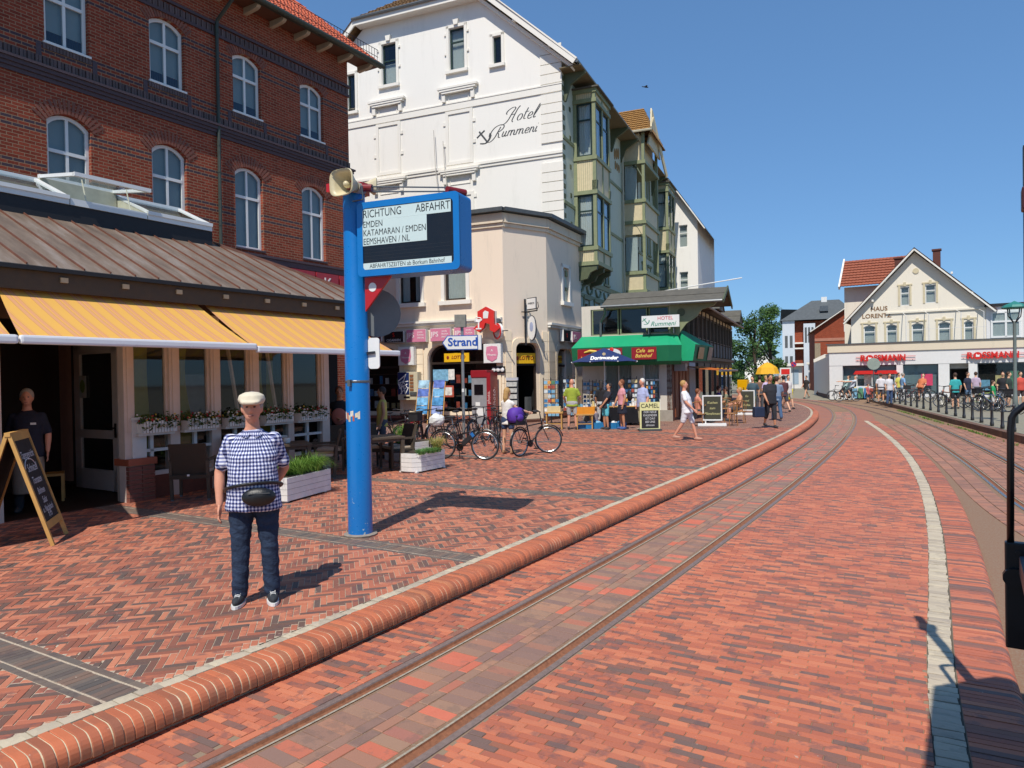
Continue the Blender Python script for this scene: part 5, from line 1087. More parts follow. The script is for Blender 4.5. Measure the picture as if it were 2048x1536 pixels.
LB = thing('lamp_board', 'small black board with three round white lamps above the photo machine', 'lamp', BS.W(-.25, -.06, 2.38), BS.rz); MB().box(-.3, .3, -.06, 0, -.14, .14).build('board', M_BLKS, LB)
for i in (-1, 0, 1): MB().ell((i*.19, -.07, 0), (.09, .03, .09)).build('lamp_globe', M_WHITE, LB)
# ================================================================ cafe with the green canopy, and the long glazed veranda
CF = Fr((3.1, 30.2), 113); K = thing('station_cafe', 'small cafe with a green canopy and a long dark glazed timber veranda', 'building', CF.W(0, 0), CF.rz)
M_STONE = plaster('pale_stone_render', '#cfc8bb', amt=.3)
cop = [(.85, 2.05, .95, 2.75), (2.48, 3.2, .6, 2.75)]
mb = MB(); wall(mb, -.1, 3.67, .1, 5.0, cop+[(.3, 3.6, 3.75, 4.85)], 0, .2); mb.build('wall', M_STONE, K); MB().box(-.1, 3.7, -.06, 0, .1, .62).build('plinth', mat('grey_stone_plinth', '#9b9488', .8, .15), K)
window(K, .85, 2.05, .95, 2.75, y=.1, cols=2, fw=.06, inner='curtain'); window(K, 2.48, 3.2, .6, 2.75, y=.1, cols=1, trans=1.85, fw=.07, inner='curtain')
for i in range(5): MB().box(2.6, 3.05, .14, .16, .75+i*.2, .9+i*.2).build('display_item', CARDM[1 if i % 2 else 6], K)
for a, b in ((.35, 1.5), (1.56, 2.7), (2.76, 3.6)):
    f = MB(); ring(f, [(a, 3.75), (b, 3.75), (b, 4.85), (a, 4.85)], .05, .02, .1); w = f.build('window', M_OL, K); MB().quad((a, .06, 3.75), (b, .06, 3.75), (b, .06, 4.85), (a, .06, 4.85)).build('pane', M_GLASS, w)
MB().box(.2, 3.66, .6, .65, 3.7, 4.9).build('room_back', M_DARKIN, K)
# curved side bracket board and gabled veranda roof
mb = MB(); mb.pxz([(3.66, 4.9), (5.5, 4.9), (5.35, 4.75), (4.9, 4.62), (4.7, 4.35), (4.3, 4.1), (4.1, 3.85), (3.95, 3.6), (3.66, 3.55)], -.1, .0); bb_ = mb.build('curved_bracket', M_OL, K); MB().lathe([(.16, -.01), (.16, .01)], 14, (4.1, -.11, 4.55), M=Matrix.Rotation(R(90), 3, 'X')).build('rosette', M_OLD, bb_)
rf = MB(); tiled(rf, (.9, -.5, 4.93), (5.75, -.5, 4.93), (5.75, 1.1, 5.6), (.9, 1.1, 5.6), 3, 2, .02); tiled(rf, (.9, 2.7, 4.93), (5.75, 2.7, 4.93), (5.75, 1.1, 5.6), (.9, 1.1, 5.6), 3, 2, .02); rf.build('veranda_roof', M_SLATE, K)
mb = MB(); mb.tube([(.9, -.54, 4.9), (5.75, -.54, 4.9)], .06, 8); mb.tube([(1.05, -.5, 4.88), (1.0, -.3, 4.6), (.75, -.05, 4.3), (.72, -.05, 2.8)], .05, 8); mb.build('gutter', M_ZN, K)
mb = MB(); mb.beam((5.78, -.55, 4.88), (5.78, 1.1, 5.58), .05, .14); mb.beam((5.78, 2.75, 4.88), (5.78, 1.1, 5.58), .05, .14); mb.build('bargeboard', M_OLD, K)
# canopy: sloping green cloth with a vertical front, turning the corner
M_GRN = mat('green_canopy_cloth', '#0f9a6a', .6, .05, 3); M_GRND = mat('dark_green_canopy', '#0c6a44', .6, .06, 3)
cn = bpy.data.objects.new('canopy', None); COL.objects.link(cn); cn.parent = K
pts = [(-.2, -.05), (-.35, -.75), (3.9, -1.05), (4.3, -.75), (4.25, -.2)]
def band(mb, P0, z0, P1, z1):
    for i in range(len(P0)-1): mb.quad((*P0[i], z0), (*P0[i+1], z0), (*P1[i+1], z1), (*P1[i], z1))
front = [(-.3, -.85), (1.2, -1.0), (3.75, -1.05), (4.2, -.7)]; back = [(-.1, -.02), (1.2, -.02), (3.5, -.05), (3.9, -.02)]
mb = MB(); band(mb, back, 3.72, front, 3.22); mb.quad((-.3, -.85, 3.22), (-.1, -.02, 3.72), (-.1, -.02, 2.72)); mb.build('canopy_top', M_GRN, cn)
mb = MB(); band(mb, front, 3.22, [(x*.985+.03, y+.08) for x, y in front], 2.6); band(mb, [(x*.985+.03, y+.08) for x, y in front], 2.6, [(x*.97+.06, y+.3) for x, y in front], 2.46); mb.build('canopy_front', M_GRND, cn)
M_WINE = mat('wine_red_board', '#8d1b22', .4, .08); M_GOLD = mat('gold_letter', '#e3c257', .45, .05)
def board(x0, x1, s_, y, lines, sh_=0):
    b = MB().box(x0, x1, y-.02, y, 2.68, 3.16).build('canopy_board', M_WINE, cn); b.rotation_euler = (0, 0, R(-3))
    for tx, sz, x, z, m, shr in lines: text(tx, sz, m, b, (x, y-.024, z), shear=shr, bold=.003)
    return b
b1 = board(.05, 1.95, '', -.93, [('LONGMENT', .2, .75, 2.78, M_GOLD, 0), ('~', .5, .75, 3.0, M_GOLD, .2)]); b2 = board(2.35, 3.35, '', -.96, [('Cafe  am', .2, 2.88, 3.02, M_GOLD, .25), ('Bahnhof', .2, 2.82, 2.82, M_GOLD, .25)])
m = MB(); m.tube([(.35, -.96, 3.02), (.6, -.96, 3.08), (.85, -.96, 3.04), (1.0, -.96, 2.95)], [.03, .05, .055, .05], 6); m.build('gold_emblem', M_GOLD, b1)
m = MB(); m.lathe([(.32, -.04), (.32, .04)], 22, (1.55, -1.02, 2.92), M=Matrix.Diagonal(Vector((1.15, 1, .72))) @ Matrix.Rotation(R(90), 3, 'X')); o_ = m.build('oval_board', M_WHITE, b1); MB().ell((1.55, -1.06, 3.1), (.09, .02, .09)).build('red_seal', M_REDS, o_); text('König Pilsener', .105, M_LET, o_, (1.55, -1.065, 2.93), shear=.3)
# hotel board above the canopy
HB = thing('hotel_board', 'white HOTEL board with red capitals and green script above the green canopy', 'sign', CF.W(3.33, -.42, 4.2), CF.rz); MB().box(-.75, .75, -.06, .06, -.24, .24).build('board', M_WHITE, HB); text('HOTEL', .2, mat('pink_red_letter', '#cf5a68', .5), HB, (.2, -.064, .12)); text('Rummeni', .26, mat('sea_green_letter', '#2f8f74', .5), HB, (.1, -.064, -.1), shear=.35)
script(HB, [[(-.3, .75), (.35, -.1)], [(-.5, .3), (.15, .78)], [(-.25, -.16), (.1, -.22), (.38, -.1), (.6, .2), (.62, .5)]], mat('sea_green_letter', '#2f8f74'), (-.6, -.06, -.05), .25, .014, 'anchor_emblem', 0)
for xx in (-.5, .5): MB().box(xx, xx+.03, -.02, .42, -.5, -.24).build('board_strut', M_ZN, HB)
# right hand side of the cafe: brown front, then the veranda, running down the street
CR = Fr((6.5, 28.8), 23); KS = bpy.data.objects.new('side_front', None); COL.objects.link(KS); KS.parent = K; KS.rotation_euler = (0, 0, CR.rz-CF.rz); KS.location = (3.67, 0, 0)
M_BRW = mat('brown_door_wood', '#6a3a26', .55, .2, 6); M_VER = mat('dark_veranda_timber', '#4a4438', .6, .2, 6)
mb = MB(); mb.box(0, 4.2, -.02, .2, .1, 2.9); mb.build('brown_front', M_BRW, KS)
for x in (.5, 1.5, 2.3, 3.2): MB().box(x, x+.65, -.06, -.021, .3, 2.3).build('door_panel', mat('lighter_brown_panel', '#7f4a30', .5, .15), KS)
for x in (1.35, 2.2): MB().cyl((x, -.12, .9), (x, -.12, 1.7), .03).build('door_handle', M_WHITE, KS)
mb = MB(); mb.box(4.2, 23, .0, .1, .1, 5.3); mb.build('wall', mat('veranda_inner', '#3f3a30', .7), KS); MB().box(4.2, 6.0, -.04, 0, .1, 2.6).build('pale_pier', mat('pale_blue_pier', '#a9b4bb', .7), KS)
for k in range(7):
    x = 6.6+k*2.3; f = MB(); f.box(x, x+.14, -.1, 0, .1, 2.6); f.box(x+.14, x+2.3, -.06, 0, 2.4, 2.6); f.build('post', M_VER, KS); MB().quad((x+.14, -.03, .5), (x+2.3, -.03, .5), (x+2.3, -.03, 2.4), (x+.14, -.03, 2.4)).build('pane', M_GLASS, KS)
for k in range(15):
    x = .3+k*1.5; f = MB(); f.box(x, x+.13, -.14, 0, 2.9, 5.25); f.build('post', M_VER, KS); f = MB(); f.box(x+.13, x+1.5, -.08, 0, 3.0, 3.75)
    for q in range(5): f.box(x+.2+q*.26, x+.24+q*.26, -.1, -.08, 3.0, 3.75)
    f.build('veranda_panel', mat('grey_veranda_panel', '#7b7f80', .6, .1), KS); f = MB(); ring(f, [(x+.15, 3.8), (x+1.48, 3.8), (x+1.48, 5.0), (x+.15, 5.0)], .06, -.09, -.02); f.box(x+.78, x+.85, -.09, -.02, 3.8, 5.0); w = f.build('window', M_VER, KS); MB().quad((x+.15, -.04, 3.8), (x+1.48, -.04, 3.8), (x+1.48, -.04, 5.0), (x+.15, -.04, 5.0)).build('pane', M_GLASS, w)
    if x > 2.5: MB().box(x+.15, x+1.45, -.1, -.02, 5.05, 5.25).build('frieze_panel', M_CP, KS)
mb = MB(); mb.box(0, 23.2, -.16, 0, 2.78, 2.95); mb.build('string_course', M_VER, KS); mb = MB(); tiled(mb, (1.5, -.75, 5.25), (23.3, -.75, 5.25), (23.3, 1.6, 5.55), (1.5, 1.6, 5.55), 3, 2, .02); mb.build('veranda_roof', M_SLATE, KS); mb = MB(); mb.tube([(1.5, -.8, 5.2), (23.3, -.8, 5.2)], .06, 6); mb.build('gutter', M_ZN, KS)
for x in (9.0, 19.5):
    mb = MB(); mb.pyz([(-.85, 5.2), (1.5, 5.2), (1.5, 6.0)], x-.9, x-.85); tiled(mb, (x-1.2, -1.0, 5.3), (x-1.2, 2.6, 5.3), (x, 2.6, 6.15), (x, -1.0, 6.15), 2, 2, .02); tiled(mb, (x+1.2, -1.0, 5.3), (x+1.2, 2.6, 5.3), (x, 2.6, 6.15), (x, -1.0, 6.15), 2, 2, .02); mb.pxz([(x-1.1, 5.3), (x+1.1, 5.3), (x, 6.1)], -.95, -.85); mb.build('roof_gable', M_SLATE, KS)
mb = MB(); mb.quad((4.2, 0, 5), (4.2, 3, 5), (4.2, 3, 0), (4.2, 0, 0)); mb.quad((23, 0, 0), (23, 5, 0), (23, 5, 5.4), (23, 0, 5.4)); mb.build('end_wall', M_VER, KS)
# canopy return on this side and the orange awning
cr = bpy.data.objects.new('canopy_return', None); COL.objects.link(cr); cr.parent = KS
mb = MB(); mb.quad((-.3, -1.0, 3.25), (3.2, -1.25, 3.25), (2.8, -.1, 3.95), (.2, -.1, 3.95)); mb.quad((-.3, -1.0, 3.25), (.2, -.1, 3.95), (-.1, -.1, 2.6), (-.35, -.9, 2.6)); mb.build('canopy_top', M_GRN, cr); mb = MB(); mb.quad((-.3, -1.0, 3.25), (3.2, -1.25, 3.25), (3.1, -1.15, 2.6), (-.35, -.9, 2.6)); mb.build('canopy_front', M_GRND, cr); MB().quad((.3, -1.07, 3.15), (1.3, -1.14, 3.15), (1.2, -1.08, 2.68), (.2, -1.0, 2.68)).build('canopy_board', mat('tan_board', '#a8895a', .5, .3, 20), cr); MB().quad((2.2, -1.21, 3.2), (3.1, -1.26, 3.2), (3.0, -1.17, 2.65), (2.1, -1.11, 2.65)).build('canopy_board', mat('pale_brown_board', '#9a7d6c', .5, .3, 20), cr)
OA = thing('awning', 'orange awning over the cafe terrace beside the brown wooden front', 'awning', CR.W(0, 0), CR.rz)
mb = MB(); n = 10; vs = []
for i in range(n+1):
    for j in range(5): u = j/4; vs.append((.8+i*.72, -.15-1.6*u, 2.42-.22*u-.03*math.sin(math.pi*u)+.05*math.sin(i*.9)*u))
mb.add(vs, [(i*5+j, i*5+j+1, (i+1)*5+j+1, (i+1)*5+j) for i in range(n) for j in range(4)]); mb.build('fabric', mat('orange_awning_cloth', '#e0751c', .7, .12, 2), OA); MB().tube([(.8, -1.78, 2.18), (8.0, -1.78, 2.2)], .05, 8).build('front_bar', M_ZN, OA); MB().box(.2, .7, -.5, -.05, 2.2, 2.5).build('awning_motor', mat('grey_machine', '#8c8d90'), OA)
# ================================================================ white gabled house behind the hotel
WG = Fr((11.6, 55.5), 113); WH = thing('white_gable_house', 'white rendered house with a steep dark roof edge behind the green bays', 'house', WG.W(0, 0), WG.rz)
ops = []
for x in (-1.7, .0, 1.6):
    for z in (8.2, 11.8): ops.append((x, x+.65, z, z+1.7))
mb = MB(); wall(mb, -5, 3.0, 0, 14.0, ops+[(.9, 3.0, 13.5, 14.0)] if 0 else ops, 0, .2); mb.add([(-5, 0, 14.0), (3.0, 0, 14.0), (1.2, 0, 16.5), (-5, 0, 16.5)], [(0, 1, 2, 3)]); mb.quad((3, 0, 0), (3, 10, 0), (3, 10, 14), (3, 0, 14)); mb.build('wall', M_HW, WH)
for a, b, c, d in ops: window(WH, a, b, c, d, y=.12, cols=1, trans=c+1.1, fw=.06, inner='curtain')
mb = MB(); mb.beam((.9, -.4, 17.0), (3.6, -.4, 13.0), .08, .3, up=(0, -1, 0)); mb.build('bargeboard', M_HT, WH); mb = MB(); mb.quad((.9, -.45, 17.15), (3.75, -.45, 12.95), (3.75, 10, 12.95), (.9, 10, 17.15)); mb.quad((.9, -.45, 17.15), (-5, -.45, 17.15), (-5, 10, 17.15), (.9, 10, 17.15)); mb.build('roof', mat('dark_slate_roof', '#3b3f45', .7, .2, 4), WH)
# ================================================================ drugstore with the cream gabled house above it
RS = Fr((34.4, 48.1), 123); Q = thing('gabled_house', 'cream house with a steep white edged gable lettered HAUS LORENTZ above a drugstore front', 'house', RS.W(0, 0), RS.rz)
M_CRH = plaster('pale_cream_render', '#e6dfcf', amt=.2); M_FAS = mat('white_fascia', '#dcdbd9', .5, .04)
uw = [(-9.5, -8.72), (-7.98, -7.3), (-6.35, -5.62), (-4.7, -3.97), (-3.15, -2.6)]; ops = [(a, b, 3.97, 5.42, arch(a, b, 5.3, .12)) for a, b in uw]; gw = [(-7.05, -6.48, 6.75, 8.1), (-5.48, -4.83, 6.83, 8.13)]
mb = MB(); wall(mb, -10.35, -1.85, 2.2, 6.0, ops, 0, .18)
top = [(-10.35, 6.0), (-6.12, 10.55), (-1.85, 6.4)]; poly_wall(mb, -10.35, -1.85, 6.0, top, gw)
mb.quad((-10.35, 0, 0), (-10.35, 12, 0), (-10.35, 12, 6), (-10.35, 0, 6)); mb.quad((-1.85, 0, 2), (-1.85, 12, 2), (-1.85, 12, 6.4), (-1.85, 0, 6.4)); mb.build('wall', M_CRH, Q)
for o_ in ops: window(Q, *o_[:4], prof=o_[4], y=.1, cols=1, trans=4.95, fw=.06, inner='curtain')
for a, b, c, d in gw: window(Q, a, b, c, d, y=.08, cols=1, trans=c+.9, fw=.06, inner='curtain')
M_TRM = mat('ochre_cream_trim', '#cbbf9f', .7, .1)
for a, b, c, d in [(o_[0], o_[1], 3.97, 5.45) for o_ in ops]+gw:
    mb = MB(); mb.box(a-.14, a-.01, -.04, 0, c, d+.12); mb.box(b+.01, b+.14, -.04, 0, c, d+.12); mb.box(a-.2, b+.2, -.05, 0, d+.1, d+.2); mb.box((a+b)/2-.08, (a+b)/2+.08, -.08, 0, d+.05, d+.34); mb.build('window_surround', M_TRM, Q)
MB().box(-8.0, -1.9, -.1, 0, 6.2, 6.32).build('string_course', M_CRH, Q); MB().lathe([(.2, -.03), (.2, .03)], 14, (-6.05, -.02, 9.2), M=Matrix.Rotation(R(90), 3, 'X')).build('round_vent', M_TRM, Q)
mb = MB(); mb.beam((-10.8, -.42, 5.6), (-6.12, -.42, 10.7), .1, .3, up=(0, -1, 0)); mb.beam((-1.3, -.42, 5.95), (-6.12, -.42, 10.7), .1, .3, up=(0, -1, 0)); mb.build('bargeboard', M_HT, Q)
mb = MB(); mb.quad((-10.85, -.45, 5.72), (-6.12, -.45, 10.86), (-6.12, 12, 10.86), (-10.85, 12, 5.72)); mb.quad((-1.2, -.45, 6.05), (-6.12, -.45, 10.86), (-6.12, 12, 10.86), (-1.2, 12, 6.05)); mb.build('roof', mat('red_brown_roof', '#7d4734', .8, .2, 5), Q)
for x, z in ((-8.1, 8.8), (-8.9, 7.4), (-3.9, 9.0), (-2.7, 7.5)): MB().box(x, x+.12, -.4, 0, z-.25, z-.1).build('purlin_end', M_HT, Q)
for x, y, zt in ((-7.4, 3, 10.6), (-4.9, 4, 11.1)): MB().box(x-.25, x+.25, y, y+.5, 8.5, zt).box(x-.32, x+.32, y-.07, y+.57, zt, zt+.12).build('chimney', mat('dark_brick_chimney', '#5c352c', .8), Q)
text('HAUS', .44, mat('brown_letter', '#8a6a4a', .6), Q, (-8.45, -.02, 6.62), bold=.008); text('LORENTZ', .44, mat('brown_letter', '#8a6a4a'), Q, (-8.62, -.02, 6.1), bold=.008)
mb = MB(); mb.box(-11.35, -8.0, 4, 9, -.2, 8.8); mb.build('rear_wing', M_CRH, Q); mb = MB(); tiled(mb, (-11.55, 3.2, 8.8), (-6.5, 3.2, 8.8), (-6.5, 6.0, 11.2), (-11.55, 6.0, 11.2), 20, 10, .07); mb.build('rear_roof', mat('brown_red_tile', '#94533c', .8, .25, 6, .3), Q); MB().beam((-11.6, 3.1, 8.7), (-11.6, 6.1, 11.3), .12, .3).build('bargeboard', M_HT, Q)
mb = MB()
for x in (-6.6, -5.2, -3.3, -2.0): mb.tube([(x, -1.6, 3.9), (x, -1.6, 5.9), (x-.3, -.1, 6.2)], .025, 5)
mb.tube([(-6.6, -1.6, 4.9), (-1.9, -1.6, 4.9)], .015, 4); mb.build('balcony_rail', mat('white_metal', '#d6d6d4', .4), Q)
# shop front
DR = thing('drugstore_front', 'single storey white drugstore front with large red shop letters', 'shop', RS.W(0, 0), RS.rz)
p = 2.0; mb = MB(); mb.box(-11.6, 4.5, -p, 0, 2.45, 3.42); mb.build('fascia', M_FAS, DR); mb = MB(); mb.box(-11.7, 4.5, -p-.08, 0.0, 3.425, 4.0); mb.build('parapet', plaster('cream_parapet', '#dccfb8', amt=.2), DR); MB().box(-11.8, 4.5, -p-.16, .1, 4.0, 4.06).build('parapet_cap', M_ZN, DR)
for a, b in ((-11.6, -10.7), (-7.2, -6.8), (-4.65, -4.0), (-2.9, -2.4), (2.6, 3.2)): MB().box(a, b, -p+.02, -p+.4, -.2, 2.45).build('pillar', M_FAS, DR)
M_SHUT = mat('grey_blue_shop_glass', '#7f9298', .3, .08, 1)
for a, b, l in ((-10.7, -7.2, 0), (-6.8, -4.65, 0), (-2.4, 2.6, 1)):
    f = MB(); ring(f, [(a, .35), (b, .35), (b, 2.42), (a, 2.42)], .05, -p+.2, -p+.28); w = f.build('shop_window', M_ZN, DR); MB().quad((a, -p+.24, .35), (b, -p+.24, .35), (b, -p+.24, 2.42), (a, -p+.24, 2.42)).build('pane', M_GLASS, w)
    MB().box(a, b, -p+.5, -p+.55, .3, 2.4).build('window_backing', M_DARKIN if l else M_SHUT, w); MB().box(a, b, -p+.05, -p+.3, -.2, .35).build('window_base', M_FAS, w)
for i in range(6): MB().box(-2.2+i*.8, -1.7+i*.8, -p+.4, -p+.44, .6+.3*(i % 2), 1.3+.3*(i % 3)).build('display_item', CARDM[(i*2+1) % 9], DR)
for x, w_, m in ((-5.7, .7, mat('pink_poster', '#c93f62', .5)), (-9.3, .5, CARDM[6]), (-8.3, .5, CARDM[6])): MB().box(x, x+w_, -p+.15, -p+.2, .95, 1.75).build('poster', m, DR)
MB().box(-4.0, -2.9, -.5, -.45, -.2, 2.45).build('doorway', M_DARKIN, DR); f = MB(); ring(f, [(-4.0, 0), (-2.9, 0), (-2.9, 2.1), (-4.0, 2.1)], .08, -.9, -.8); f.build('door_frame', M_BRN, DR); MB().quad((-4.05, -p+.3, 2.45), (-2.85, -p+.3, 2.45), (-2.85, -.4, 2.45), (-4.05, -.4, 2.45)).build('door_soffit', M_FAS, DR); MB().box(-4.05, -2.85, -1.0, -.9, 2.1, 2.45).build('transom', M_FAS, DR)
for cx, n_ in ((-7.9, ''), (-1.4, '')):
    text('R', .6, M_REDS, DR, (cx-1.6, -p-.14, 2.93), depth=.05, bold=.02, align='LEFT'); text('SSMANN', .6, M_REDS, DR, (cx-.72, -p-.14, 2.93), depth=.05, bold=.02, align='LEFT', sx=.86); m = MB(); m.lathe([(.25, -.05), (.25, .05)], 18, (cx-.98, -p-.14, 2.93), M=Matrix.Rotation(R(90), 3, 'X')); m.build('emblem', M_REDS, DR); MB().pxz([(cx-1.08, 2.86), (cx-.88, 2.86), (cx-.86, 3.0), (cx-.98, 2.98), (cx-1.06, 3.06)], -p-.21, -p-.2).build('emblem_horse', M_WL, DR)
    m = MB(); m.box(cx-1.9, cx+1.9, -p-.08, -p-.06, 3.02, 3.05); m.box(cx-1.9, cx+1.9, -p-.08, -p-.06, 2.8, 2.83)
    for k in range(8): m.box(cx-1.8+k*.5, cx-1.77+k*.5, -p-.08, -p, 2.8, 2.83)
    m.build('letter_rail', M_REDS, DR)
MB().box(-1.85, 4.5, -.05, 6, 2.3, 6.3).build('flat_annex', M_FAS, DR); MB().box(-1.95, 4.6, -.2, 6.1, 6.3, 6.5).build('flat_roof', M_BLK, DR)
for x in (-1.6, .3, 2.2):
    f = MB(); ring(f, [(x, 4.15), (x+1.7, 4.15), (x+1.7, 5.95), (x, 5.95)], .12, -.14, -.05); f.box(x+.8, x+.92, -.14, -.05, 4.2, 5.9); f.box(x, x+1.7, -.15, -.05, 5.2, 5.32); w = f.build('window', M_WHITE, DR); m = MB(); pleats(m, x+.1, x+1.6, 4.2, 5.9, -.07); m.build('curtain', M_CURT, w); MB().quad((x, -.1, 4.2), (x+1.7, -.1, 4.2), (x+1.7, -.1, 5.9), (x, -.1, 5.9)).build('pane', M_GLASS, w)
# low side wing running back along the street
mb = MB(); mb.add([(-11.6, -p, -.3), (-11.6, -p, 3.4), (-14.2, 8, 3.0), (-14.2, 8, -.3), (-14.6, 9, -.3), (-14.6, 9, 3.0)], [(0, 1, 2, 3), (3, 2, 5, 4)]); mb.build('side_wall', M_FAS, DR); mb = MB(); mb.add([(-11.62, -p-.03, -.3), (-11.62, -p-.03, .3), (-14.22, 8, .25), (-14.22, 8, -.3)], [(0, 1, 2, 3)]); mb.build('side_plinth', mat('dark_red_plinth', '#4d2f2b', .7), DR); mb = MB(); mb.add([(-11.6, -p, 3.41), (-14.3, 8, 3.0), (-10, 8, 3.0), (-10, 0, 3.41)], [(0, 1, 2, 3)]); mb.build('side_roof', M_SLATE, DR)
for k in range(9): MB().box(-.15, .15, -.04, .04, 3.02+.0, 3.3).build('balustrade_block', M_HT, DR); 
for i, o_ in enumerate([o for o in DR.children if o.name.startswith('balustrade_block')]): o_.location = (-12.2-i*.26, .4+i*.95, .08-i*.03)
# ================================================================ far end of the street: houses, trees
M_RBF = house_brick('far_red_brick', [], '#a85238', '#944630', '#a37760', ms=.006); M_GRS = mat('grey_slate', '#53585a', .7, .18, 3); M_BLW = plaster('pale_blue_white_render', '#c9d0d6', amt=.15)
FA = Fr((36.3, 95.0), 113); F1 = thing('tall_far_house', 'tall pale house with brick side and grey slate roof at the street end', 'house', FA.W(0, 0), FA.rz)
mb = MB(); mb.box(0, 1.5, -.8, 6, -.5, 8.8); mb.build('wall', M_BLW, F1); mb = MB(); mb.box(1.5, 9, 0, 8, -.5, 8.7); mb.build('brick_wall', M_RBF, F1); mb = MB(); mb.box(2.6, 4.0, -1.2, 0, -.5, 8.3); mb.build('bay', M_BLW, F1)
for z in (2.5, 5.2): 
    for x in (.3, .9): MB().box(x, x+.35, -.82, -.78, z, z+1.6).build('window', M_GRS, F1)
for x in (2.75, 3.15, 3.55): MB().box(x, x+.25, -1.22, -1.18, 5.8, 7.8).build('window', M_GRS, F1)
for z in (5.0, 5.7): MB().box(1.5, 2.7, -1.0, 0, z, z+.18).build('balcony_ledge', M_HT, F1)
mb = MB(); mb.add([(-.3, -1.1, 8.8), (9.5, -1.1, 8.8), (9.5, 8, 8.8), (-.3, 8, 8.8), (3.6, 3, 11.6), (7.0, 3, 11.6)], [(0, 1, 5, 4), (1, 2, 5), (2, 3, 4, 5), (3, 0, 4)]); mb.build('roof', M_GRS, F1); MB().box(4.6, 5.6, -.0, .8, 9.9, 10.6).build('roof_window', M_ZN, F1); MB().box(4.8, 5.5, 2.6, 3.4, 11.3, 12.0).build('chimney', M_WHITE, F1)
mb = MB(); mb.add([(-.4, 2, 8.8), (-.4, 9, 8.8), (3, 9, 10.9), (-.4, 6, 10.9)], [(0, 1, 2, 3)]); mb.build('rear_roof', M_GRS, F1)
FB = Fr((31.6, 75.0), 118); F2 = thing('red_brick_house', 'red brick gabled house with white verge between the drugstore and the tall pale house', 'house', FB.W(0, 0), FB.rz)
mb = MB(); ops = [(3.2, 3.95, 6.1, 7.5), (4.6, 5.3, 6.1, 7.5), (2.4, 3.1, 3.2, 4.6)]; wall(mb, .4, 7.4, -.5, 6.0, [ops[2]], 0, .15, 0); poly_wall(mb, .4, 7.4, 6.0, [(.4, 6.45), (4.0, 8.8), (7.4, 6.5)], [ops[0], ops[1]]); mb.quad((.4, 0, -.5), (-.6, 5, -.5), (-.6, 5, 6.4), (.4, 0, 6.4)); mb.build('wall', M_RBF, F2)
for o_ in ops: window(F2, *o_, y=.08, cols=1, trans=o_[2]+.9, fw=.09, inner='blind')
MB().box(.4, .95, -.03, 0, -.5, 5.0).build('stone_quoin', mat('tan_quoin', '#9a8b74', .8, .2, 9), F2); mb = MB(); mb.box(.4, 7.4, -.05, 0, 5.2, 5.5); mb.build('string_course', mat('pink_band', '#b07a66', .8), F2)
mb = MB(); mb.beam((.0, -.3, 6.2), (4.0, -.3, 8.95), .08, .28, up=(0, -1, 0)); mb.beam((8, -.3, 6.2), (4.0, -.3, 8.95), .08, .28, up=(0, -1, 0)); mb.build('bargeboard', M_HT, F2); mb = MB(); mb.quad((-.1, -.32, 6.2), (4.0, -.32, 9.06), (4.0, 9, 9.06), (-1.2, 9, 6.2)); mb.quad((8.1, -.32, 6.2), (4, -.32, 9.06), (4, 9, 9.06), (8.1, 9, 6.2)); mb.build('roof', M_GRS, F2)
mb = MB(); tiled(mb, (3.9, -1.5, 3.6), (6.8, -1.5, 3.6), (6.8, -.05, 5.6), (3.9, -.05, 5.6), 10, 7, .05); mb.build('lean_to_roof', M_OT, F2)
FC = Fr((33.6, 88.0), 113); F3 = thing('white_kiosk', 'low white kiosk with flat roof at the end of the street', 'kiosk', FC.W(0, 0), FC.rz); MB().box(-1.4, 2.2, 0, 4, -.4, 2.7).build('wall', M_FAS, F3); MB().box(-2.2, 2.4, -.6, 4, 2.75, 3.05).build('flat_roof', M_HT, F3)
for x in (-1.1, .1, 1.1): MB().box(x, x+.7, -.03, 0, .5, 2.3).build('window', mat('pale_sky_pane', '#9fb3c4', .2), F3)
FD = Fr((36.9, 86.0), 113); F4 = thing('white_shop', 'white shop front with white window bars beside the drugstore side wall', 'shop', FD.W(0, 0), FD.rz); MB().box(-.9, 1.6, 0, 4, -.4, 2.9).build('wall', M_FAS, F4); MB().box(-1.1, 1.9, -.5, 4, 2.9, 3.15).build('flat_roof', M_HT, F4)
for x in (-.6, .3): MB().box(x, x+.65, -.03, 0, .5, 2.4).build('window', mat('deep_blue_pane', '#4a6486', .2), F4)
MB().box(1.62, 2.6, -.2, 2, -.4, 2.6).build('dark_gate', mat('dark_red_gate', '#3d2323', .6), F4)
LW = thing('far_white_house', 'tiny white gabled house between the two trees far down the street', 'house', at(1530, 790, 150), R(-20)); MB().pxz([(-4, -9), (4, -9), (4, 6), (0, 9), (-4, 6)], 0, 8).build('wall', M_HW, LW); m = MB(); m.beam((-5, -.2, 5.3), (0, -.2, 9.3), .3, .5, up=(0, -1, 0)); m.beam((5, -.2, 5.3), (0, -.2, 9.3), .3, .5, up=(0, -1, 0)); m.build('roof', M_GRS, LW)
t = NT('leaves'); gi = t.new('NewGeometry'); M_LEAF = None
def leafmat(name, a, b, c):
    t = NT(name); gi = t.new('NewGeometry'); r = gi.outputs['Random Per Island']; col = t.ramp(r, [(0, a), (.5, b), (1, c)]); tr = t.new('BsdfTranslucent'); t.l.new(col, tr.inputs[0]); mx = t.new('MixShader'); mx.inputs[0].default_value = .3
    t.fin(col, .55, spec=.3); t.l.new(t.b.outputs[0], mx.inputs[1]); t.l.new(tr.outputs[0], mx.inputs[2]); t.l.new(mx.outputs[0], t.n['Material Output'].inputs[0]); return t.m
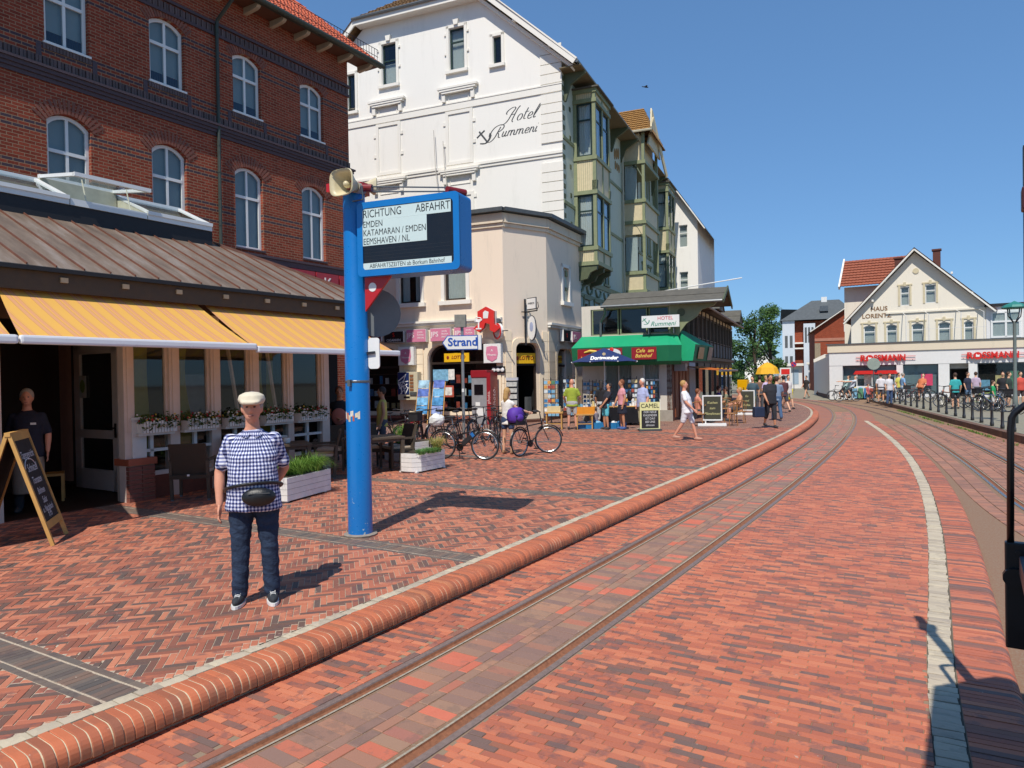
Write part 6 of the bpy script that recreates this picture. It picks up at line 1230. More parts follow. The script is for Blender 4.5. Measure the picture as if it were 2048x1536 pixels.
M_LF1 = leafmat('dark_leaf', '#2c4420', '#3c5a2a', '#55733a'); M_LF2 = leafmat('mid_leaf', '#33512a', '#4a6c32', '#668446'); M_BARK = mat('bark', '#4d4035', .9, .3, 8)
def tree(label, loc, h, w, seed, lm, base=.25, nl=2600, ls=.34, group='trees at the end of the street'):
    rg = random.Random(seed); T_ = thing('broadleaf_tree', label, 'tree', loc, 0, group); tr = MB(); tr.tube([(0, 0, -.3), (.1, 0, h*.3), (-.1, .1, h*.6), (0, 0, h*.85)], [h*.028, h*.022, h*.014, h*.004], 8); lf = MB(); cl = []
    for i in range(26):
        z = h*(base+(.97-base)*rg.random()**.8); k = (z/h-base)/(1-base); r = w/2*(math.sin(math.pi*min(1, .16+k*.84))**.7)*rg.uniform(.55, 1.0); a = rg.uniform(0, 6.28); c = Vector((r*math.cos(a), r*math.sin(a), z)); cl.append((c, w*rg.uniform(.11, .2))); 
        if i % 2 == 0: tr.tube([(0, 0, max(h*.15, z*.6)), c*.6+Vector((0, 0, z*.36)), c], [h*.01, h*.006, h*.002], 5)
    for i in range(nl):
        c, r = cl[rg.randrange(len(cl))]; d = Vector((rg.gauss(0, 1), rg.gauss(0, 1), rg.gauss(0, .8))).normalized()*r*rg.uniform(.6, 1.12); p = c+d; u = Vector((rg.gauss(0, 1), rg.gauss(0, 1), rg.gauss(0, 1))).normalized(); v = u.orthogonal().normalized(); s = ls*rg.uniform(.6, 1.2); lf.add([p-u*s*.5, p+v*s*.28, p+u*s*.5, p-v*s*.28], [(0, 1, 2, 3)])
    tr.build('trunk', M_BARK, T_); c = lf.build('crown', lm, T_); c['kind'] = 'stuff'; return T_
tree('broad dark green tree right of the glazed veranda, lower of the two', (25.0, 73, -.2), 8.2, 5.4, 1, M_LF1, .08, 4200)
tree('taller bright green tree standing before the tall pale house', (38.6, 106, -.2), 12.2, 5.6, 2, M_LF2, .1, 4200, .4)
tree('dark tree half hidden behind the broad dark one', (24.0, 82, -.2), 6.5, 4.5, 3, M_LF1, .08, 2500)
hg = thing('garden_hedge', 'low green hedge at the foot of the trees down the street', 'hedge', (25.6, 70, -.1)); lf = MB(); rg = random.Random(8)
for i in range(1800): p = Vector((rg.uniform(-1.6, .8), rg.uniform(-.6, .6), rg.uniform(0, 1.7))); u = Vector((rg.gauss(0, 1), rg.gauss(0, 1), rg.gauss(0, 1))).normalized(); v = u.orthogonal(); lf.add([p-u*.12, p+v*.08, p+u*.12, p-v*.08], [(0, 1, 2, 3)])
lf.build('foliage', M_LF2, hg)['kind'] = 'stuff'
# distant tree belt closing the street and the horizon behind the houses
rg = random.Random(21); lf = MB()
for i in range(9000):
    a = rg.uniform(8, 60); d = rg.uniform(170, 260); x, y = d*math.sin(R(a)), d*math.cos(R(a)); z = rg.uniform(-.5, 6+3*math.sin(a*1.7)+1.5*math.sin(a*5.1)); u = Vector((rg.gauss(0, 1), rg.gauss(0, 1), rg.gauss(0, 1))).normalized(); v = u.orthogonal().normalized(); s = 1.6; p = Vector((x, y, z)); lf.add([p-u*s, p+v*s*.7, p+u*s, p-v*s*.7], [(0, 1, 2, 3)])
tag(lf.build('far_wood', M_LF1), 'dark green belt of trees on the horizon behind the houses', 'wood', kind='stuff')
B_ = thing('bird', 'small dark bird gliding in the blue sky', 'bird', at(1292, 174, 40), R(20)); m = MB(); m.ell((0, 0, 0), (.16, .045, .04)); m.add([(.05, 0, .01), (-.05, 0, .01), (-.12, .26, .07), (-.02, .26, .08)], [(0, 1, 2, 3)]); m.add([(.05, 0, .01), (-.05, 0, .01), (-.14, -.22, .0), (-.04, -.24, .0)], [(0, 1, 2, 3)]); m.add([(-.12, .02, 0), (-.12, -.02, 0), (-.26, -.05, 0), (-.26, .05, 0)], [(0, 1, 2, 3)]); m.build('body', mat('dark_feather', '#2b2723', .8), B_)
# ================================================================ the blue departure board
M_BLUE = mat('gloss_blue_paint', '#0b6fb8', .3, .06, 4, spec=.6); M_RED = mat('gloss_red_paint', '#b01c20', .35, .08)
SGN = Fr((-1.84, 8.6), 112); PB = G(720, 1081)
DB = thing('departure_board', 'blue pole with a big blue departure board lettered RICHTUNG and ABFAHRT', 'sign', SGN.W(0, 0), SGN.rz)
lx = lambda p: (float((np.array(p)-SGN.o) @ SGN.x), float((np.array(p)-SGN.o) @ SGN.y))
pcx, pcy = lx((PB.x, PB.y, 0)); pcx, pcy = -.145, .16
t = NT('worn_blue_pole'); o = t.obj(); x, y, z = t.sep(o); n = t.noise(o, 16, 4, .7); low = t.math('MAXIMUM', t.math('SUBTRACT', 1.0, t.math('MULTIPLY', t.math('SUBTRACT', z, .15), 1.1)), .0); f = t.math('GREATER_THAN', n, t.math('SUBTRACT', .74, t.math('MULTIPLY', low, .12)))
t.bump(t.noise(o, 5, 3), .06, .01); M_POLE = t.fin(t.mix(f, '#0b6fb8', '#a9b7bd'), t.math('MULTIPLY_ADD', n, .2, .2), spec=.6)
mb = MB(); mb.lathe([(.15, .12), (.15, .3), (.147, 2.72), (.139, 2.74), (.134, 4.40)], 28, (pcx, pcy, 0)); mb.build('pole', M_POLE, DB, smooth=True, ang=40)
mb = MB(); mb.lathe([(.2, .165), (.21, .19), (.16, .2)], 14, (pcx, pcy, 0)); mb.build('pole_footing', mat('mortar_patch', '#8f8478', .9, .2, 20), DB)
mb = MB(); mb.lathe([(.15, 2.06), (.153, 2.065), (.153, 2.085), (.15, 2.09)], 24, (pcx, pcy, 0)); mb.box(pcx-.02, pcx+.02, pcy-.19, pcy-.14, 2.02, 2.1); mb.build('clamp_band', M_ZN, DB)
rg = random.Random(2)
st = MB()
for k in range(7):
    a0 = R(-130+k*12); a1 = a0+R(rg.uniform(8, 16)); z0 = 1.60+rg.uniform(-.04, .03)+k*.008; r = .1515; st.add([(pcx+r*math.cos(a0), pcy+r*math.sin(a0), z0), (pcx+r*math.cos(a1), pcy+r*math.sin(a1), z0+rg.uniform(-.02, .02)), (pcx+r*math.cos(a1), pcy+r*math.sin(a1), z0+rg.uniform(.05, .1)), (pcx+r*math.cos(a0), pcy+r*math.sin(a0), z0+rg.uniform(.05, .1))], [(0, 1, 2, 3)], k % 3)
st.build('torn_sticker', [mat('torn_paper', '#d5d0c2', .8, .2, 30), mat('torn_red_paper', '#b8604a', .8, .2), mat('torn_cream_paper', '#cfc8ae', .8, .25, 30)], DB)
mb = MB(); mb.lathe([(.17, 4.38), (.2, 4.44), (.2, 4.5), (.0005, 4.5)], 12, (pcx, pcy, 0)); mb.box(pcx-.26, pcx+.1, pcy-.2, pcy+.2, 4.40, 4.5); mb.build('red_cap', M_RED, DB)
mb = MB(); mb.cyl((pcx+.05, pcy-.1, 4.44), (pcx+.3, pcy-.05, 4.42), .045, n=12); mb.cyl((1.2, .05, 4.27), (1.32, .28, 4.27), .04, n=12); mb.build('red_tube', mat('dark_red_paint', '#7a1a1e', .4), DB)
mb = MB(); mb.tube([(pcx+.2, pcy-.05, 4.45), (1.24, .1, 4.30)], .009, 6); mb.tube([(pcx+.2, pcy+.05, 4.41), (1.24, .2, 4.28)], .009, 6); mb.build('stay_rod', M_ZN, DB)
# board box with rounded corners
def rrect(x0, x1, z0, z1, r, n=6):
    return [(cx+r*math.cos(R(a0+90*i/n)), cz+r*math.sin(R(a0+90*i/n))) for cx, cz, a0 in ((x1-r, z1-r, 0), (x0+r, z1-r, 90), (x0+r, z0+r, 180), (x1-r, z0+r, 270)) for i in range(n+1)]
bx = MB(); bx.pxz(rrect(0, 1.37, 3.34, 4.23, .055), 0.02, .33); ob = bx.build('board_case', M_BLUE, DB, bevel=0); rim = MB(); inn = ring(rim, rrect(0, 1.37, 3.34, 4.23, .055), .075, 0.0, .03); rim.build('board_rim', M_BLUE, DB)
x0, x1, z0, z1 = .075, 1.265, 3.42, 4.15; W_, H_ = x1-x0, z1-z0
MB().box(x0-.005, x1+.03, .012, .018, z0-.01, z1+.01).build('black_display', mat('black_display', '#16161a', .25, .1), DB)
M_PAN = mat('pale_mint_panel', '#c4d6d4', .35, .03, 2); M_BT = mat('black_print', '#15171a', .5, .02)
for a, b, c, d in ((0, 1, .8, 1), (0, .735, .39, .799), (0, 1, 0, .105)): MB().box(x0+W_*a, x0+W_*b, .007, .0115, z0+H_*c, z0+H_*d).build('white_panel', M_PAN, DB)
for tx, sz, fx_, fz, al in (('RICHTUNG', .135, .005, .905, 'LEFT'), ('ABFAHRT', .135, .995, .905, 'RIGHT'), ('EMDEN', .108, .005, .735, 'LEFT'), ('KATAMARAN / EMDEN', .108, .005, .595, 'LEFT'), ('EEMSHAVEN / NL', .108, .005, .455, 'LEFT'), ('ABFAHRTSZEITEN ab Borkum Bahnhof', .0735, .5, .05, 'CENTER')):
    text(tx, sz, M_BT, DB, (x0+W_*fx_, .0065, z0+H_*fz), align=al, sx=.78 if sz > .08 else .84, depth=.0005)
m = MB()
for i in range(4): m.box(x0+.02, x1-.02, .0112, .0119, z0+H_*(.16+.055*i), z0+H_*(.164+.055*i))
m.build('display_row', mat('dim_display_row', '#2a2a2e', .4), DB)
m = MB(); pts = [(.03, 3.34), (.40, 3.34), (.03, 2.93)]; m.pxz(pts, .1, .13); m.build('red_gusset', M_RED, DB); m = MB(); m.lathe([(.055, -.002), (.055, .002)], 16, (.14, .098, 3.22), M=Matrix.Rotation(R(90), 3, 'X')); m.build('gusset_hole', M_WHITE, DB)
# loudspeakers on top
M_HORN = mat('cream_plastic', '#c9bd9a', .4, .06)
def horn(label, loc, rz, tilt):
    T_ = thing('loudspeaker', label, 'loudspeaker', loc, rz, 'loudspeakers on the blue pole'); mb = MB(); n = 28; rings = []
    for q, k in ((0.0, 1.0), (-.02, .97), (.05, .78), (.14, .48), (.24, .25), (.26, .25), (.14, .52), (.05, .82), (0.0, 1.0)):
        sc = .16*k; rg_ = []
        for j in range(n):
            a = 2*math.pi*j/n; c, s = math.cos(a), math.sin(a); e = .55; rg_.append((sc*1.12*math.copysign(abs(c)**e, c), q, sc*math.copysign(abs(s)**e, s)))
        rings.append(rg_)
    mb.loft(rings, caps=False); mb.build('horn', M_HORN, T_, smooth=True); m = MB(); m.ell((0, .1, 0), (.045, .06, .045)); m.cyl((0, .1, 0), (0, .24, 0), .03); m.build('horn_core', M_HORN, T_, smooth=True); m = MB(); m.cyl((0, .24, 0), (0, .38, 0), .07, .06, 16); m.build('driver', mat('grey_driver', '#a59f8e', .5), T_); m = MB(); m.tube([(-.1, .24, 0), (-.1, .26, -.16), (.1, .26, -.16), (.1, .24, 0)], .012, 6); m.build('speaker_bracket', M_ZN, T_); return T_
horn('cream horn loudspeaker on the blue pole, its wide mouth turned to the viewer', at(683, 365, 8.42), R(-30), 0); h2_ = horn('cream loudspeaker on the blue pole seen from behind, facing away to the right', at(749, 373, 9.02), R(112), 0); h2_.scale = (.62, .62, .62)
MR = thing('traffic_mirror', 'round grey traffic mirror seen from behind on the blue pole', 'mirror', SGN.W(pcx+.17, pcy+.2, 2.93), SGN.rz+R(40)); m = MB(); m.lathe([(.3, -.02), (.3, .01), (.2, .06), (.001, .09)], 24, M=Matrix.Rotation(R(-90), 3, 'X')); m.build('mirror_back', mat('grey_plastic', '#6d7273', .5, .1), MR, smooth=True, ang=40); m = MB(); m.beam((-.3, .1, 0), (.05, .1, 0), .03, .05); m.build('mirror_bracket', M_ZN, MR)
RS_ = thing('blank_sign_back', 'white rounded back of a road sign clamped to the blue pole', 'sign', SGN.W(pcx+.21, pcy+.02, 2.42), SGN.rz); m = MB(); m.pxz(rrect(-.06, .1, -.19, .19, .04), 0, .015); m.build('plate', M_WHITE, RS_); m = MB(); m.beam((-.1, -.02, 0), (.05, -.02, .01), .02, .03); m.build('sign_bracket', M_IRON, RS_)
# ================================================================ chalk board on the left
q1, q2 = Vector((-5.54, 8.49, PZ)), Vector((-5.80, 9.18, PZ)); wd = (q2-q1); wl_ = wd.length; ang = math.atan2(wd.y, wd.x)
CBD = thing('chalkboard', 'tall wooden A-frame chalkboard with a handwritten menu before the cafe door', 'board', q1, ang)      # local x along the board width, y to the rear board
M_PINE = mat('pine_wood', '#c79a56', .5, .18, 5); M_SLT = mat('chalk_slate', '#1f1f21', .7, .12, 6); M_CHK = mat('chalk_line', '#c9cbcc', .9, .05)
def leafboard(yb, yt):
    B = bpy.data.objects.new('board_leaf', None); COL.objects.link(B); B.parent = CBD; hgt = 1.36; L = math.hypot(yb-yt, hgt); B.location = (0, yb, 0); B.rotation_euler = (-math.atan2(yt-yb, hgt), 0, 0)
    s = MB(); s.box(0, .05, -.02, .02, 0, L); s.build('leg', M_PINE, B); s = MB(); s.box(wl_-.05, wl_, -.02, .02, 0, L); s.build('leg', M_PINE, B)
    s = MB(); s.box(.05, wl_-.05, -.018, .018, L-.1, L-.0); s.build('rail', M_PINE, B); s = MB(); s.box(.05, wl_-.05, -.018, .018, .2, .29); s.build('rail', M_PINE, B); MB().box(.05, wl_-.05, -.006, .006, .29, L-.1).build('slate', M_SLT, B); return B, L
A1, L1 = leafboard(0, .42); A2, L2_ = leafboard(.86, .44); MB().box(-.01, wl_+.01, .40, .46, 1.33, 1.375).build('top_rail', M_PINE, CBD)
for tx, z, sz in (('Tagesgericht', 1.13, .13), ('Schnitzel', .96, .14), ('Tomaten', .80, .13), ('Bohnen', .66, .12), ('Salat', .54, .12), ('u. Nachtisch', .43, .11), ('9,95', .36, .12)): text(tx, sz, M_CHK, A1, (wl_*.5, -.0075, z), rot=(math.pi/2, 0, 0), name='chalk_writing', shear=.3, sx=.8, depth=.0004)
m = MB(); m.tube([(.16+.24*math.cos(a)+.16, -.009, .93+.15*math.sin(a)) for a in np.linspace(.3, 2.9, 14)], .006, 5); m.build('chalk_arc', M_CHK, A1)
# ================================================================ planters, grasses, flower boxes
M_PLB = mat('white_plank_paint', '#dcdcd8', .55, .08, 8)
def grass_tuft(mb, c, n, h, sp, rg):
    for i in range(n):
        a = rg.uniform(0, 6.28); r0 = rg.uniform(0, .1); L = h*rg.uniform(.6, 1.15); bend = sp*rg.uniform(.5, 1.2); w = rg.uniform(.004, .009); dx, dy = math.cos(a), math.sin(a); px_, py_ = -dy*w, dx*w; pts = []
        for k in range(5): t = k/4; pts.append((c[0]+dx*(r0+bend*t*t), c[1]+dy*(r0+bend*t*t), c[2]+L*(t-.42*t*t*t*(bend/.2 if bend > .2 else .7))))
        vs = []
        for k, p in enumerate(pts): q = 1-k/4.3; vs += [(p[0]-px_*q, p[1]-py_*q, p[2]), (p[0]+px_*q, p[1]+py_*q, p[2])]
        mb.add(vs, [(2*k, 2*k+1, 2*k+3, 2*k+2) for k in range(4)])
M_GR1 = leafmat('green_blade', '#3f6b26', '#648c35', '#8fae52'); M_GR2 = leafmat('dry_blade', '#7d8a3a', '#b0a65c', '#cdbb7c'); M_GR3 = leafmat('low_leaf', '#3c6f3a', '#5a8c4a', '#86aa62')
def planter(label, loc, rz, L, W, H, ch=.0):
    T_ = thing('planter', label, 'planter', loc, rz, 'white plank planters'); nb = 4; out = [(ch, 0), (L-ch, 0), (L, ch), (L, W-ch), (L-ch, W), (ch, W), (0, W-ch), (0, ch)] if ch else [(0, 0), (L, 0), (L, W), (0, W)]
    for k in range(nb):
        z0 = .03+(H-.03)*k/nb; m = MB(); m.prism(out, z0, z0+(H-.03)/nb-.006); m.build('plank_course', M_PLB, T_)
    m = MB(); m.prism([(x*.96+L*.02, y*.94+W*.03) for x, y in out], .05, H-.02); m.build('planter_core', mat('planter_gap', '#8d8d89', .8), T_); MB().prism([(x*.9+L*.05, y*.86+W*.07) for x, y in out], H-.03, H+.004).build('soil', mat('soil', '#3b2e22', .95, .3, 30), T_)
    for x in (.05, L-.12): MB().box(x, x+.07, .05, W-.05, 0, .03).build('foot', M_PLB, T_)
    return T_
def plant(parent_loc, rz, label, mtl, spots, h, sp, n, seed, name='grass_plant'):
    rg = random.Random(seed); T_ = thing(name, label, 'plant', parent_loc, rz, 'grasses in the planters'); m = MB()
    for c in spots: grass_tuft(m, c, n, h, sp, rg)
    m.build('blades', mtl, T_)['kind'] = 'stuff'
p1 = G(575, 1007); p1b = G(661, 983); rz1 = math.atan2(p1b.y-p1.y, p1b.x-p1.x)
planter('white plank planter full of arching green grass beside the blue pole', p1, rz1, 1.2, .44, .40); plant(p1, rz1, 'arching green grass in the near white planter', M_GR1, [(.14, .22, .38), (.34, .2, .38), (.55, .24, .38), (.76, .2, .38), (.98, .22, .38), (.45, .1, .38), (.88, .1, .38), (1.1, .2, .38)], .43, .32, 150, 1)
p2 = G(846, 948); rz2 = math.atan2(G(903, 936).y-p2.y, G(903, 936).x-p2.x)
planter('white plank planter with chamfered corners, nearer of the pair by the bicycles', p2+Vector((-.12, .05, 0)), rz2, 1.1, .55, .40, .14); plant(p2, rz2, 'yellowish dry grass in the planter nearest the bicycles', M_GR2, [(.75, .2, .4), (.9, .3, .4)], .42, .26, 150, 2); plant(p2, rz2, 'low creeping green leaves at the front of the chamfered planter', M_GR3, [(.1, .12, .38), (.25, .2, .38), (.4, .1, .38), (.5, .22, .38), (.62, .1, .38)], .14, .12, 110, 3)
p3 = G(905, 928)+Vector((-1.25, .45, 0)); planter('white plank planter standing behind the chamfered one', p3, rz2-.12, 1.3, .5, .42); plant(p3, rz2-.12, 'tall feathery green grass in the rear white planter', M_GR1, [(.2, .2, .4), (.38, .26, .4), (.55, .2, .4)], .58, .16, 150, 4)
rg = random.Random(12)
for k, (a, b, lab) in enumerate(((.08, .70, 'white picket flower box on the sill, nearest the cafe door'), (.90, 1.52, 'white picket flower box with trailing red and white flowers, second from the door'), (1.72, 2.36, 'white picket flower box on the sill, third from the door'), (2.55, 3.25, 'white picket flower box on the sill, fourth from the door'), (3.42, 4.15, 'white picket flower box on the sill, farthest from the door'))):
    T_ = thing('flower_box', lab, 'flower box', PV.W(a, -.22, 1.277), PV.rz, 'flower boxes on the cafe sill'); w = b-a
    MB().box(0, w, .02, .2, 0, .16).build('box', M_PLB, T_); n = int(w/.052)
    m = MB()
    for i in range(n): m.box(.01+i*.052, .048+i*.052, -.012, .019, .004, .185+.012*math.sin(i*1.3))
    m.build('picket_front', M_PLB, T_)['kind'] = 'stuff'
    F_ = MB(); FL = MB()
    for i in range(420):
        p = Vector((rg.uniform(-.02, w+.02), rg.uniform(-.02, .22), .16+abs(rg.gauss(0, .055)))); 
        if rg.random() < .16: p.z -= rg.uniform(.05, .12); p.y = rg.uniform(-.06, -.02)
        u = Vector((rg.gauss(0, 1), rg.gauss(0, 1), rg.gauss(0, 1))).normalized(); v = u.orthogonal().normalized(); F_.add([p-u*.03, p+v*.018, p+u*.03, p-v*.018], [(0, 1, 2, 3)])
    for i in range(46): p = Vector((rg.uniform(0, w), rg.uniform(-.05, .2), .19+abs(rg.gauss(0, .05)))); FL.ell(p, .017, 6, 4, rg.choice((0, 0, 1, 1, 2)))
    F_.build('foliage', M_LF1, T_)['kind'] = 'stuff'; FL.build('blossoms', [mat('red_blossom', '#a82a2e', .6), mat('white_blossom', '#d9d6cf', .6), mat('yellow_blossom', '#c9a94a', .6)], T_)['kind'] = 'stuff'
# ================================================================ cafe furniture
t = NT('rattan_weave'); o = t.obj(); w1_ = t.new('TexWave', wave_type='BANDS', bands_direction='Z'); w1_.inputs['Scale'].default_value = 28; w2_ = t.new('TexWave', wave_type='BANDS', bands_direction='X'); w2_.inputs['Scale'].default_value = 20; t.l.new(o, w1_.inputs[0]); t.l.new(o, w2_.inputs[0]); hgt = t.math('MULTIPLY', w1_.outputs['Fac'], w2_.outputs['Fac']); t.bump(hgt, .8, .01); M_RAT = t.fin(t.ramp(hgt, [(0, '#30271f'), (.6, '#5d4f40'), (1, '#77664f')]), .6)
M_RATL = mat('brown_weave_frame', '#4d4134', .6, .15, 30, .3); M_CUSH = mat('beige_cushion', '#b7a48e', .9, .08, 14); M_CUP = mat('white_china', '#e4e4e2', .25)
def rattan_chair(loc, rz, label):
    T_ = thing('rattan_chair', label, 'chair', loc, rz, 'dark rattan chairs on the cafe terrace')
    mb = MB(); mb.obox((0, .27, .68), (.29, 0, 0), (0, .022, 0), (0, .07, .26)); mb.build('backrest', M_RAT, T_, bevel=.012)
    MB().box(-.3, .3, -.28, .28, .36, .43).build('seat', M_RAT, T_, bevel=.012); MB().box(-.26, .26, -.26, .2, .432, .49).build('cushion', M_CUSH, T_, bevel=.02)
    for x in (-.285, .285):
        m = MB(); m.box(x-.022, x+.022, -.28, -.23, .03, .64); m.build('leg', M_RATL, T_); m = MB(); m.beam((x, .2, .03), (x, .26, .66), .045, .05, up=(0, 1, 0)); m.build('leg', M_RATL, T_); m = MB(); m.box(x-.03, x+.03, -.29, .24, .64, .68); m.build('armrest', M_RATL, T_)
        for y in (-.255, .2): MB().box(x-.02, x+.02, y-.02, y+.02, 0, .03).build('foot', M_ZN, T_)
    MB().box(-.02, .02, .30, .305, .41, .44).build('tag', M_WHITE, T_); return T_
def table(loc, rz, label, cup=None):
    T_ = thing('terrace_table', label, 'table', loc, rz, 'dark tables on the cafe terrace'); MB().box(-.4, .4, -.4, .4, .7, .745).build('table_top', M_RATL, T_, bevel=.006); MB().box(-.36, .36, -.36, .36, .64, .7).build('apron', M_RATL, T_)
    for x in (-.35, .35):
        for y in (-.35, .35): MB().box(x-.035, x+.035, y-.035, y+.035, .02, .7).build('leg', M_RATL, T_); MB().box(x-.025, x+.025, y-.025, y+.025, 0, .02).build('foot', M_ZN, T_)
    if cup:
        C_ = thing('sugar_bowl', cup, 'bowl', Vector(loc)+Vector((0, 0, .745)), 0); m = MB(); m.lathe([(.05, 0), (.065, .02), (.068, .09), (.06, .095)], 16); m.build('bowl', M_CUP, C_, smooth=True, ang=50)
c1 = (G(343, 1003)+G(397, 1003))/2
rattan_chair(c1+Vector((.03, .28, 0)), R(188), 'dark rattan chair seen from behind, left of the man in the checked shirt')
table(c1+Vector((.55, 1.3, 0)), R(10), 'dark terrace table with a white bowl behind the nearest rattan chair', 'white china bowl on the table behind the nearest rattan chair')
rattan_chair(c1+Vector((-.75, 1.1, 0)), R(95), 'dark rattan chair beside the brick pier by the door'); rattan_chair(c1+Vector((.5, 1.9, 0)), R(5), 'dark rattan chair under the flower boxes, half hidden by the man')
tp = G(590, 955); table(Vector((-4.3, 13.5, PZ)), R(25), 'dark terrace table with a white bowl right of the man', 'white china bowl on the table right of the man')
rattan_chair(Vector((-3.75, 14.0, PZ)), R(-75), 'dark rattan chair turned sideways behind the near planter'); rattan_chair(Vector((-4.95, 13.2, PZ)), R(110), 'dark rattan chair just behind the shoulder of the checked shirt'); rattan_chair(Vector((-3.9, 15.1, PZ)), R(10), 'dark rattan chair near the woman at the cafe corner')
table(Vector((-2.75, 14.7, PZ)), R(30), 'bare dark terrace table just right of the blue pole'); rattan_chair(Vector((-2.5, 15.3, PZ)), R(-55), 'dark rattan chair with cushion right of the blue pole'); rattan_chair(Vector((-3.2, 15.4, PZ)), R(20), 'dark rattan chair hidden behind the blue pole')
# ================================================================ bicycles
M_TYRE = mat('black_tyre', '#1d1d1f', .8, .15, 20); M_RIM = mat('silver_rim', '#a6a8aa', .3, .08, metal=.8); M_BLKF = mat('black_frame', '#1a1a1d', .35, .1); M_SAD = mat('black_saddle', '#222124', .6, .1)
def circle(c, r, n=28, ax=0.0): return [(c[0]+r*math.cos(2*math.pi*i/n), 0, c[2]+r*math.sin(2*math.pi*i/n)) for i in range(n)]
def bike(loc, rz, label, col, steer=0, rack=True, battery=False, basket=False, r=.345, seg=28, group='bicycles parked before the corner shop', fat=.017):
    T_ = thing('bicycle', label, 'bicycle', loc, rz, group); wb = 1.08; F = mat('bike_'+col.strip('#'), col, .35, .1)
    def wheel(x, par):
        W_ = bpy.data.objects.new('wheel', None); COL.objects.link(W_); W_.parent = par; W_.location = (x, 0, r)
        m = MB(); m.tube(circle((0, 0, 0), r-.02, seg), fat, 6, closed=True); m.build('tyre', M_TYRE, W_, smooth=True); m = MB(); m.tube(circle((0, 0, 0), r-.045, seg), .011, 5, closed=True); m.build('rim', M_RIM, W_)
        m = MB()
        for i in range(18): a = i*math.pi/9; m.tube([(.02*math.cos(a+1), .02*(-1)**i, .02*math.sin(a+1)), ((r-.05)*math.cos(a), 0, (r-.05)*math.sin(a))], .0016, 3, caps=False)
        m.cyl((0, -.045, 0), (0, .045, 0), .022, n=8); o_ = m.build('spokes', M_RIM, W_); o_['kind'] = 'stuff'; return W_
    wheel(0, T_); bb = (.44, 0, .29); st = (.27, 0, .82); hd = (.90, 0, .86); hb = (.93, 0, .68)
    m = MB(); m.tube([bb, st], .017, 8); m.tube([bb, hb], .03 if battery else .019, 8); m.tube([(.30, 0, .72), (.91, 0, .76)] if not battery else [(.33, 0, .55), (.91, 0, .72)], .016, 8); m.tube([hb, hd], .02, 8)
    for y in (-.05, .05): m.tube([(0, y, r), bb], .009, 6); m.tube([(0, y, r), (.30, y*.4, .70)], .008, 6)
    m.build('frame', F, T_, smooth=True)
    m = MB(); m.tube([(.27, 0, .8), (.24, 0, .97)], .013, 6); m.build('seat_post', M_RIM, T_); m = MB(); m.ell((.2, 0, 1.0), (.15, .085, .035), 12, 6); m.build('saddle', M_SAD, T_, smooth=True)
    S_ = bpy.data.objects.new('steering', None); COL.objects.link(S_); S_.parent = T_; S_.location = (.93, 0, 0); S_.rotation_euler = (0, 0, steer)
    wf = wheel(wb-.93, S_); m = MB()
    for y in (-.05, .05): m.tube([(wb-.93, y, r), (.02, y, .64), (-.0, 0, .70)], .011, 6)
    m.build('fork', M_BLKF, S_); m = MB(); m.tube([(-.03, 0, .85), (-.06, 0, 1.02)], .014, 6); m.tube([(-.2, -.29, 1.05), (-.1, -.25, 1.06), (-.04, -.06, 1.03), (-.04, .06, 1.03), (-.1, .25, 1.06), (-.2, .29, 1.05)], .012, 6); m.build('handlebar', M_BLKF, S_)
    for y in (-.28, .28): MB().tube([(-.22, y*1.05, 1.05), (-.12, y*.95, 1.06)], .018, 8).build('grip', M_SAD, S_)
    MB().ell((.07, 0, .78), (.035, .04, .035), 8, 6).build('headlight', M_RIM, S_); m = MB()
    m.tube([(wb-.93+(r+.025)*math.cos(a), 0, r+(r+.025)*math.sin(a)) for a in np.linspace(.2, 2.3, 10)], .016, 5); m.build('mudguard', M_BLKF, S_)
    m = MB(); m.tube([((r+.025)*math.cos(a), 0, r+(r+.025)*math.sin(a)) for a in np.linspace(.7, 3.3, 12)], .018, 5); m.build('mudguard', M_BLKF, T_)
    m = MB(); m.lathe([(.09, -.01), (.09, .01)], 16, bb, M=Matrix.Rotation(R(90), 3, 'X')); m.tube([(bb[0], -.07, bb[2]), (bb[0]+.12, -.08, bb[2]-.12)], .01, 5); m.tube([(bb[0], .07, bb[2]), (bb[0]-.12, .08, bb[2]+.12)], .01, 5); m.tube([(0, -.04, r+.03), (bb[0], -.04, bb[2]+.08)], .006, 4); m.tube([(0, -.04, r-.03), (bb[0], -.04, bb[2]-.08)], .006, 4); m.build('crank', M_BLKF, T_)
    for sx in (1, -1): MB().box(bb[0]+.12*sx-.045, bb[0]+.12*sx+.045, -.08*sx-.05, -.08*sx+.05, bb[2]-.13*sx-.012, bb[2]-.13*sx+.012).build('pedal', M_SAD, T_)
    if rack:
        m = MB()
        for y in (-.06, .06): m.tube([(.25, y, .76), (-.3, y, .78)], .007, 5); m.tube([(0, y, r), (-.2, y, .77)], .007, 5)
        for x in (-.25, -.1, .05): m.tube([(x, -.06, .775), (x, .06, .775)], .006, 4)
        m.build('rack', M_BLKF, T_)
    if battery: m = MB(); m.obox((.68, 0, .50), (.17, 0, .135), (0, .035, 0), (-.035, 0, .045)); m.build('battery', M_SAD, T_, bevel=.01); MB().obox((.78, 0, .60), (.03, 0, .024), (0, .036, 0), (-.037, 0, .047)).build('battery_badge', mat('blue_badge', '#2a6db0', .4), T_)
    if basket: m = MB(); m.tube([(-.3, -.15, 1.0), (-.3, .15, 1.0), (.1, .15, 1.0), (.1, -.15, 1.0)], .01, 5, closed=True); m.prism([(-.28, -.13), (.08, -.13), (.08, .13), (-.28, .13)], .78, .99); m.build('basket', M_SAD, T_)
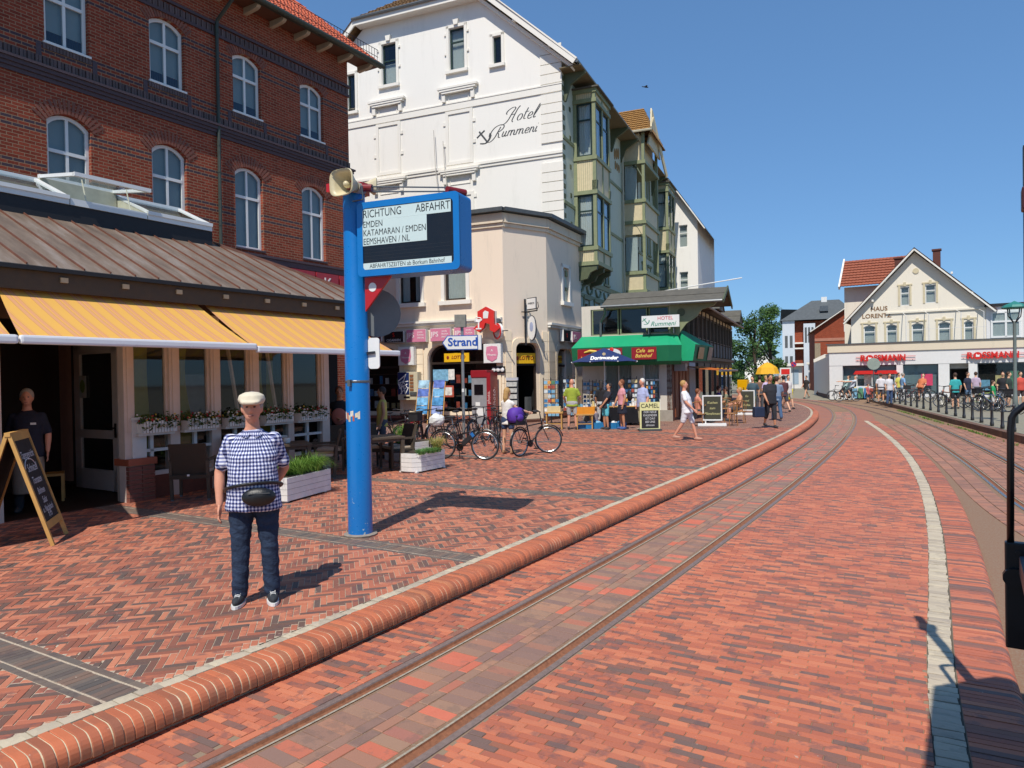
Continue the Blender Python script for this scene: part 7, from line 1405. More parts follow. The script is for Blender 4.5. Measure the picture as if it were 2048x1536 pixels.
    m = MB(); m.tube([(.40, .03, .26), (.34, .2, .01)], .01, 5); m.build('kick_stand', M_BLKF, T_); return T_
def heading(a, b): return math.atan2(b.y-a.y, b.x-a.x)
fw = G(970, 921); fwp = fw; hdg = R(-22)
bike(fw+Vector((-1.08*math.cos(hdg), -1.08*math.sin(hdg), 0)), hdg, 'black electric bicycle with a blue battery badge, front wheel turned to the viewer', '#1f2023', R(8), battery=True)
BG = thing('plastic_bag', 'white plastic bag tied on the rack of the electric bicycle', 'bag', fw+Vector((-1.15, .45, .8))); rgb = random.Random(3); m = MB(); m.ell((0, 0, .12), (.2, .15, .15), 12, 8); m.v = [(x*(1+rgb.uniform(-.12, .12)), y*(1+rgb.uniform(-.12, .12)), z*(1+rgb.uniform(-.1, .15))) for x, y, z in m.v]; m.build('bag', M_WHITE, BG)
gr_ = G(1040, 914); gf = G(1075, 903); hg_ = R(52)
bike(gr_, hg_, 'black bicycle held by the girl, front wheel steered to the right', '#202024', R(-52), basket=True, group='bicycles parked before the corner shop')
PBG = thing('backpack', 'purple backpack lying in the rear basket of the bicycle held by the girl', 'backpack', gr_+Vector((-.08, -.1, .84)), hg_); m = MB(); m.loft([[Vector((a*.2*k, b*.12*k, z)) for a, b in ((-1, -1), (0, -1.15), (1, -1), (1.05, 0), (1, 1), (0, 1.1), (-1, 1), (-1.05, 0))] for z, k in ((0, .85), (.06, 1.0), (.2, 1.02), (.3, .85), (.35, .5))]); m.ell((-.02, -.13, .11), (.13, .06, .09), 10, 8); m.build('bag', mat('purple_cloth', '#56309a', .7, .15, 6), PBG, smooth=True); MB().tube([(.1, -.1, .3), (.25, -.15, .15), (.15, -.12, .0)], .018, 5).build('strap', M_SAD, PBG)
for (px_, py_), hd_, lab, col, kw in (((905, 897), 62, 'black bicycle leaning behind the electric bicycle', '#26272a', {}), ((945, 888), 70, 'dark bicycle in the row, left of the photo machine', '#2b2b2f', {}), ((985, 886), 80, 'black bicycle with silver mudguards nearest the shop doorway', '#303236', dict(steer=R(25))), ((1005, 905), 100, 'dark bicycle directly behind the girl', '#232428', {}), ((800, 905), 65, 'red bicycle with a white chain guard behind the rattan chairs', '#a3202a', dict(steer=R(20))), ((770, 900), 60, 'black bicycle beside the red one, next to the blue pole', '#1d1d20', {}), ((835, 898), 75, 'black bicycle behind the rear planter', '#222226', dict(basket=True)), ((870, 893), 50, 'dark grey bicycle under the cigarette machine', '#3a3b3f', {})):
    g = G(px_, py_); bike(g, R(hd_), lab, col, seg=20, **kw)
# ================================================================ signpost to the beach
g = Vector((-1.42, 20.6, PZ)); SP = thing('signpost', 'grey post with a white arrow sign lettered Strand pointing left', 'sign', g, R(-4)); m = MB(); m.cyl((0, 0, 0), (0, 0, 3.62), .045, n=12); m.build('post', mat('grey_post', '#8e9294', .4, .1, metal=.4), SP, smooth=True, ang=40)
m = MB(); m.pxz([(-.62, 0), (-.47, .21), (.42, .21), (.42, -.21), (-.47, -.21)], -.13, -.05); m.build('arrow_plate', mat('blue_sign_edge', '#2a56a8', .4), SP, loc=(0.05, 0, 2.93)); m = MB(); m.pxz([(-.59, 0), (-.455, .185), (.40, .185), (.40, -.185), (-.455, -.185)], -.136, -.131); m.build('arrow_face', M_WHITE, SP, loc=(.05, 0, 2.93)); MB().box(.475, .56, -.12, .1, 2.72, 3.14).build('sign_case', M_WHITE, SP)
text('Strand', .33, mat('sign_blue_letter', '#1c4fa6', .5), SP, (.03, -.14, 2.94), bold=.008); MB().box(-.2, .12, -.12, .1, 3.38, 3.74).build('box_sign_back', mat('grey_box', '#7d7c74', .6, .2, 8), SP); MB().box(-.03, .03, -.05, -.046, 1.5, 1.6).build('sticker', M_WHITE, SP)
# ================================================================ goods before the shop
M_WIRE = mat('black_wire', '#202225', .5)
def card_rack(loc, rz, label, h=1.75, w=.55, seed=0, pale=False):
    T_ = thing('postcard_rack', label, 'rack', loc, rz, 'postcard racks before the shop'); rg = random.Random(seed); m = MB()
    for x in (-w/2, 0, w/2): m.box(x-.012, x+.012, -.012, .012, .25, h)
    for k in range(9): z = .3+k*(h-.35)/8.2; m.box(-w/2, w/2, -.05, -.03, z, z+.012)
    m.cyl((0, 0, .02), (0, 0, .3), .03); m.box(-.25, .25, -.03, .03, 0, .03); m.box(-.03, .03, -.25, .25, 0.001, .031); m.build('rack_frame', M_WIRE, T_)
    for k in range(8):
        for j in range(4):
            z = .32+k*(h-.35)/8.2; x = -w/2+.03+j*w/4
            if rg.random() < .92: o_ = MB().box(x, x+w/4-.02, -.04, -.02, z, z+.12).build('postcard', rg.choice(CARDM[:3]+CARDM[:3]+CARDM), T_)
    return T_
card_rack(G(1103, 848), R(-10), 'tall black postcard rack right of the shop doorway', 1.85, .6, 1); card_rack(G(1138, 846), R(12), 'postcard rack behind the man in the lime shirt', 1.9, .5, 2); card_rack(G(1180, 846), R(-5), 'postcard rack under the blue parasol, left of its pole', 1.75, .55, 3); card_rack(G(1200, 846), R(5), 'postcard rack under the blue parasol, right of its pole', 1.72, .55, 4); card_rack(G(1262, 848), R(0), 'postcard rack between the pink top and the lavender shirt', 1.85, .5, 5); card_rack(G(1301, 847), R(-8), 'narrow postcard rack beside the cafe window', 1.75, .35, 6)
NR = thing('newspaper_rack', 'grey newspaper rack left of the dark shop doorway', 'rack', G(1026, 846), R(-20), None); m = MB(); m.box(-.25, .25, -.02, .02, .1, 1.75); m.box(-.25, .25, -.2, .2, .0, .05); m.build('rack_frame', M_ZN, NR)
for k in range(6): MB().obox((0, -.08, .35+k*.25), (.23, 0, 0), (0, .03, .0), (0, .02, .09)).build('newspaper', mat('newsprint', '#a9a9a4', .8, .35, 14), NR); 
MB().box(-.26, .26, -.06, .03, 1.76, 1.88).build('rack_header', mat('pale_header', '#b9bcc4', .6, .2), NR)
CA = thing('calendar_stand', 'sloping stand of blue seaside calendars before the big shop window', 'stand', BS.W(-3.05, -.75, PZ), BS.rz+R(6)); rg = random.Random(6)
for j, dx in enumerate((-.42, .28)):
    m = MB(); m.beam((dx-.26, .2, 1.75), (dx-.3, -.25, .0), .03, .03); m.beam((dx+.26, .2, 1.75), (dx+.3, -.25, 0), .03, .03); m.build('stand_frame', M_PINE, CA)
    for k in range(4):
        z = .42+k*.36; o_ = MB().obox((dx, .2-.45*(1.75-z-.15)/1.75-.03, z+.16), (.25, 0, 0), (0, .01, 0), (0, .045, .165)).build('calendar', mat('sea_picture_%d' % ((j*4+k) % 5), ('#4f93c8', '#78b4de', '#5f78c0', '#a0c4d8', '#8c9fd0')[(j*4+k) % 5], .35, .55, 5), CA)
def stool(loc, rz, label, h=.62):
    T_ = thing('wooden_display_table', label, 'table', loc, rz, 'wooden tables with goods'); MB().box(-.32, .32, -.22, .22, h-.05, h).build('table_top', M_PINE, T_)
    for x in (-.27, .27):
        for y in (-.17, .17): MB().cyl((x, y, 0), (x, y, h-.05), .022, .028, 8).build('leg', M_PINE, T_)
    m = MB(); m.box(-.27, .27, -.18, -.16, .18, .21); m.box(-.27, .27, .16, .18, .18, .21); m.build('stretcher', M_PINE, T_); return T_
stool(G(1109, 858), R(-8), 'small pine table left of the man in the lime shirt'); bx_ = thing('cardboard_box', 'open cream box on the small pine table by the doorway', 'box', G(1109, 858)+Vector((0, 0, .62)), R(-8)); MB().box(-.24, .24, -.16, .16, 0, .2).build('box', mat('cream_card', '#cdbb8c', .8, .1), bx_)
stool(G(1168, 858), R(4), 'pine table carrying the orange crate', .55); OC = thing('crate', 'orange crate of books right of the man in the lime shirt', 'crate', G(1168, 858)+Vector((0, 0, .55)), R(4)); MB().box(-.36, .36, -.2, .2, 0, .25).build('crate_body', mat('orange_plastic', '#d98a1e', .5, .1), OC)
for i in range(7): MB().box(-.33+i*.095, -.25+i*.095, -.16, .14, .06, .29+.03*(i % 3)).build('book', CARDM[(i*5) % 9], OC)
TB = thing('goods_table', 'long table of souvenirs under the blue parasol', 'table', G(1215, 852)+Vector((.3, .4, 0)), R(-5)); MB().box(-1.1, 1.1, -.3, .3, .7, .74).build('table_top', M_PINE, TB); MB().box(-1.05, 1.05, -.28, -.26, .1, .7).build('black_cloth', M_BLKF, TB)
for x in (-1.0, 1.0): MB().box(x-.03, x+.03, -.27, .27, 0, .7).build('leg', M_PINE, TB)
rg = random.Random(15)
for i in range(22): x = -1.0+i*.093; MB().box(x, x+.08, rg.uniform(-.28, -.1), rg.uniform(.0, .2), .74, .78+rg.uniform(.02, .14)).build('souvenir', rg.choice(CARDM+[CARDM[6]]*4), TB)
for i, px_ in enumerate((1165, 1180, 1196, 1228, 1240)):
    c = thing('shopping_crate', ('blue plastic crate of toys at the feet of the lime shirt man', 'blue plastic crate with a white bag in it under the parasol', 'bright blue plastic crate before the black table cloth', 'blue plastic crate behind the turquoise shorts', 'blue plastic crate behind the blue sneakers')[i], 'crate', G(px_, 857), R(5*i), 'blue crates on the ground'); MB().box(-.18, .18, -.15, .15, 0, .02).box(-.18, .18, -.15, -.13, .02, .22).box(-.18, .18, .13, .15, .02, .22).box(-.18, -.16, -.13, .13, .02, .22).box(.16, .18, -.13, .13, .02, .22).build('crate_body', mat('blue_plastic', '#2a79ae', .4, .12), c); MB().ell((0, 0, .2), (.13, .1, .08), 8, 6).build('contents', CARDM[(6, 6, 1, 6, 0)[i]], c)
# parasol
PA = thing('parasol', 'dark blue beer garden parasol before the cafe with white lettering', 'parasol', G(1210, 849)+Vector((.05, .3, 0)), R(-8)); m = MB(); m.cyl((0, 0, 0), (0, 0, 2.95), .022); m.build('pole', M_WHITE, PA); MB().lathe([(.28, 0), (.26, .06), (.05, .1)], 16).build('base', M_STONE, PA)
M_NB = mat('navy_parasol', '#1c2f63', .7, .08, 3); n = 8
for k in range(n):
    a, b = 2*math.pi*(k+.5)/n, 2*math.pi*(k+1.5)/n; m = MB(); m.quad((0, 0, 2.98), (1.35*math.cos(a), 1.35*math.sin(a), 2.42), ((1.35*math.cos((a+b)/2))*.97*.98, 1.35*.97*.98*math.sin((a+b)/2), 2.44), (1.35*math.cos(b), 1.35*math.sin(b), 2.42)); m.build('panel', M_NB, PA); MB().tube([(0, 0, 2.94), (1.34*math.cos(a), 1.34*math.sin(a), 2.4)], .01, 5).build('rib', M_ZN, PA); MB().ell((1.35*math.cos(a), 1.35*math.sin(a), 2.42), .025, 6, 4).build('rib_tip', M_WHITE, PA)
tt = text('Dortmunder', .2, M_WL, PA, (0, -1.07, 2.56), rot=(R(68), 0, 0), shear=.2, bold=.008); text('*', .3, mat('gold_letter', '#e3c257'), PA, (0, -.87, 2.66), rot=(R(68), 0, 0))
CS = thing('chalkboard', 'small cream topped board lettered CAMEL beside the cafe window', 'board', G(1300, 862), R(2)); MB().box(-.38, .38, -.12, .12, 0, .07).build('base', mat('dark_grey_base', '#45484a', .6), CS); MB().box(-.34, .34, -.03, .03, .07, .98).build('board_frame', mat('pale_yellow_board', '#d9d69a', .5, .06), CS); MB().box(-.29, .29, -.036, -.031, .1, .7).build('slate', M_SLT, CS); text('CAMEL', .2, M_BT, CS, (0, -.034, .85), name='board_writing')
for tx, z in (('DER NEUE', .64), ('KALENDER', .53), ('IST DA!!', .42), ('BEI UNS', .31), ('drinnen', .2)): text(tx, .105, M_CHK, CS, (0, -.04, z), name='chalk_writing', sx=.9, shear=.1)
def swing_board(loc, rz, label, lines, k=1.0):
    T_ = thing('swing_sign', label, 'board', loc, rz, 'white framed swinging chalkboards'); m = MB(); m.box(-.5*k, .5*k, -.22, .22, 0, .1*k); m.build('base', M_WHITE, T_, bevel=.02); m = MB(); m.box(-.24*k, -.2*k, -.03, .03, .1*k, 1.05*k); m.build('upright', M_WHITE, T_); f = MB(); ring(f, [(-.33*k, .2*k), (.36*k, .2*k), (.36*k, 1.12*k), (-.33*k, 1.12*k)], .045*k, -.05, .0); f.build('board_frame', M_WHITE, T_); MB().box(-.3*k, .33*k, -.04, -.02, .23*k, 1.09*k).build('slate', mat('olive_slate', '#3a3a2b', .6, .15), T_)
    for tx, z in lines: text(tx, .13*k, mat('yellow_chalk', '#c9c48a', .8), T_, (.02, -.045, z*k), name='chalk_writing', shear=.2, sx=.9)
swing_board(G(1424, 852), R(-14), 'white framed swinging chalkboard before the cafe terrace, nearer one', (('Kuchen', .85), ('zum', .65), ('Mitnehmen!', .45))); swing_board(G(1493, 830), R(-18), 'white framed swinging chalkboard farther along the cafe terrace', (('Eis', .85), ('und', .65), ('Kaffee', .45)))
M_CANE = mat('honey_cane', '#9a6c3e', .55, .2, 25, .2)
def cane_chair(loc, rz, label):
    T_ = thing('cane_chair', label, 'chair', loc, rz, 'cane chairs on the far cafe terrace'); MB().lathe([(.24, .42), (.25, .44), (.24, .46)], 14).build('seat', M_CANE, T_); m = MB(); m.tube([(.26*math.cos(a), .26*math.sin(a)+.02, .78+.1*math.sin(a)) for a in np.linspace(-.4, math.pi+.4, 14)], .018, 6); m.build('top_rail', M_CANE, T_); m = MB()
    for a in np.linspace(.1, math.pi-.1, 8): m.tube([(.23*math.cos(a), .23*math.sin(a), .45), (.26*math.cos(a), .26*math.sin(a)+.02, .78+.1*math.sin(a))], .009, 5)
    m.build('back_slats', M_CANE, T_)
    for a in (.7, 2.44, 3.9, 5.5): MB().tube([(.2*math.cos(a), .2*math.sin(a), .44), (.24*math.cos(a), .24*math.sin(a), 0)], .016, 6).build('leg', M_CANE, T_)
for i, ((px_, py_), rz, lab) in enumerate((((1462, 851), 200, 'cane chair right behind the nearer swinging board'), ((1480, 846), 150, 'cane chair beside the farther swinging board'), ((1397, 852), -20, 'reddish cane chair left of the nearer swinging board'), ((1450, 838), 180, 'cane chair under the man in the olive shirt'))): cane_chair(G(px_, py_), R(rz), lab)
TT = thing('round_table', 'small round cafe table behind the nearer swinging board', 'table', G(1430, 842)); MB().lathe([(.4, .72), (.4, .75), (.0005, .75)], 20).build('table_top', M_CANE, TT); MB().cyl((0, 0, 0), (0, 0, .72), .03).build('pedestal', M_IRON, TT); MB().lathe([(.25, 0), (.03, .05)], 14).build('foot', M_IRON, TT)
PO = thing('letter_box', 'yellow post box on the wall of the long veranda', 'letter box', G(1487, 812)+Vector((0, 0, .75)), R(-40)); MB().box(-.28, .28, -.18, .18, 0, .75).build('case', mat('post_yellow', '#e0a800', .4, .05), PO, bevel=.03); m = MB(); m.tube([(-.1, -.19, .3), (-.12, -.19, .2), (0, -.19, .14), (.12, -.19, .2), (.1, -.19, .32)], .022, 5); m.build('horn_emblem', M_BLKF, PO); MB().box(-.06, .06, -.06, .06, -.75, 0).build('stand', M_ZN, PO)
# ================================================================ bollards, lamps and signs on the right
BOLP = [(2005, 857), (1984, 851.5), (1963, 845), (1945, 840), (1928, 836), (1911, 832), (1893, 828), (1877, 824), (1861, 820.5), (1847, 817.5), (1834, 814.8), (1822, 812.3), (1811, 810), (1800, 807.5), (1789, 805), (1779, 802.5), (1770, 800), (1763, 798)]
BM = MB(); BM.lathe([(.06, 0), (.06, .1), (.048, .13), (.042, .5), (.055, .52), (.055, .56), (.038, .58), (.034, .74), (.05, .76), (.05, .79), (.03, .82), (.012, .86)], 10); bme = BM.mesh('bollard_post', mat('dark_iron_bollard', '#3c3d40', .45, .15), True)
pos = [G(*p) for p in BOLP]; pos = [pos[0]+(pos[0]-pos[1])*2, pos[0]+(pos[0]-pos[1])]+pos
names = ['nearest to the train, at the right edge', 'second from the right edge', 'third from the right edge', 'fourth from the right edge', 'fifth from the right edge', 'sixth from the right edge', 'seventh from the right edge', 'eighth from the right edge', 'ninth from the right edge', 'tenth from the right edge', 'eleventh from the right edge', 'eighth from the far end', 'seventh from the far end', 'sixth from the far end', 'fifth from the far end', 'fourth from the far end', 'third from the far end', 'second from the far end', 'last before the kerb wall ends', 'end post']
for i, p in enumerate(pos):
    T_ = thing('bollard', 'dark iron bollard on the kerb wall, '+names[i], 'bollard', p, 0, 'chained bollards on the kerb wall'); link('post', bme, T_)
    if i < len(pos)-1:
        q = pos[i+1]-p; m = MB(); m.tube([(q.x*t, q.y*t, .77+q.z*t-.26*4*t*(1-t)*.8) for t in np.linspace(0, 1, 9)], .012, 5); m.build('chain', M_IRON, T_)
def lampg(px_, py_): return G(px_, py_)
SL = thing('street_lamp', 'green topped street lamp before the drugstore', 'street lamp', G(2031, 846), 0); m = MB(); m.lathe([(.09, 0), (.08, .9), (.06, 1.0), (.05, 3.5), (.06, 3.55)], 12); m.build('post', mat('grey_green_post', '#6c7672', .5, .1), SL, smooth=True); m = MB(); m.lathe([(.36, 3.98), (.4, 4.02), (.34, 4.1), (.1, 4.2), (.001, 4.25)], 8); m.build('lamp_hood', mat('verdigris_hood', '#2f7d73', .5, .1), SL); m = MB(); m.lathe([(.1, 3.6), (.2, 3.97)], 8); m.build('lamp_glass', glass('lamp_glass', (.9, .95, .95), .8), SL); m = MB()
for a in range(4): m.tube([(.05*math.cos(a*1.57), .05*math.sin(a*1.57), 3.5), (.22*math.cos(a*1.57), .22*math.sin(a*1.57), 3.72), (.25*math.cos(a*1.57), .25*math.sin(a*1.57), 3.98)], .018, 5)
m.build('lamp_bracket', M_IRON, SL)
def disc_sign(px_, py_, h, r, label, face, rim, back=None):
    T_ = thing('traffic_sign', label, 'sign', G(px_, py_), R(-25)); MB().cyl((0, 0, 0), (0, 0, h+r), .03).build('post', M_ZN, T_); m = MB(); m.lathe([(r, -.015), (r, .015)], 20, (0, -.04, h), M=Matrix.Rotation(R(90), 3, 'X')); m.build('sign_disc', rim, T_)
    if face: m = MB(); m.lathe([(r*.78, -.004), (r*.78, .004)], 20, (0, -.06, h), M=Matrix.Rotation(R(90), 3, 'X')); m.build('sign_face', face, T_); MB().obox((0, -.066, h), (r*.6, 0, -r*.6), (0, .003, 0), (.04, 0, .04)).build('sign_bar', rim, T_)
disc_sign(1748, 803, 2.3, .36, 'grey back of a round sign before the drugstore window', None, mat('grey_green_back', '#8f9a90', .5)); disc_sign(1667, 792, 2.1, .28, 'small red and blue no parking sign at the white side wall', mat('sign_deep_blue', '#24418f', .4), M_REDS); disc_sign(1588, 782, 2.6, .26, 'small far red and blue no parking sign at the white shop', mat('sign_deep_blue', '#24418f'), M_REDS)
rb_ = thing('rail_signal', 'red board with white edge on a thin post before the trees', 'sign', Vector((26.2, 68, 0)), R(-20)); MB().box(-.03, .03, -.03, .03, 0, 2.2).build('post', M_ZN, rb_); MB().box(-.5, .5, -.04, .04, 1.7, 2.45).build('board', M_WHITE, rb_); MB().box(-.38, .38, -.06, -.041, 1.82, 2.33).build('red_face', M_REDS, rb_)
ys = thing('parasol', 'yellow parasol at the far end of the veranda', 'parasol', Vector((21.6, 60, 0))); MB().cyl((0, 0, 0), (0, 0, 2.8), .03).build('pole', M_WHITE, ys); MB().lathe([(1.0, 1.9), (.8, 2.45), (.3, 2.8), (.001, 2.9)], 10).build('canopy', mat('yellow_parasol', '#dda71d', .7), ys)
# ================================================================ the railway carriage the picture is taken from
TD = Vector((math.sin(R(33)), math.cos(R(33)), 0)); CT = thing('railway_carriage', 'dark green railway carriage end platform at the right edge of the picture', 'train', (0, 0, 0), R(57))
# local x runs forward along the train, local y to its left
M_TRG = mat('dark_green_carriage', '#16261f', .35, .1); M_TRB = mat('black_train_iron', '#15161a', .4, .15); M_TRR = mat('dark_red_roof_edge', '#4a1418', .5, .1)
MB().box(-9, 2.3, -2.6, -.42, .75, 2.9).build('body', M_TRG, CT); mb = MB(); mb.prism([(-9.2, -2.75), (3.35, -2.75), (3.75, -2.4), (3.75, -.75), (3.35, -.40), (-9.2, -.40)], 2.95, 3.12); mb.build('roof', M_TRG, CT); MB().box(2.3, 3.7, -2.5, -.45, .6, .75).build('platform_floor', M_TRB, CT); MB().box(-9, 3.6, -2.3, -.8, .45, .6).build('underframe', M_TRB, CT)
for x in (-7, -5.2, -.2, 1.4): MB().cyl((x, -2.05, .25), (x, -1.0, .25), .33, n=18).build('wheel', M_TRB, CT)
for x in (-8, -6.2, -4.4, -2.6, -.8, .9): MB().box(x, x+1.2, -.419, -.41, 1.6, 2.5).build('window', M_GLASS, CT)
def onray(px_, py_, al):
    d = ray(px_, py_); k = al/float(d @ np.array(TD)); p = CO+d*k; n_ = np.array((-TD.y, TD.x, 0)); return (float(p @ np.array(TD)), float(p @ n_), float(p[2]))
P_ = lambda a, b, al=4.6: onray(a, b, al)
q0, q1, q2, q3 = P_(2021, 1090), P_(2021, 860), P_(2029, 826), P_(2055, 806)
m = MB(); m.tube([q0, q1, ((q1[0]+q2[0])/2, (q1[1]+q2[1])/2+.004, (q1[2]+q2[2])/2+.02), q2, q3, P_(2100, 800)], .017, 8); m.build('handrail', M_TRB, CT, smooth=True)
a, b = P_(2009, 1082), P_(2018, 1300); m = MB(); m.box(a[0]-.03, a[0]+.03, -.5, a[1], b[2]+.02, a[2]); m.build('rail_bracket', M_TRB, CT, bevel=.008); c = P_(2013, 1150); m = MB(); m.cyl((a[0]-.06, c[1]-.03, c[2]), (a[0]-.01, c[1]-.03, c[2]), .05, n=12); m.build('bracket_bolt', M_TRB, CT)
for k in range(3): MB().cyl((a[0]-.036, a[1]-.06-.07*k, a[2]-.05), (a[0]-.028, a[1]-.06-.07*k, a[2]-.05), .014, n=8).build('rivet', M_TRB, CT)
e = P_(2040, 1120, 4.4); m = MB(); m.box(3.3, 4.5, -.6, e[1], e[2]-.10, e[2]); m.build('platform_step', mat('blue_grey_step', '#2c3440', .4), CT, bevel=.01); MB().box(3.3, 4.9, -2.4, -.6, .6, .75).build('platform_floor', M_TRB, CT)
pz, py2 = P_(2046, 330, 4.7), P_(2046, 1000, 4.7); m = MB(); m.box(4.68, 4.74, pz[1]-.06, pz[1], py2[2]-.2, pz[2]+.1); m.build('corner_post', M_TRB, CT); pr_ = P_(2042, 425, 4.7); m = MB(); m.box(4.6, 4.72, pr_[1]-.12, pr_[1], pr_[2], pr_[2]+.12); m.build('roof_edge', M_TRR, CT, bevel=.01)
# ================================================================ people
from mathutils import noise
def blob(name, mb, vox, m, parent, sm=2, wrinkle=0):
    me = mb.mesh(name, []); o = bpy.data.objects.new('w', me); md = o.modifiers.new('r', 'REMESH'); md.mode = 'VOXEL'; md.voxel_size = vox; me2 = evald(o); bpy.data.objects.remove(o); bpy.data.meshes.remove(me)
    bm = bmesh.new(); bm.from_mesh(me2)
    if wrinkle:
        bm.normal_update()
        for v in bm.verts:
            c = v.co; q = noise.noise(Vector((c.x*9, c.y*9, c.z*22+c.x*7)))+.5*noise.noise(Vector((c.x*20, c.y*20, c.z*45))); v.co += v.normal*q*wrinkle
    for _ in range(sm): bmesh.ops.smooth_vert(bm, verts=bm.verts, factor=.5, use_axis_x=True, use_axis_y=True, use_axis_z=True)
    for f in bm.faces: f.smooth = True
    bm.to_mesh(me2); bm.free(); me2.materials.clear(); me2.materials.append(m); me2.name = name; return link(name, me2, parent)
def chain(mb, pts, rs, n=10):
    pts = [Vector(p) for p in pts]
    for i in range(len(pts)-1): mb.tube([pts[i], pts[i+1]], [rs[i], rs[i+1]], n)
    for p, r in zip(pts, rs): mb.ell(p, r, n, max(6, n//2+1))
def rings(mb, L, T=None, n=18):
    out = []
    for cx, cy, z, rx, ry in L:
        r = [Vector((cx+rx*math.copysign(abs(math.cos(a))**.85, math.cos(a)), cy+ry*math.copysign(abs(math.sin(a))**.9, math.sin(a)), z)) for a in np.linspace(0, 2*math.pi, n, endpoint=False)]; out.append([T @ p for p in r] if T else r)
    mb.loft(out)
SKIN = {k: mat('skin_'+k, c, .55, .06, 12) for k, c in (('fair', '#d3a283'), ('tan', '#b98262'), ('red', '#cf9277'))}
HAIR = {k: mat('hair_'+k, c, .7, .25, 40, .3) for k, c in (('grey', '#a39a90'), ('brown', '#4a3426'), ('dark', '#2a211c'), ('blond', '#b08a52'), ('white', '#cfcac2'), ('auburn', '#7a4628'))}
def cloth(c): return mat('cloth_'+c.strip('#'), c, .85, .12, 7, .15, bsc=14)
def person(loc, rz, label, top, bot, h=1.72, skin='fair', hair='brown', legs='stand', low='shorts', slv=.5, vox=.02, shoe='#3a3a3c', arms=None, girth=1.0, lean=0, hair_long=False, female=False, cap=None, stride=.28, group=None, name='person', fingers=False, turn=0, bald=False, kid=False):
    T_ = thing(name, label, 'person', loc, rz, group); k = h/1.75; T_.scale = (k, k, k); sw = .175 if female else .195; g = girth
    hz = .93 if legs != 'sit' else .50
    if legs == 'ride': hz = .98
    J = {}
    for s, n in ((-1, 'r'), (1, 'l')):
        J['h'+n] = Vector((s*.095, 0, hz))
        if legs == 'stand': J['k'+n] = Vector((s*.115, -.01, .5)); J['a'+n] = Vector((s*.13, .02, .085)); J['t'+n] = Vector((s*.15, -.13, .04))
        elif legs == 'walk':
            f = -1 if s > 0 else 1; J['k'+n] = Vector((s*.1, f*stride*.5-.03, .5+(.02 if f > 0 else 0))); J['a'+n] = Vector((s*.1, f*stride+(.08 if f > 0 else 0), .085+(.07 if f > 0 else 0))); J['t'+n] = J['a'+n]+Vector((s*.01, -.15, -.045 if f < 0 else -.065))
        elif legs == 'sit': J['k'+n] = Vector((s*.14, -.42, .5)); J['a'+n] = Vector((s*.15, -.45, .09)); J['t'+n] = Vector((s*.17, -.6, .04))
        elif legs == 'ride': f = -1 if s > 0 else 1; J['k'+n] = Vector((s*.13, -.3-.05*f, .66-.1*f)); J['a'+n] = Vector((s*.1, -.2-.08*f, .27-.1*f)); J['t'+n] = J['a'+n]+Vector((0, -.15, -.04))
    TM = Matrix.Translation((0, 0, hz)) @ Matrix.Rotation(R(turn), 4, 'Z') @ Matrix.Rotation(R(lean), 4, 'X') @ Matrix.Translation((0, 0, -.93))
    up = lambda p: TM @ Vector(p)
    for s, n in ((-1, 'r'), (1, 'l')):
        J['s'+n] = up((s*(sw-.022), .005, 1.385)); sx = s*(sw+.03*g)
        e, w = (sx+s*.02, .03, 1.13), (sx+s*.015, -.05, .88)
        if legs == 'walk': q = (-1 if s > 0 else 1)*-.12; e, w = (sx+s*.02, q*.8+.03, 1.13), (sx+s*.01, q*1.6-.06, .9)
        if legs == 'sit': e, w = (sx+s*.04, -.08, 1.15), (sx-s*.06, -.32, 1.12)
        if legs == 'ride': e, w = (sx+s*.05, -.28, 1.24), (sx+s*.03, -.54, 1.12)
        a = (arms or {}).get(n)
        if a: e, w = a[0], a[1]
        J['e'+n], J['w'+n] = up(e), up(w); d = (J['w'+n]-J['e'+n]).normalized(); J['d'+n] = d
    B = MB()
    rings(B, [(0, 0, .84, .12*g, .09*g), (0, 0, .93, .16*g, .11*g), (0, -.01*g, 1.06, .14*g, .1*g), (0, -.01, 1.25, .155*g, .105*g), (0, 0, 1.37, .165, .09), (0, .01, 1.425, .12, .07), (0, .01, 1.46, .075, .062), (0, .005, 1.5, .056, .056)], TM)
    B.tube([up((0, .01, 1.44)), up((0, -.01, 1.58))], [.062, .054], 10); HC_ = up((0, -.02, 1.655)); MH = TM.to_3x3()
    B.ell(HC_, (.076, .095, .115), 14, 10, 0, MH); B.ell(HC_+MH @ Vector((0, -.025, -.06)), (.056, .062, .06), 12, 8, 0, MH); B.ell(HC_+MH @ Vector((0, -.098, -.012)), (.014, .02, .025), 8, 6, 0, MH)
    for s in (-1, 1): B.ell(HC_+MH @ Vector((s*.078, .005, -.01)), (.012, .022, .032), 8, 6, 0, MH)
    for n in 'rl':
        s = -1 if n == 'r' else 1; el, wr, d = J['e'+n], J['w'+n], J['d'+n]
        chain(B, [J['s'+n], el, el.lerp(wr, .35), wr], [.05*(.9 if female else 1), .042, .043, .028]); side = d.cross(Vector((0, 1, 0))) if abs(d.y) < .8 else d.cross(Vector((0, 0, 1))); side.normalize(); fr = d.cross(side)
        pc = wr+d*.055; B.ell(pc, (.018, .038, .05), 10, 8, 0, Matrix((side, fr, d)).transposed())
        for i in range(4):
            a_ = wr+d*.095+fr*(.028-.0185*i); L = (.055, .066, .07, .055)[i]; b_ = a_+d*L*.55+side*.006*s; c_ = b_+d*L*.4-side*s*.02; chain(B, [wr+d*.05+fr*(.026-.017*i), a_, b_, c_], [.0105, .0095, .009, .0075], 7)
        th = wr+d*.03+fr*.03; chain(B, [th, th+d*.035+fr*.028, th+d*.068+fr*.03], [.013, .011, .009], 7)
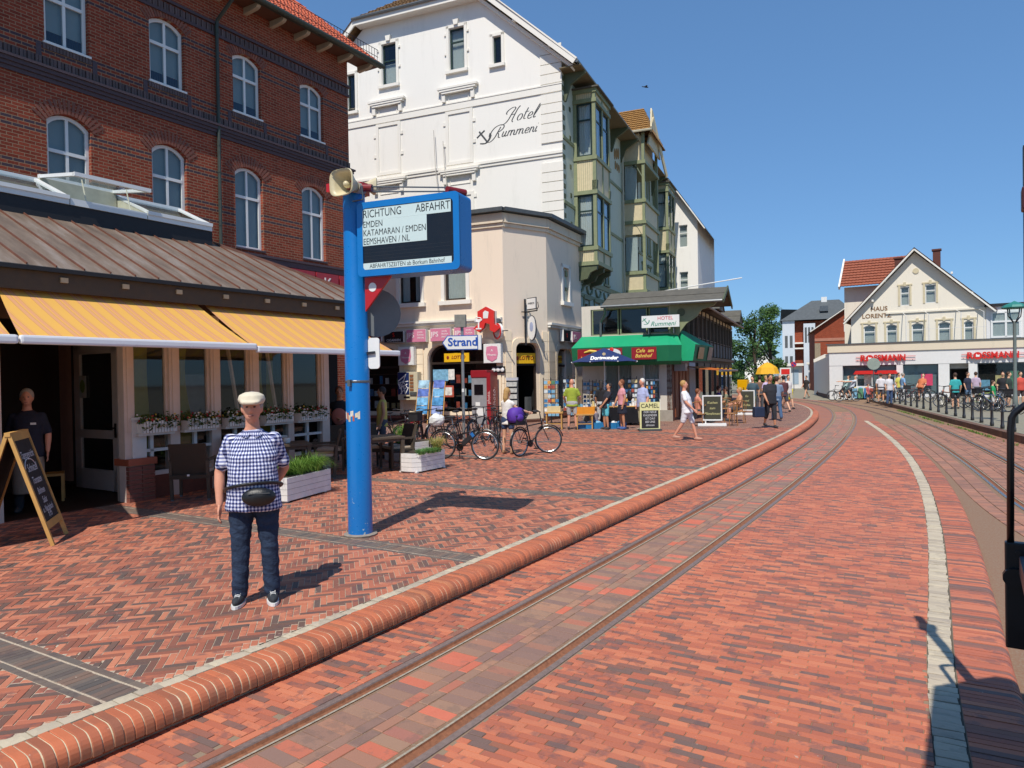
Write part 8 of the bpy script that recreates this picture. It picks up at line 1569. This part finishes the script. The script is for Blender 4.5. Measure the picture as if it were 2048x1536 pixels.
        chain(B, [J['h'+n], J['k'+n], J['k'+n].lerp(J['a'+n], .35), J['a'+n]], [.085*min(g, 1.15), .052, .053, .034]); B.ell(J['a'+n]+(J['t'+n]-J['a'+n])*.45+Vector((0, 0, -.012)), (.03, .05, .022), 10, 6)
    body = blob('body', B, vox*.7, SKIN[skin], T_, 2)
    # top
    S_ = MB(); o = .016
    rings(S_, [(0, -.01*g, .80 if low != 'skirt' else .88, .18*g+o, .13*g+o), (0, -.02*g, .93, .168*g+o, .118*g+o), (0, -.045*(g-1)*3-.01, 1.08, .152*g+o, .112*g+o+.05*(g-1)), (0, -.02*g, 1.25, .165*g**.6+o, .115*g**.6+o), (0, 0, 1.365, .17+o, .096+o), (0, .008, 1.415, .138+o, .08+o), (0, .01, 1.452, .095, .072), (0, .005, 1.478, .072, .066)], TM, 22)
    for n in 'rl':
        if slv > 0:
            e_ = J['s'+n].lerp(J['e'+n], min(1, slv*1.5)); P = [J['s'+n], e_]; Rr = [.064*(.9 if female else 1), .064]
            if slv > .7: P = [J['s'+n], J['e'+n], J['w'+n]]; Rr = [.066, .054, .04]
            chain(S_, P, Rr, 12)
    wk = .009 if vox < .012 else (.007 if vox < .02 else 0); shirt = blob('shirt', S_, vox, cloth(top) if isinstance(top, str) else top, T_, 2, wk)
    # bottom
    if bot:
        P_ = MB(); rings(P_, [(0, 0, hz-.1, .15*g+.01, .11*g+.01), (0, 0, hz, .168*g+.008, .118*g+.008), (0, -.01, hz+.1, .155*g+.006, .11*g+.006)], None, 20)
        if low == 'skirt':
            rings(P_, [(0, 0, .56, .21, .17), (0, 0, .75, .2, .16), (0, 0, .95, .165*g, .12*g)], None, 20)
        else:
            f = {'shorts': .85, 'trousers': 2.0, 'capri': 1.45, 'hot': .45}[low]
            for n in 'rl':
                kn, an, hp = J['k'+n], J['a'+n], J['h'+n]
                if f <= 1: chain(P_, [hp, hp.lerp(kn, f)], [.1*min(g, 1.15), .082 if f > .6 else .092], 12)
                else: chain(P_, [hp, kn, kn.lerp(an, f-1 if f < 1.9 else .99)], [.105*min(g, 1.15), .076, .066 if f > 1.9 else .066], 12)
        blob('trousers' if low in ('trousers', 'capri') else ('skirt' if low == 'skirt' else 'shorts'), P_, vox, cloth(bot) if isinstance(bot, str) else bot, T_, 2, wk)
    for n in 'rl':
        a_, t_ = J['a'+n], J['t'+n]; d = (t_-a_); d.z = 0; d.normalize(); sd = Vector((-d.y, d.x, 0)); F = MB(); Mx = Matrix((sd, d, Vector((0, 0, 1)))).transposed(); z0 = min(a_.z-.085, t_.z-.04)
        F.ell(Vector((a_.x, a_.y, z0+.05))+d*.05, (.046, .135, .042), 12, 8, 0, Mx); F.ell(Vector((a_.x, a_.y, z0+.075)), (.042, .055, .05), 10, 6, 0, Mx)
        sh_ = blob('shoe', F, max(.008, vox*.6), cloth(shoe), T_, 1)
        if vox < .012:
            m = MB(); m.loft([[Vector((a_.x, a_.y, 0))+d*(.05+.142*math.sin(q))+sd*.05*math.cos(q)+Vector((0, 0, zz)) for q in np.linspace(0, 2*math.pi, 18, endpoint=False)] for zz in (z0+.003, z0+.028)]); m.build('sole', M_WHITE, sh_)
            m = MB()
            for i in range(5): c = Vector((a_.x, a_.y, z0+.098-.007*i))+d*(.06+.018*i); m.tube([c-sd*.022, c+Vector((0, 0, .004)), c+sd*.022], .004, 5)
            m.build('laces', M_WHITE, sh_)
    if not bald or hair_long:
        Hh = MB(); Hh.ell(HC_+MH @ Vector((0, .026, .03)), (.092, .1, .112), 14, 9, 0, MH)
        if hair_long: chain(Hh, [HC_+MH @ Vector((0, .06, 0)), HC_+MH @ Vector((0, .085, -.15)), HC_+MH @ Vector((.01, .09, -.28))], [.075, .075, .04], 10)
        blob('hair', Hh, max(.01, vox*.7), HAIR[hair], T_, 1)
    if vox < .025:
        m = MB()
        for s in (-1, 1): m.ell(HC_+MH @ Vector((s*.03, -.086, .012)), (.011, .008, .007), 8, 6, 0, MH)
        m.build('eyes', mat('eye_dark', '#2a2320', .3), T_); m = MB(); m.ell(HC_+MH @ Vector((0, -.083, -.062)), (.024, .01, .006), 8, 6, 0, MH); m.build('mouth', mat('lip', '#9c5d52', .5), T_)
    T_['_hc'] = 0; del T_['_hc']; return T_, HC_, J
# ---- the man in the foreground
t = NT('gingham_shirt'); o = t.obj(); x, y, z = t.sep(o); u = t.math('MULTIPLY', t.math('ARCTAN2', x, t.math('MULTIPLY', y, -1.0)), .205); pr = .0305
bandx = t.math('GREATER_THAN', t.math('FRACT', t.math('DIVIDE', u, pr)), .48); bandz = t.math('GREATER_THAN', t.math('FRACT', t.math('DIVIDE', z, pr)), .48); sm_ = t.math('ADD', bandx, bandz)
col = t.ramp(t.math('DIVIDE', sm_, 2.0), [(0, '#dfe1ea'), (.25, '#7f86b0'), (.75, '#1f2550')], 'CONSTANT'); wr_ = t.noise(o, 9, 4, .6, .4); t.bump(wr_, .5, .03); M_GING = t.fin(col, .8, spec=.2)
t = NT('dark_denim'); o = t.obj(); n = t.noise(o, 5, 5, .65, .3); n2 = t.noise(o, 14, 4, .6, .8); t.bump(n2, .55, .03); M_DEN = t.fin(t.ramp(n, [(.3, '#202a3c'), (.7, '#34445c')]), .85, spec=.2)
mp = (G(463, 1222)+G(550, 1198))/2+Vector((.0, .06, 0))
MAN, HC_, J = person(mp, R(14), 'standing man in a blue checked shirt, flat cream cap, dark jeans and belt bag', M_GING, M_DEN, h=1.80, skin='red', hair='grey', low='trousers', slv=.5, vox=.0105, shoe='#2b3036', girth=1.2, arms={'r': ((-.275, .04, 1.12), (-.27, -.03, .86)), 'l': ((.245, .11, 1.13), (.12, .17, .93))}, name='person')
cp = MB(); MHc = HC_
rings(cp, [(0, MHc.y+.0, MHc.z+.035, .093, .118), (0, MHc.y, MHc.z+.07, .112, .135), (0, MHc.y+.0, MHc.z+.11, .1, .12), (0, MHc.y+.01, MHc.z+.135, .05, .07)]); rings(cp, [(0, MHc.y-.1, MHc.z+.03, .07, .055), (0, MHc.y-.1, MHc.z+.06, .085, .06)]); blob('flat_cap', cp, .009, mat('cream_cap_cloth', '#d3c8b0', .85, .08, 20), MAN, 3)
bg = MB(); bg.ell((.06, -.215, .93), (.14, .055, .08), 14, 8); blob('belt_bag', bg, .01, mat('black_leather', '#17181a', .4, .2, 14, .3), MAN, 2); st = MB(); st.tube([(.23*math.cos(a), -.02+.185*math.sin(a), .985-.03*math.sin(a)+.03*math.cos(a+1)) for a in np.linspace(0, 2*math.pi, 24)[:-1]], .014, 6, closed=True); st.build('belt_strap', mat('black_leather', '#17181a'), MAN); MB().tube([(-.02, -.265, .965), (.15, -.262, .965)], .004, 4).build('zip', M_ZN, MAN)
co_ = MB()
for s in (-1, 1): co_.loft([[Vector((s*x_, y_, z_)), Vector((s*x_*1.06, y_*1.08, z_-.004)), Vector((s*(x_*1.2+dx), y_*1.2-.006, z_-.045)), Vector((s*(x_*1.15+dx), y_*1.15, z_-.05))] for x_, y_, z_, dx in ((.004, -.086, 1.452, .03), (.04, -.075, 1.468, .03), (.068, -.03, 1.482, .015), (.07, .03, 1.49, .01), (.03, .07, 1.49, 0.0))])
blob('collar', co_, .006, M_GING, MAN, 1); pk = MB()
for s in (-1, 1): pk.box(s*.085-.05, s*.085+.05, -.165, -.15, 1.2, 1.3)
# ---- people by the cafe
W_, HW, JW = person(Vector((-7.35, 10.75, PZ)), R(28), 'waiter in navy shirt and long grey apron standing in the cafe doorway', '#1e2233', '#2b2c30', h=1.84, skin='red', hair='grey', low='trousers', slv=.55, vox=.015, girth=1.1)
ap = MB(); rings(ap, [(0, -.03, .28, .2, .12), (0, -.03, .7, .2, .135), (0, -.02, 1.0, .19, .14)]); blob('apron', ap, .015, cloth('#8f8578'), W_); MB().box(.05, .12, -.16, -.15, 1.27, 1.3).build('name_badge', M_WHITE, W_)
MB().tube([JW['wr'] + Vector((.03*math.cos(a), .03*math.sin(a), 0)) for a in np.linspace(0, 6.28, 12)[:-1]], .008, 5, closed=True).build('watch', M_RIM, W_)
ch = thing('wooden_chair', 'brown wooden chair inside the cafe doorway behind the waiter', 'chair', PV.W(-.55, 1.4, PZ), R(120)); m = MB(); m.box(-.2, .2, -.2, .2, .42, .46); m.build('seat', M_PINE, ch)
for x in (-.18, .18):
    for y in (-.18, .18): MB().box(x-.02, x+.02, y-.02, y+.02, 0, .42 if y < 0 else .95).build('leg', M_PINE, ch)
for z in (.6, .72, .84): MB().box(-.16, .16, .17, .19, z, z+.05).build('back_slat', M_PINE, ch)
wm, HW, JW = person(Vector((-3.92, 16.1, PZ)), R(12), 'woman in black top and denim shorts holding a round pink bag by the cafe corner', '#1b1b1d', '#6f86a8', h=1.74, skin='tan', hair='auburn', low='hot', slv=.2, vox=.017, female=True, arms={'r': ((-.25, -.02, 1.15), (-.06, -.2, 1.08)), 'l': ((.25, -.02, 1.15), (.08, -.2, 1.06))})
RB = thing('round_bag', 'round dusty pink bag held by the woman in the black top', 'bag', Vector((-3.92, 16.1, PZ))+Vector((.03, -.2, 1.1)), R(12)); m = MB(); m.ell((0, 0, 0), (.17, .05, .19), 16, 10); m.build('bag', mat('dusty_pink_cloth', '#a8665a', .8, .1), RB, smooth=True)
person(Vector((-3.15, 17.2, PZ)), R(-80), 'person with yellow straps mostly hidden behind the blue pole', '#c9b45a', '#4a4f5a', h=1.7, skin='tan', hair='dark', low='shorts', slv=0, vox=.02, female=True)
gl, HW, JW = person(G(1018, 909)+Vector((-.02, .1, 0)), R(148), 'blonde girl in denim shorts holding a black bicycle', '#e4ded6', '#35486a', h=1.62, skin='fair', hair='blond', legs='stand', low='hot', slv=.15, vox=.016, female=True, hair_long=True, shoe='#8f6a4c', arms={'r': ((-.27, -.12, 1.2), (-.36, -.42, 1.12)), 'l': ((.25, -.1, 1.2), (.1, -.4, 1.1))}, turn=-10)
person(G(1145, 859), R(172), 'man in a lime green T-shirt and grey shorts seen from behind', '#93a336', '#a9a7a6', h=1.78, skin='red', hair='grey', low='shorts', vox=.019, girth=1.1, bald=True, arms={'r': ((-.28, -.02, 1.15), (-.24, -.2, .95)), 'l': ((.28, -.02, 1.15), (.24, -.2, .95))})
person(G(1212, 859), R(-70), 'youth in navy T-shirt and turquoise shorts bending over the goods', '#22242f', '#5cb6c4', h=1.62, skin='tan', hair='dark', low='shorts', vox=.019, lean=-14, arms={'l': ((.2, -.1, 1.15), (.15, -.2, .9))})
person(G(1204, 854), R(160), 'dark haired person in black top just behind the turquoise shorts', '#1d1c20', '#c8c4c0', h=1.68, skin='tan', hair='dark', low='capri', vox=.02, female=True, hair_long=True)
w2, HW, JW = person(G(1245, 859), R(-78), 'woman in a pink top and navy skirt with a black shoulder bag', '#cf8f96', '#1d2233', h=1.72, skin='tan', hair='auburn', low='skirt', slv=.3, vox=.018, female=True, shoe='#3c5a94', arms={'r': ((-.24, -.08, 1.15), (-.2, -.2, .92))})
SB = thing('shoulder_bag', 'black shoulder bag on the back of the woman in pink', 'bag', G(1245, 859)+Vector((.28, .05, 1.18)), R(-78)); m = MB(); m.ell((0, 0, 0), (.16, .09, .2), 12, 8); m.build('bag', M_SAD, SB, smooth=True)
person(G(1286, 861), R(-60), 'man in a lavender shirt and khaki shorts by the goods', '#a3abce', '#a9a78a', h=1.75, skin='red', hair='white', low='capri', vox=.018, girth=1.15, shoe='#8a8276')
person(G(1192, 856), R(-150), 'small child crouching behind the blue crates', '#8a7f86', '#5a76a0', h=.95, skin='fair', hair='brown', legs='sit', low='shorts', vox=.03)
wl2, HW, JW = person(G(1374, 881), R(64), 'woman in white top and white shorts walking across the plaza', '#dedde0', '#d8d8dc', h=1.7, skin='red', hair='blond', legs='walk', low='shorts', vox=.018, girth=1.12, female=True, lean=-6, stride=.26, shoe='#b58b78', slv=.45)
HBG = thing('handbag', 'black handbag carried by the woman in white', 'bag', G(1374, 881)+Vector((.27, .15, .62)), R(64)); m = MB(); m.box(-.14, .14, -.05, .05, 0, .22); m.build('bag', M_SAD, HBG, bevel=.02); MB().tube([(-.09, 0, .22), (0, 0, .36), (.09, 0, .22)], .01, 5).build('handle', M_SAD, HBG)
# ---- seated at the far cafe terrace
for (px_, py_), rz, lab, top, sk, hr in (((1396, 846), 95, 'seated guest in a salmon pink top left of the nearer swinging board', '#c87f6a', 'red', 'auburn'), ((1452, 836), -100, 'seated man in an olive grey T-shirt at the cafe terrace', '#7c7d64', 'tan', 'brown'), ((1480, 842), -95, 'seated guest in an orange top beside the farther swinging board', '#c98f6a', 'red', 'blond'), ((1438, 830), 80, 'seated guest in a purple shirt at the back of the terrace', '#6a4f94', 'fair', 'brown')):
    g_ = G(px_, py_); person(g_, R(rz), lab, top, '#3e4046', h=1.72, skin=sk, hair=hr, legs='sit', low='shorts', vox=.024, group='guests seated at the far cafe')
# ---- walkers down the street
bm_, HW, JW = person(G(1541, 856), R(8), 'man with black shirt and long dark shorts carrying a navy bag along the kerb', '#24252b', '#26272d', h=1.82, skin='tan', hair='dark', legs='walk', low='capri', vox=.018, stride=.12, girth=1.1)
NB = thing('travel_bag', 'navy travel bag carried by the man in long dark shorts', 'bag', G(1541, 856)+Vector((-.42, -.05, .38)), R(10)); m = MB(); m.box(-.19, .19, -.1, .1, 0, .36); m.build('bag', mat('navy_bag', '#1c2a44', .6, .12), NB, bevel=.04); MB().tube([(-.1, 0, .36), (-.08, 0, .55), (.08, 0, .55), (.1, 0, .36)], .013, 5).build('handle', M_SAD, NB)
for (px_, py_), rz, lab, top, bot, kw in (((1554, 841), 170, 'walker in blue jeans just behind the man with the navy bag', '#7488a0', '#3b5575', dict(low='trousers', legs='walk', hair='brown')), ((1506, 829), -40, 'man in a black and white striped shirt behind the farther swinging board', '#3f5560', '#5c6450', dict(low='shorts', hair='dark', legs='walk')), ((1533, 826), 30, 'walker in a pale lilac top in the crowd down the street', '#b9a8c8', '#8a7f78', dict(low='shorts', hair='blond', female=True)), ((1568, 826), 190, 'walker in a dark red top in the crowd down the street', '#5a3438', '#3c3c44', dict(low='shorts', hair='dark', legs='walk')), ((1577, 818), 10, 'walker in a white top in the crowd down the street', '#c9c5c2', '#9a9284', dict(low='shorts', hair='brown', legs='walk', female=True)), ((1520, 822), 160, 'walker in a brown top in the crowd down the street', '#7a5c4a', '#4a4a50', dict(low='trousers', hair='dark')), ((1560, 812), 0, 'small walker in a beige top far down the street', '#a08a74', '#55555a', dict(low='shorts', hair='grey')), ((1613, 797), -70, 'walker in a black top crossing the rails far down the street', '#2e2a28', '#4a4038', dict(low='hot', hair='dark', legs='walk', female=True)), ((1642, 790), 60, 'walker in a coral red top by the white side wall', '#b5525e', '#5a6a8a', dict(low='shorts', hair='auburn', legs='walk')), ((1653, 789), -60, 'walker in a crimson top by the white side wall', '#a03a48', '#2c3040', dict(low='shorts', hair='dark', legs='walk'))):
    person(G(px_, py_, 0.0 if px_ > 1600 else PZ), R(rz), lab, top, bot, h=1.72, vox=.026, group='walkers down the street', **kw)
kd, HW, JW = person(G(1582, 812), R(15), 'small child in a yellow dress walking down the street', '#d8c63c', '#d8c63c', h=1.15, skin='tan', hair='brown', low='skirt', vox=.024, legs='walk', stride=.15, kid=True)
# ---- the crowd before the drugstore
def rider(p, rz, label, blabel, top, bot, col, hair='brown'):
    bike(p, rz, blabel, col, seg=16, group='bicycles before the drugstore'); d = Vector((math.cos(rz), math.sin(rz), 0)); person(p+d*.24, rz+R(90), label, top, bot, h=1.72, legs='ride', low='shorts', vox=.028, hair=hair, lean=-22, group='riders before the drugstore')
RD = lambda px_, py_: G(px_, py_, .17 if px_ > 1760 else .0)
rider(RD(1712, 803), R(172), 'cyclist in a pale grey shirt riding left past the white pillar', 'dark bicycle ridden by the pale grey shirt', '#c3cad2', '#3a3c44', '#242528', 'grey'); rider(RD(1698, 801), R(168), 'cyclist in a mint shirt riding just ahead of the pale grey shirt', 'dark bicycle ridden by the mint shirt', '#a9c9c4', '#22242a', '#2a2b2e')
for i, ((px_, py_), rz, lab, top, bot, kw) in enumerate((
    ((1736, 806), 40, 'child in red and white top beside the end of the kerb wall', '#b85a60', '#3c4a5c', dict(h=1.2)), ((1762, 806), 150, 'person in a white shirt with back turned before the drugstore window', '#d9d6da', '#55565c', {}), ((1779, 809), 10, 'person in white top with a red bag on the chest', '#cfcdd0', '#3f5578', dict(low='trousers')), ((1806, 803), 90, 'person in a sky blue shirt and white trousers before the pillar', '#7fa6cc', '#d5d5d5', dict(low='trousers', hair='grey')), ((1842, 803), -60, 'bending person in an orange top among the parked bicycles', '#c8744a', '#7a4a3a', dict(lean=-25)), ((1884, 791), -75, 'youth in black vest walking past the open drugstore door', '#24252c', '#8fa0b4', dict(legs='walk')), ((1911, 818), 170, 'person in a teal shirt with black backpack seen from behind', '#35a3a3', '#23252c', {}), ((1936, 808), 20, 'person in a navy top with jeans shorts before the drugstore', '#23283c', '#5d7896', dict(low='shorts')), ((1952, 806), 150, 'person in a lilac top next to the navy top', '#b8a4b8', '#8a8890', dict(female=True)), ((1986, 822), 60, 'child in a bright green T-shirt before the bicycles', '#239a5c', '#cfcdc8', dict(h=1.35)), ((2006, 812), -30, 'person in a black T-shirt and grey shorts beside the green child', '#1f2024', '#6c6c72', {}), ((2018, 815), 40, 'person in dark clothes near the street lamp', '#2c3a34', '#3a3c40', {}), ((2041, 812), 0, 'person in a red shirt at the right edge behind the handrail', '#c24a3c', '#4a3c3c', {}), ((1798, 800), 20, 'person in a yellow top behind the bollards', '#c8bf5a', '#4f5a66', {}))):
    kw = dict(kw); h_ = kw.pop('h', 1.7); person(RD(px_, py_), R(rz), lab, top, bot, h=h_, vox=.03, group='shoppers before the drugstore', **dict(dict(low='shorts'), **kw))
BKC = [('#2a2b2e', 'black'), ('#8a2a2a', 'dark red'), ('#3b5a7a', 'blue'), ('#c96a24', 'orange'), ('#4a4d50', 'grey'), ('#9ab24a', 'lime green'), ('#7a7d80', 'silver')]
spots = [(1832, 805, 'beside the bending orange top'), (1818, 803, 'behind the sky blue shirt'), (1790, 806, 'left of the sky blue shirt'), (1925, 814, 'before the navy top'), (1945, 816, 'below the lilac top'), (1962, 817, 'between the lilac top and the green child'), (1975, 820, 'just left of the green child'), (1998, 821, 'just right of the green child'), (2014, 822, 'left of the street lamp'), (2034, 824, 'right of the street lamp'), (1768, 804, 'by the white shirt'), (1752, 803, 'near the end of the kerb wall')]
for i, (px_, py_, where) in enumerate(spots):
    c, cn_ = BKC[i % len(BKC)]; bike(RD(px_, py_)+Vector((-.4, 0, 0)), R(-20+37*(i % 5)), cn_+' bicycle '+where, c, seg=14, group='bicycles before the drugstore', basket=(i % 3 == 0))
for i, (px_, lab) in enumerate(((1730, 'small red roofed ice cart before the drugstore window'), (1775, 'small goods cart with a red roof behind the white shirt'))):
    g_ = G(px_, 797, 0.05); T_ = thing('goods_cart', lab, 'cart', g_, R(-33), 'red roofed carts'); MB().box(-.55, .55, -.3, .3, .25, .9).build('cart_body', M_FAS, T_); MB().pxz([(-.7, 1.75), (.7, 1.75), (.55, 2.0), (-.55, 2.0)], -.45, .45).build('cart_roof', M_REDS, T_)
    for x in (-.5, .5): MB().box(x-.02, x+.02, -.28, .28, .9, 1.75).build('cart_post', M_WHITE, T_); MB().cyl((x*.7, -.32, .2), (x*.7, .32, .2), .2, n=12).build('wheel', M_TYRE, T_)
BNC = ['blue', 'pale blue', 'light grey', 'sand coloured', 'brick red', 'green', 'cream', 'dark blue', 'orange']
for i in range(9):
    x = -9.8+i*.38; w_ = thing('display_bin', BNC[(i*4+1) % 9]+' goods bin in the row along the drugstore window', 'bin', RS.W(x, -2.75, 0), RS.rz, 'goods bins along the drugstore window'); MB().box(-.15, .15, -.15, .15, .1, .8).build('bin_body', CARDM[(i*4+1) % 9], w_); MB().ell((0, 0, .8), (.13, .13, .1), 8, 5).build('contents', CARDM[(i*7+3) % 9], w_)
WS_ = thing('grass_tuft_row', 'weeds growing along the foot of the dark kerb wall', 'weeds', (0, 0, 0)); m = MB(); rg = random.Random(5)
for i in range(160):
    a = rg.choice((rg.uniform(24, 40), rg.uniform(30, 34), rg.uniform(36, 46))); p, t_ = WALL.at(min(a, WALL.len-.2), -.30); grass_tuft(m, (p[0], p[1], bedz(p[1])-.01), 7, .12, .05, rg)
m.build('blades', M_GR1, WS_)['kind'] = 'stuff'; WS_['kind'] = 'stuff'
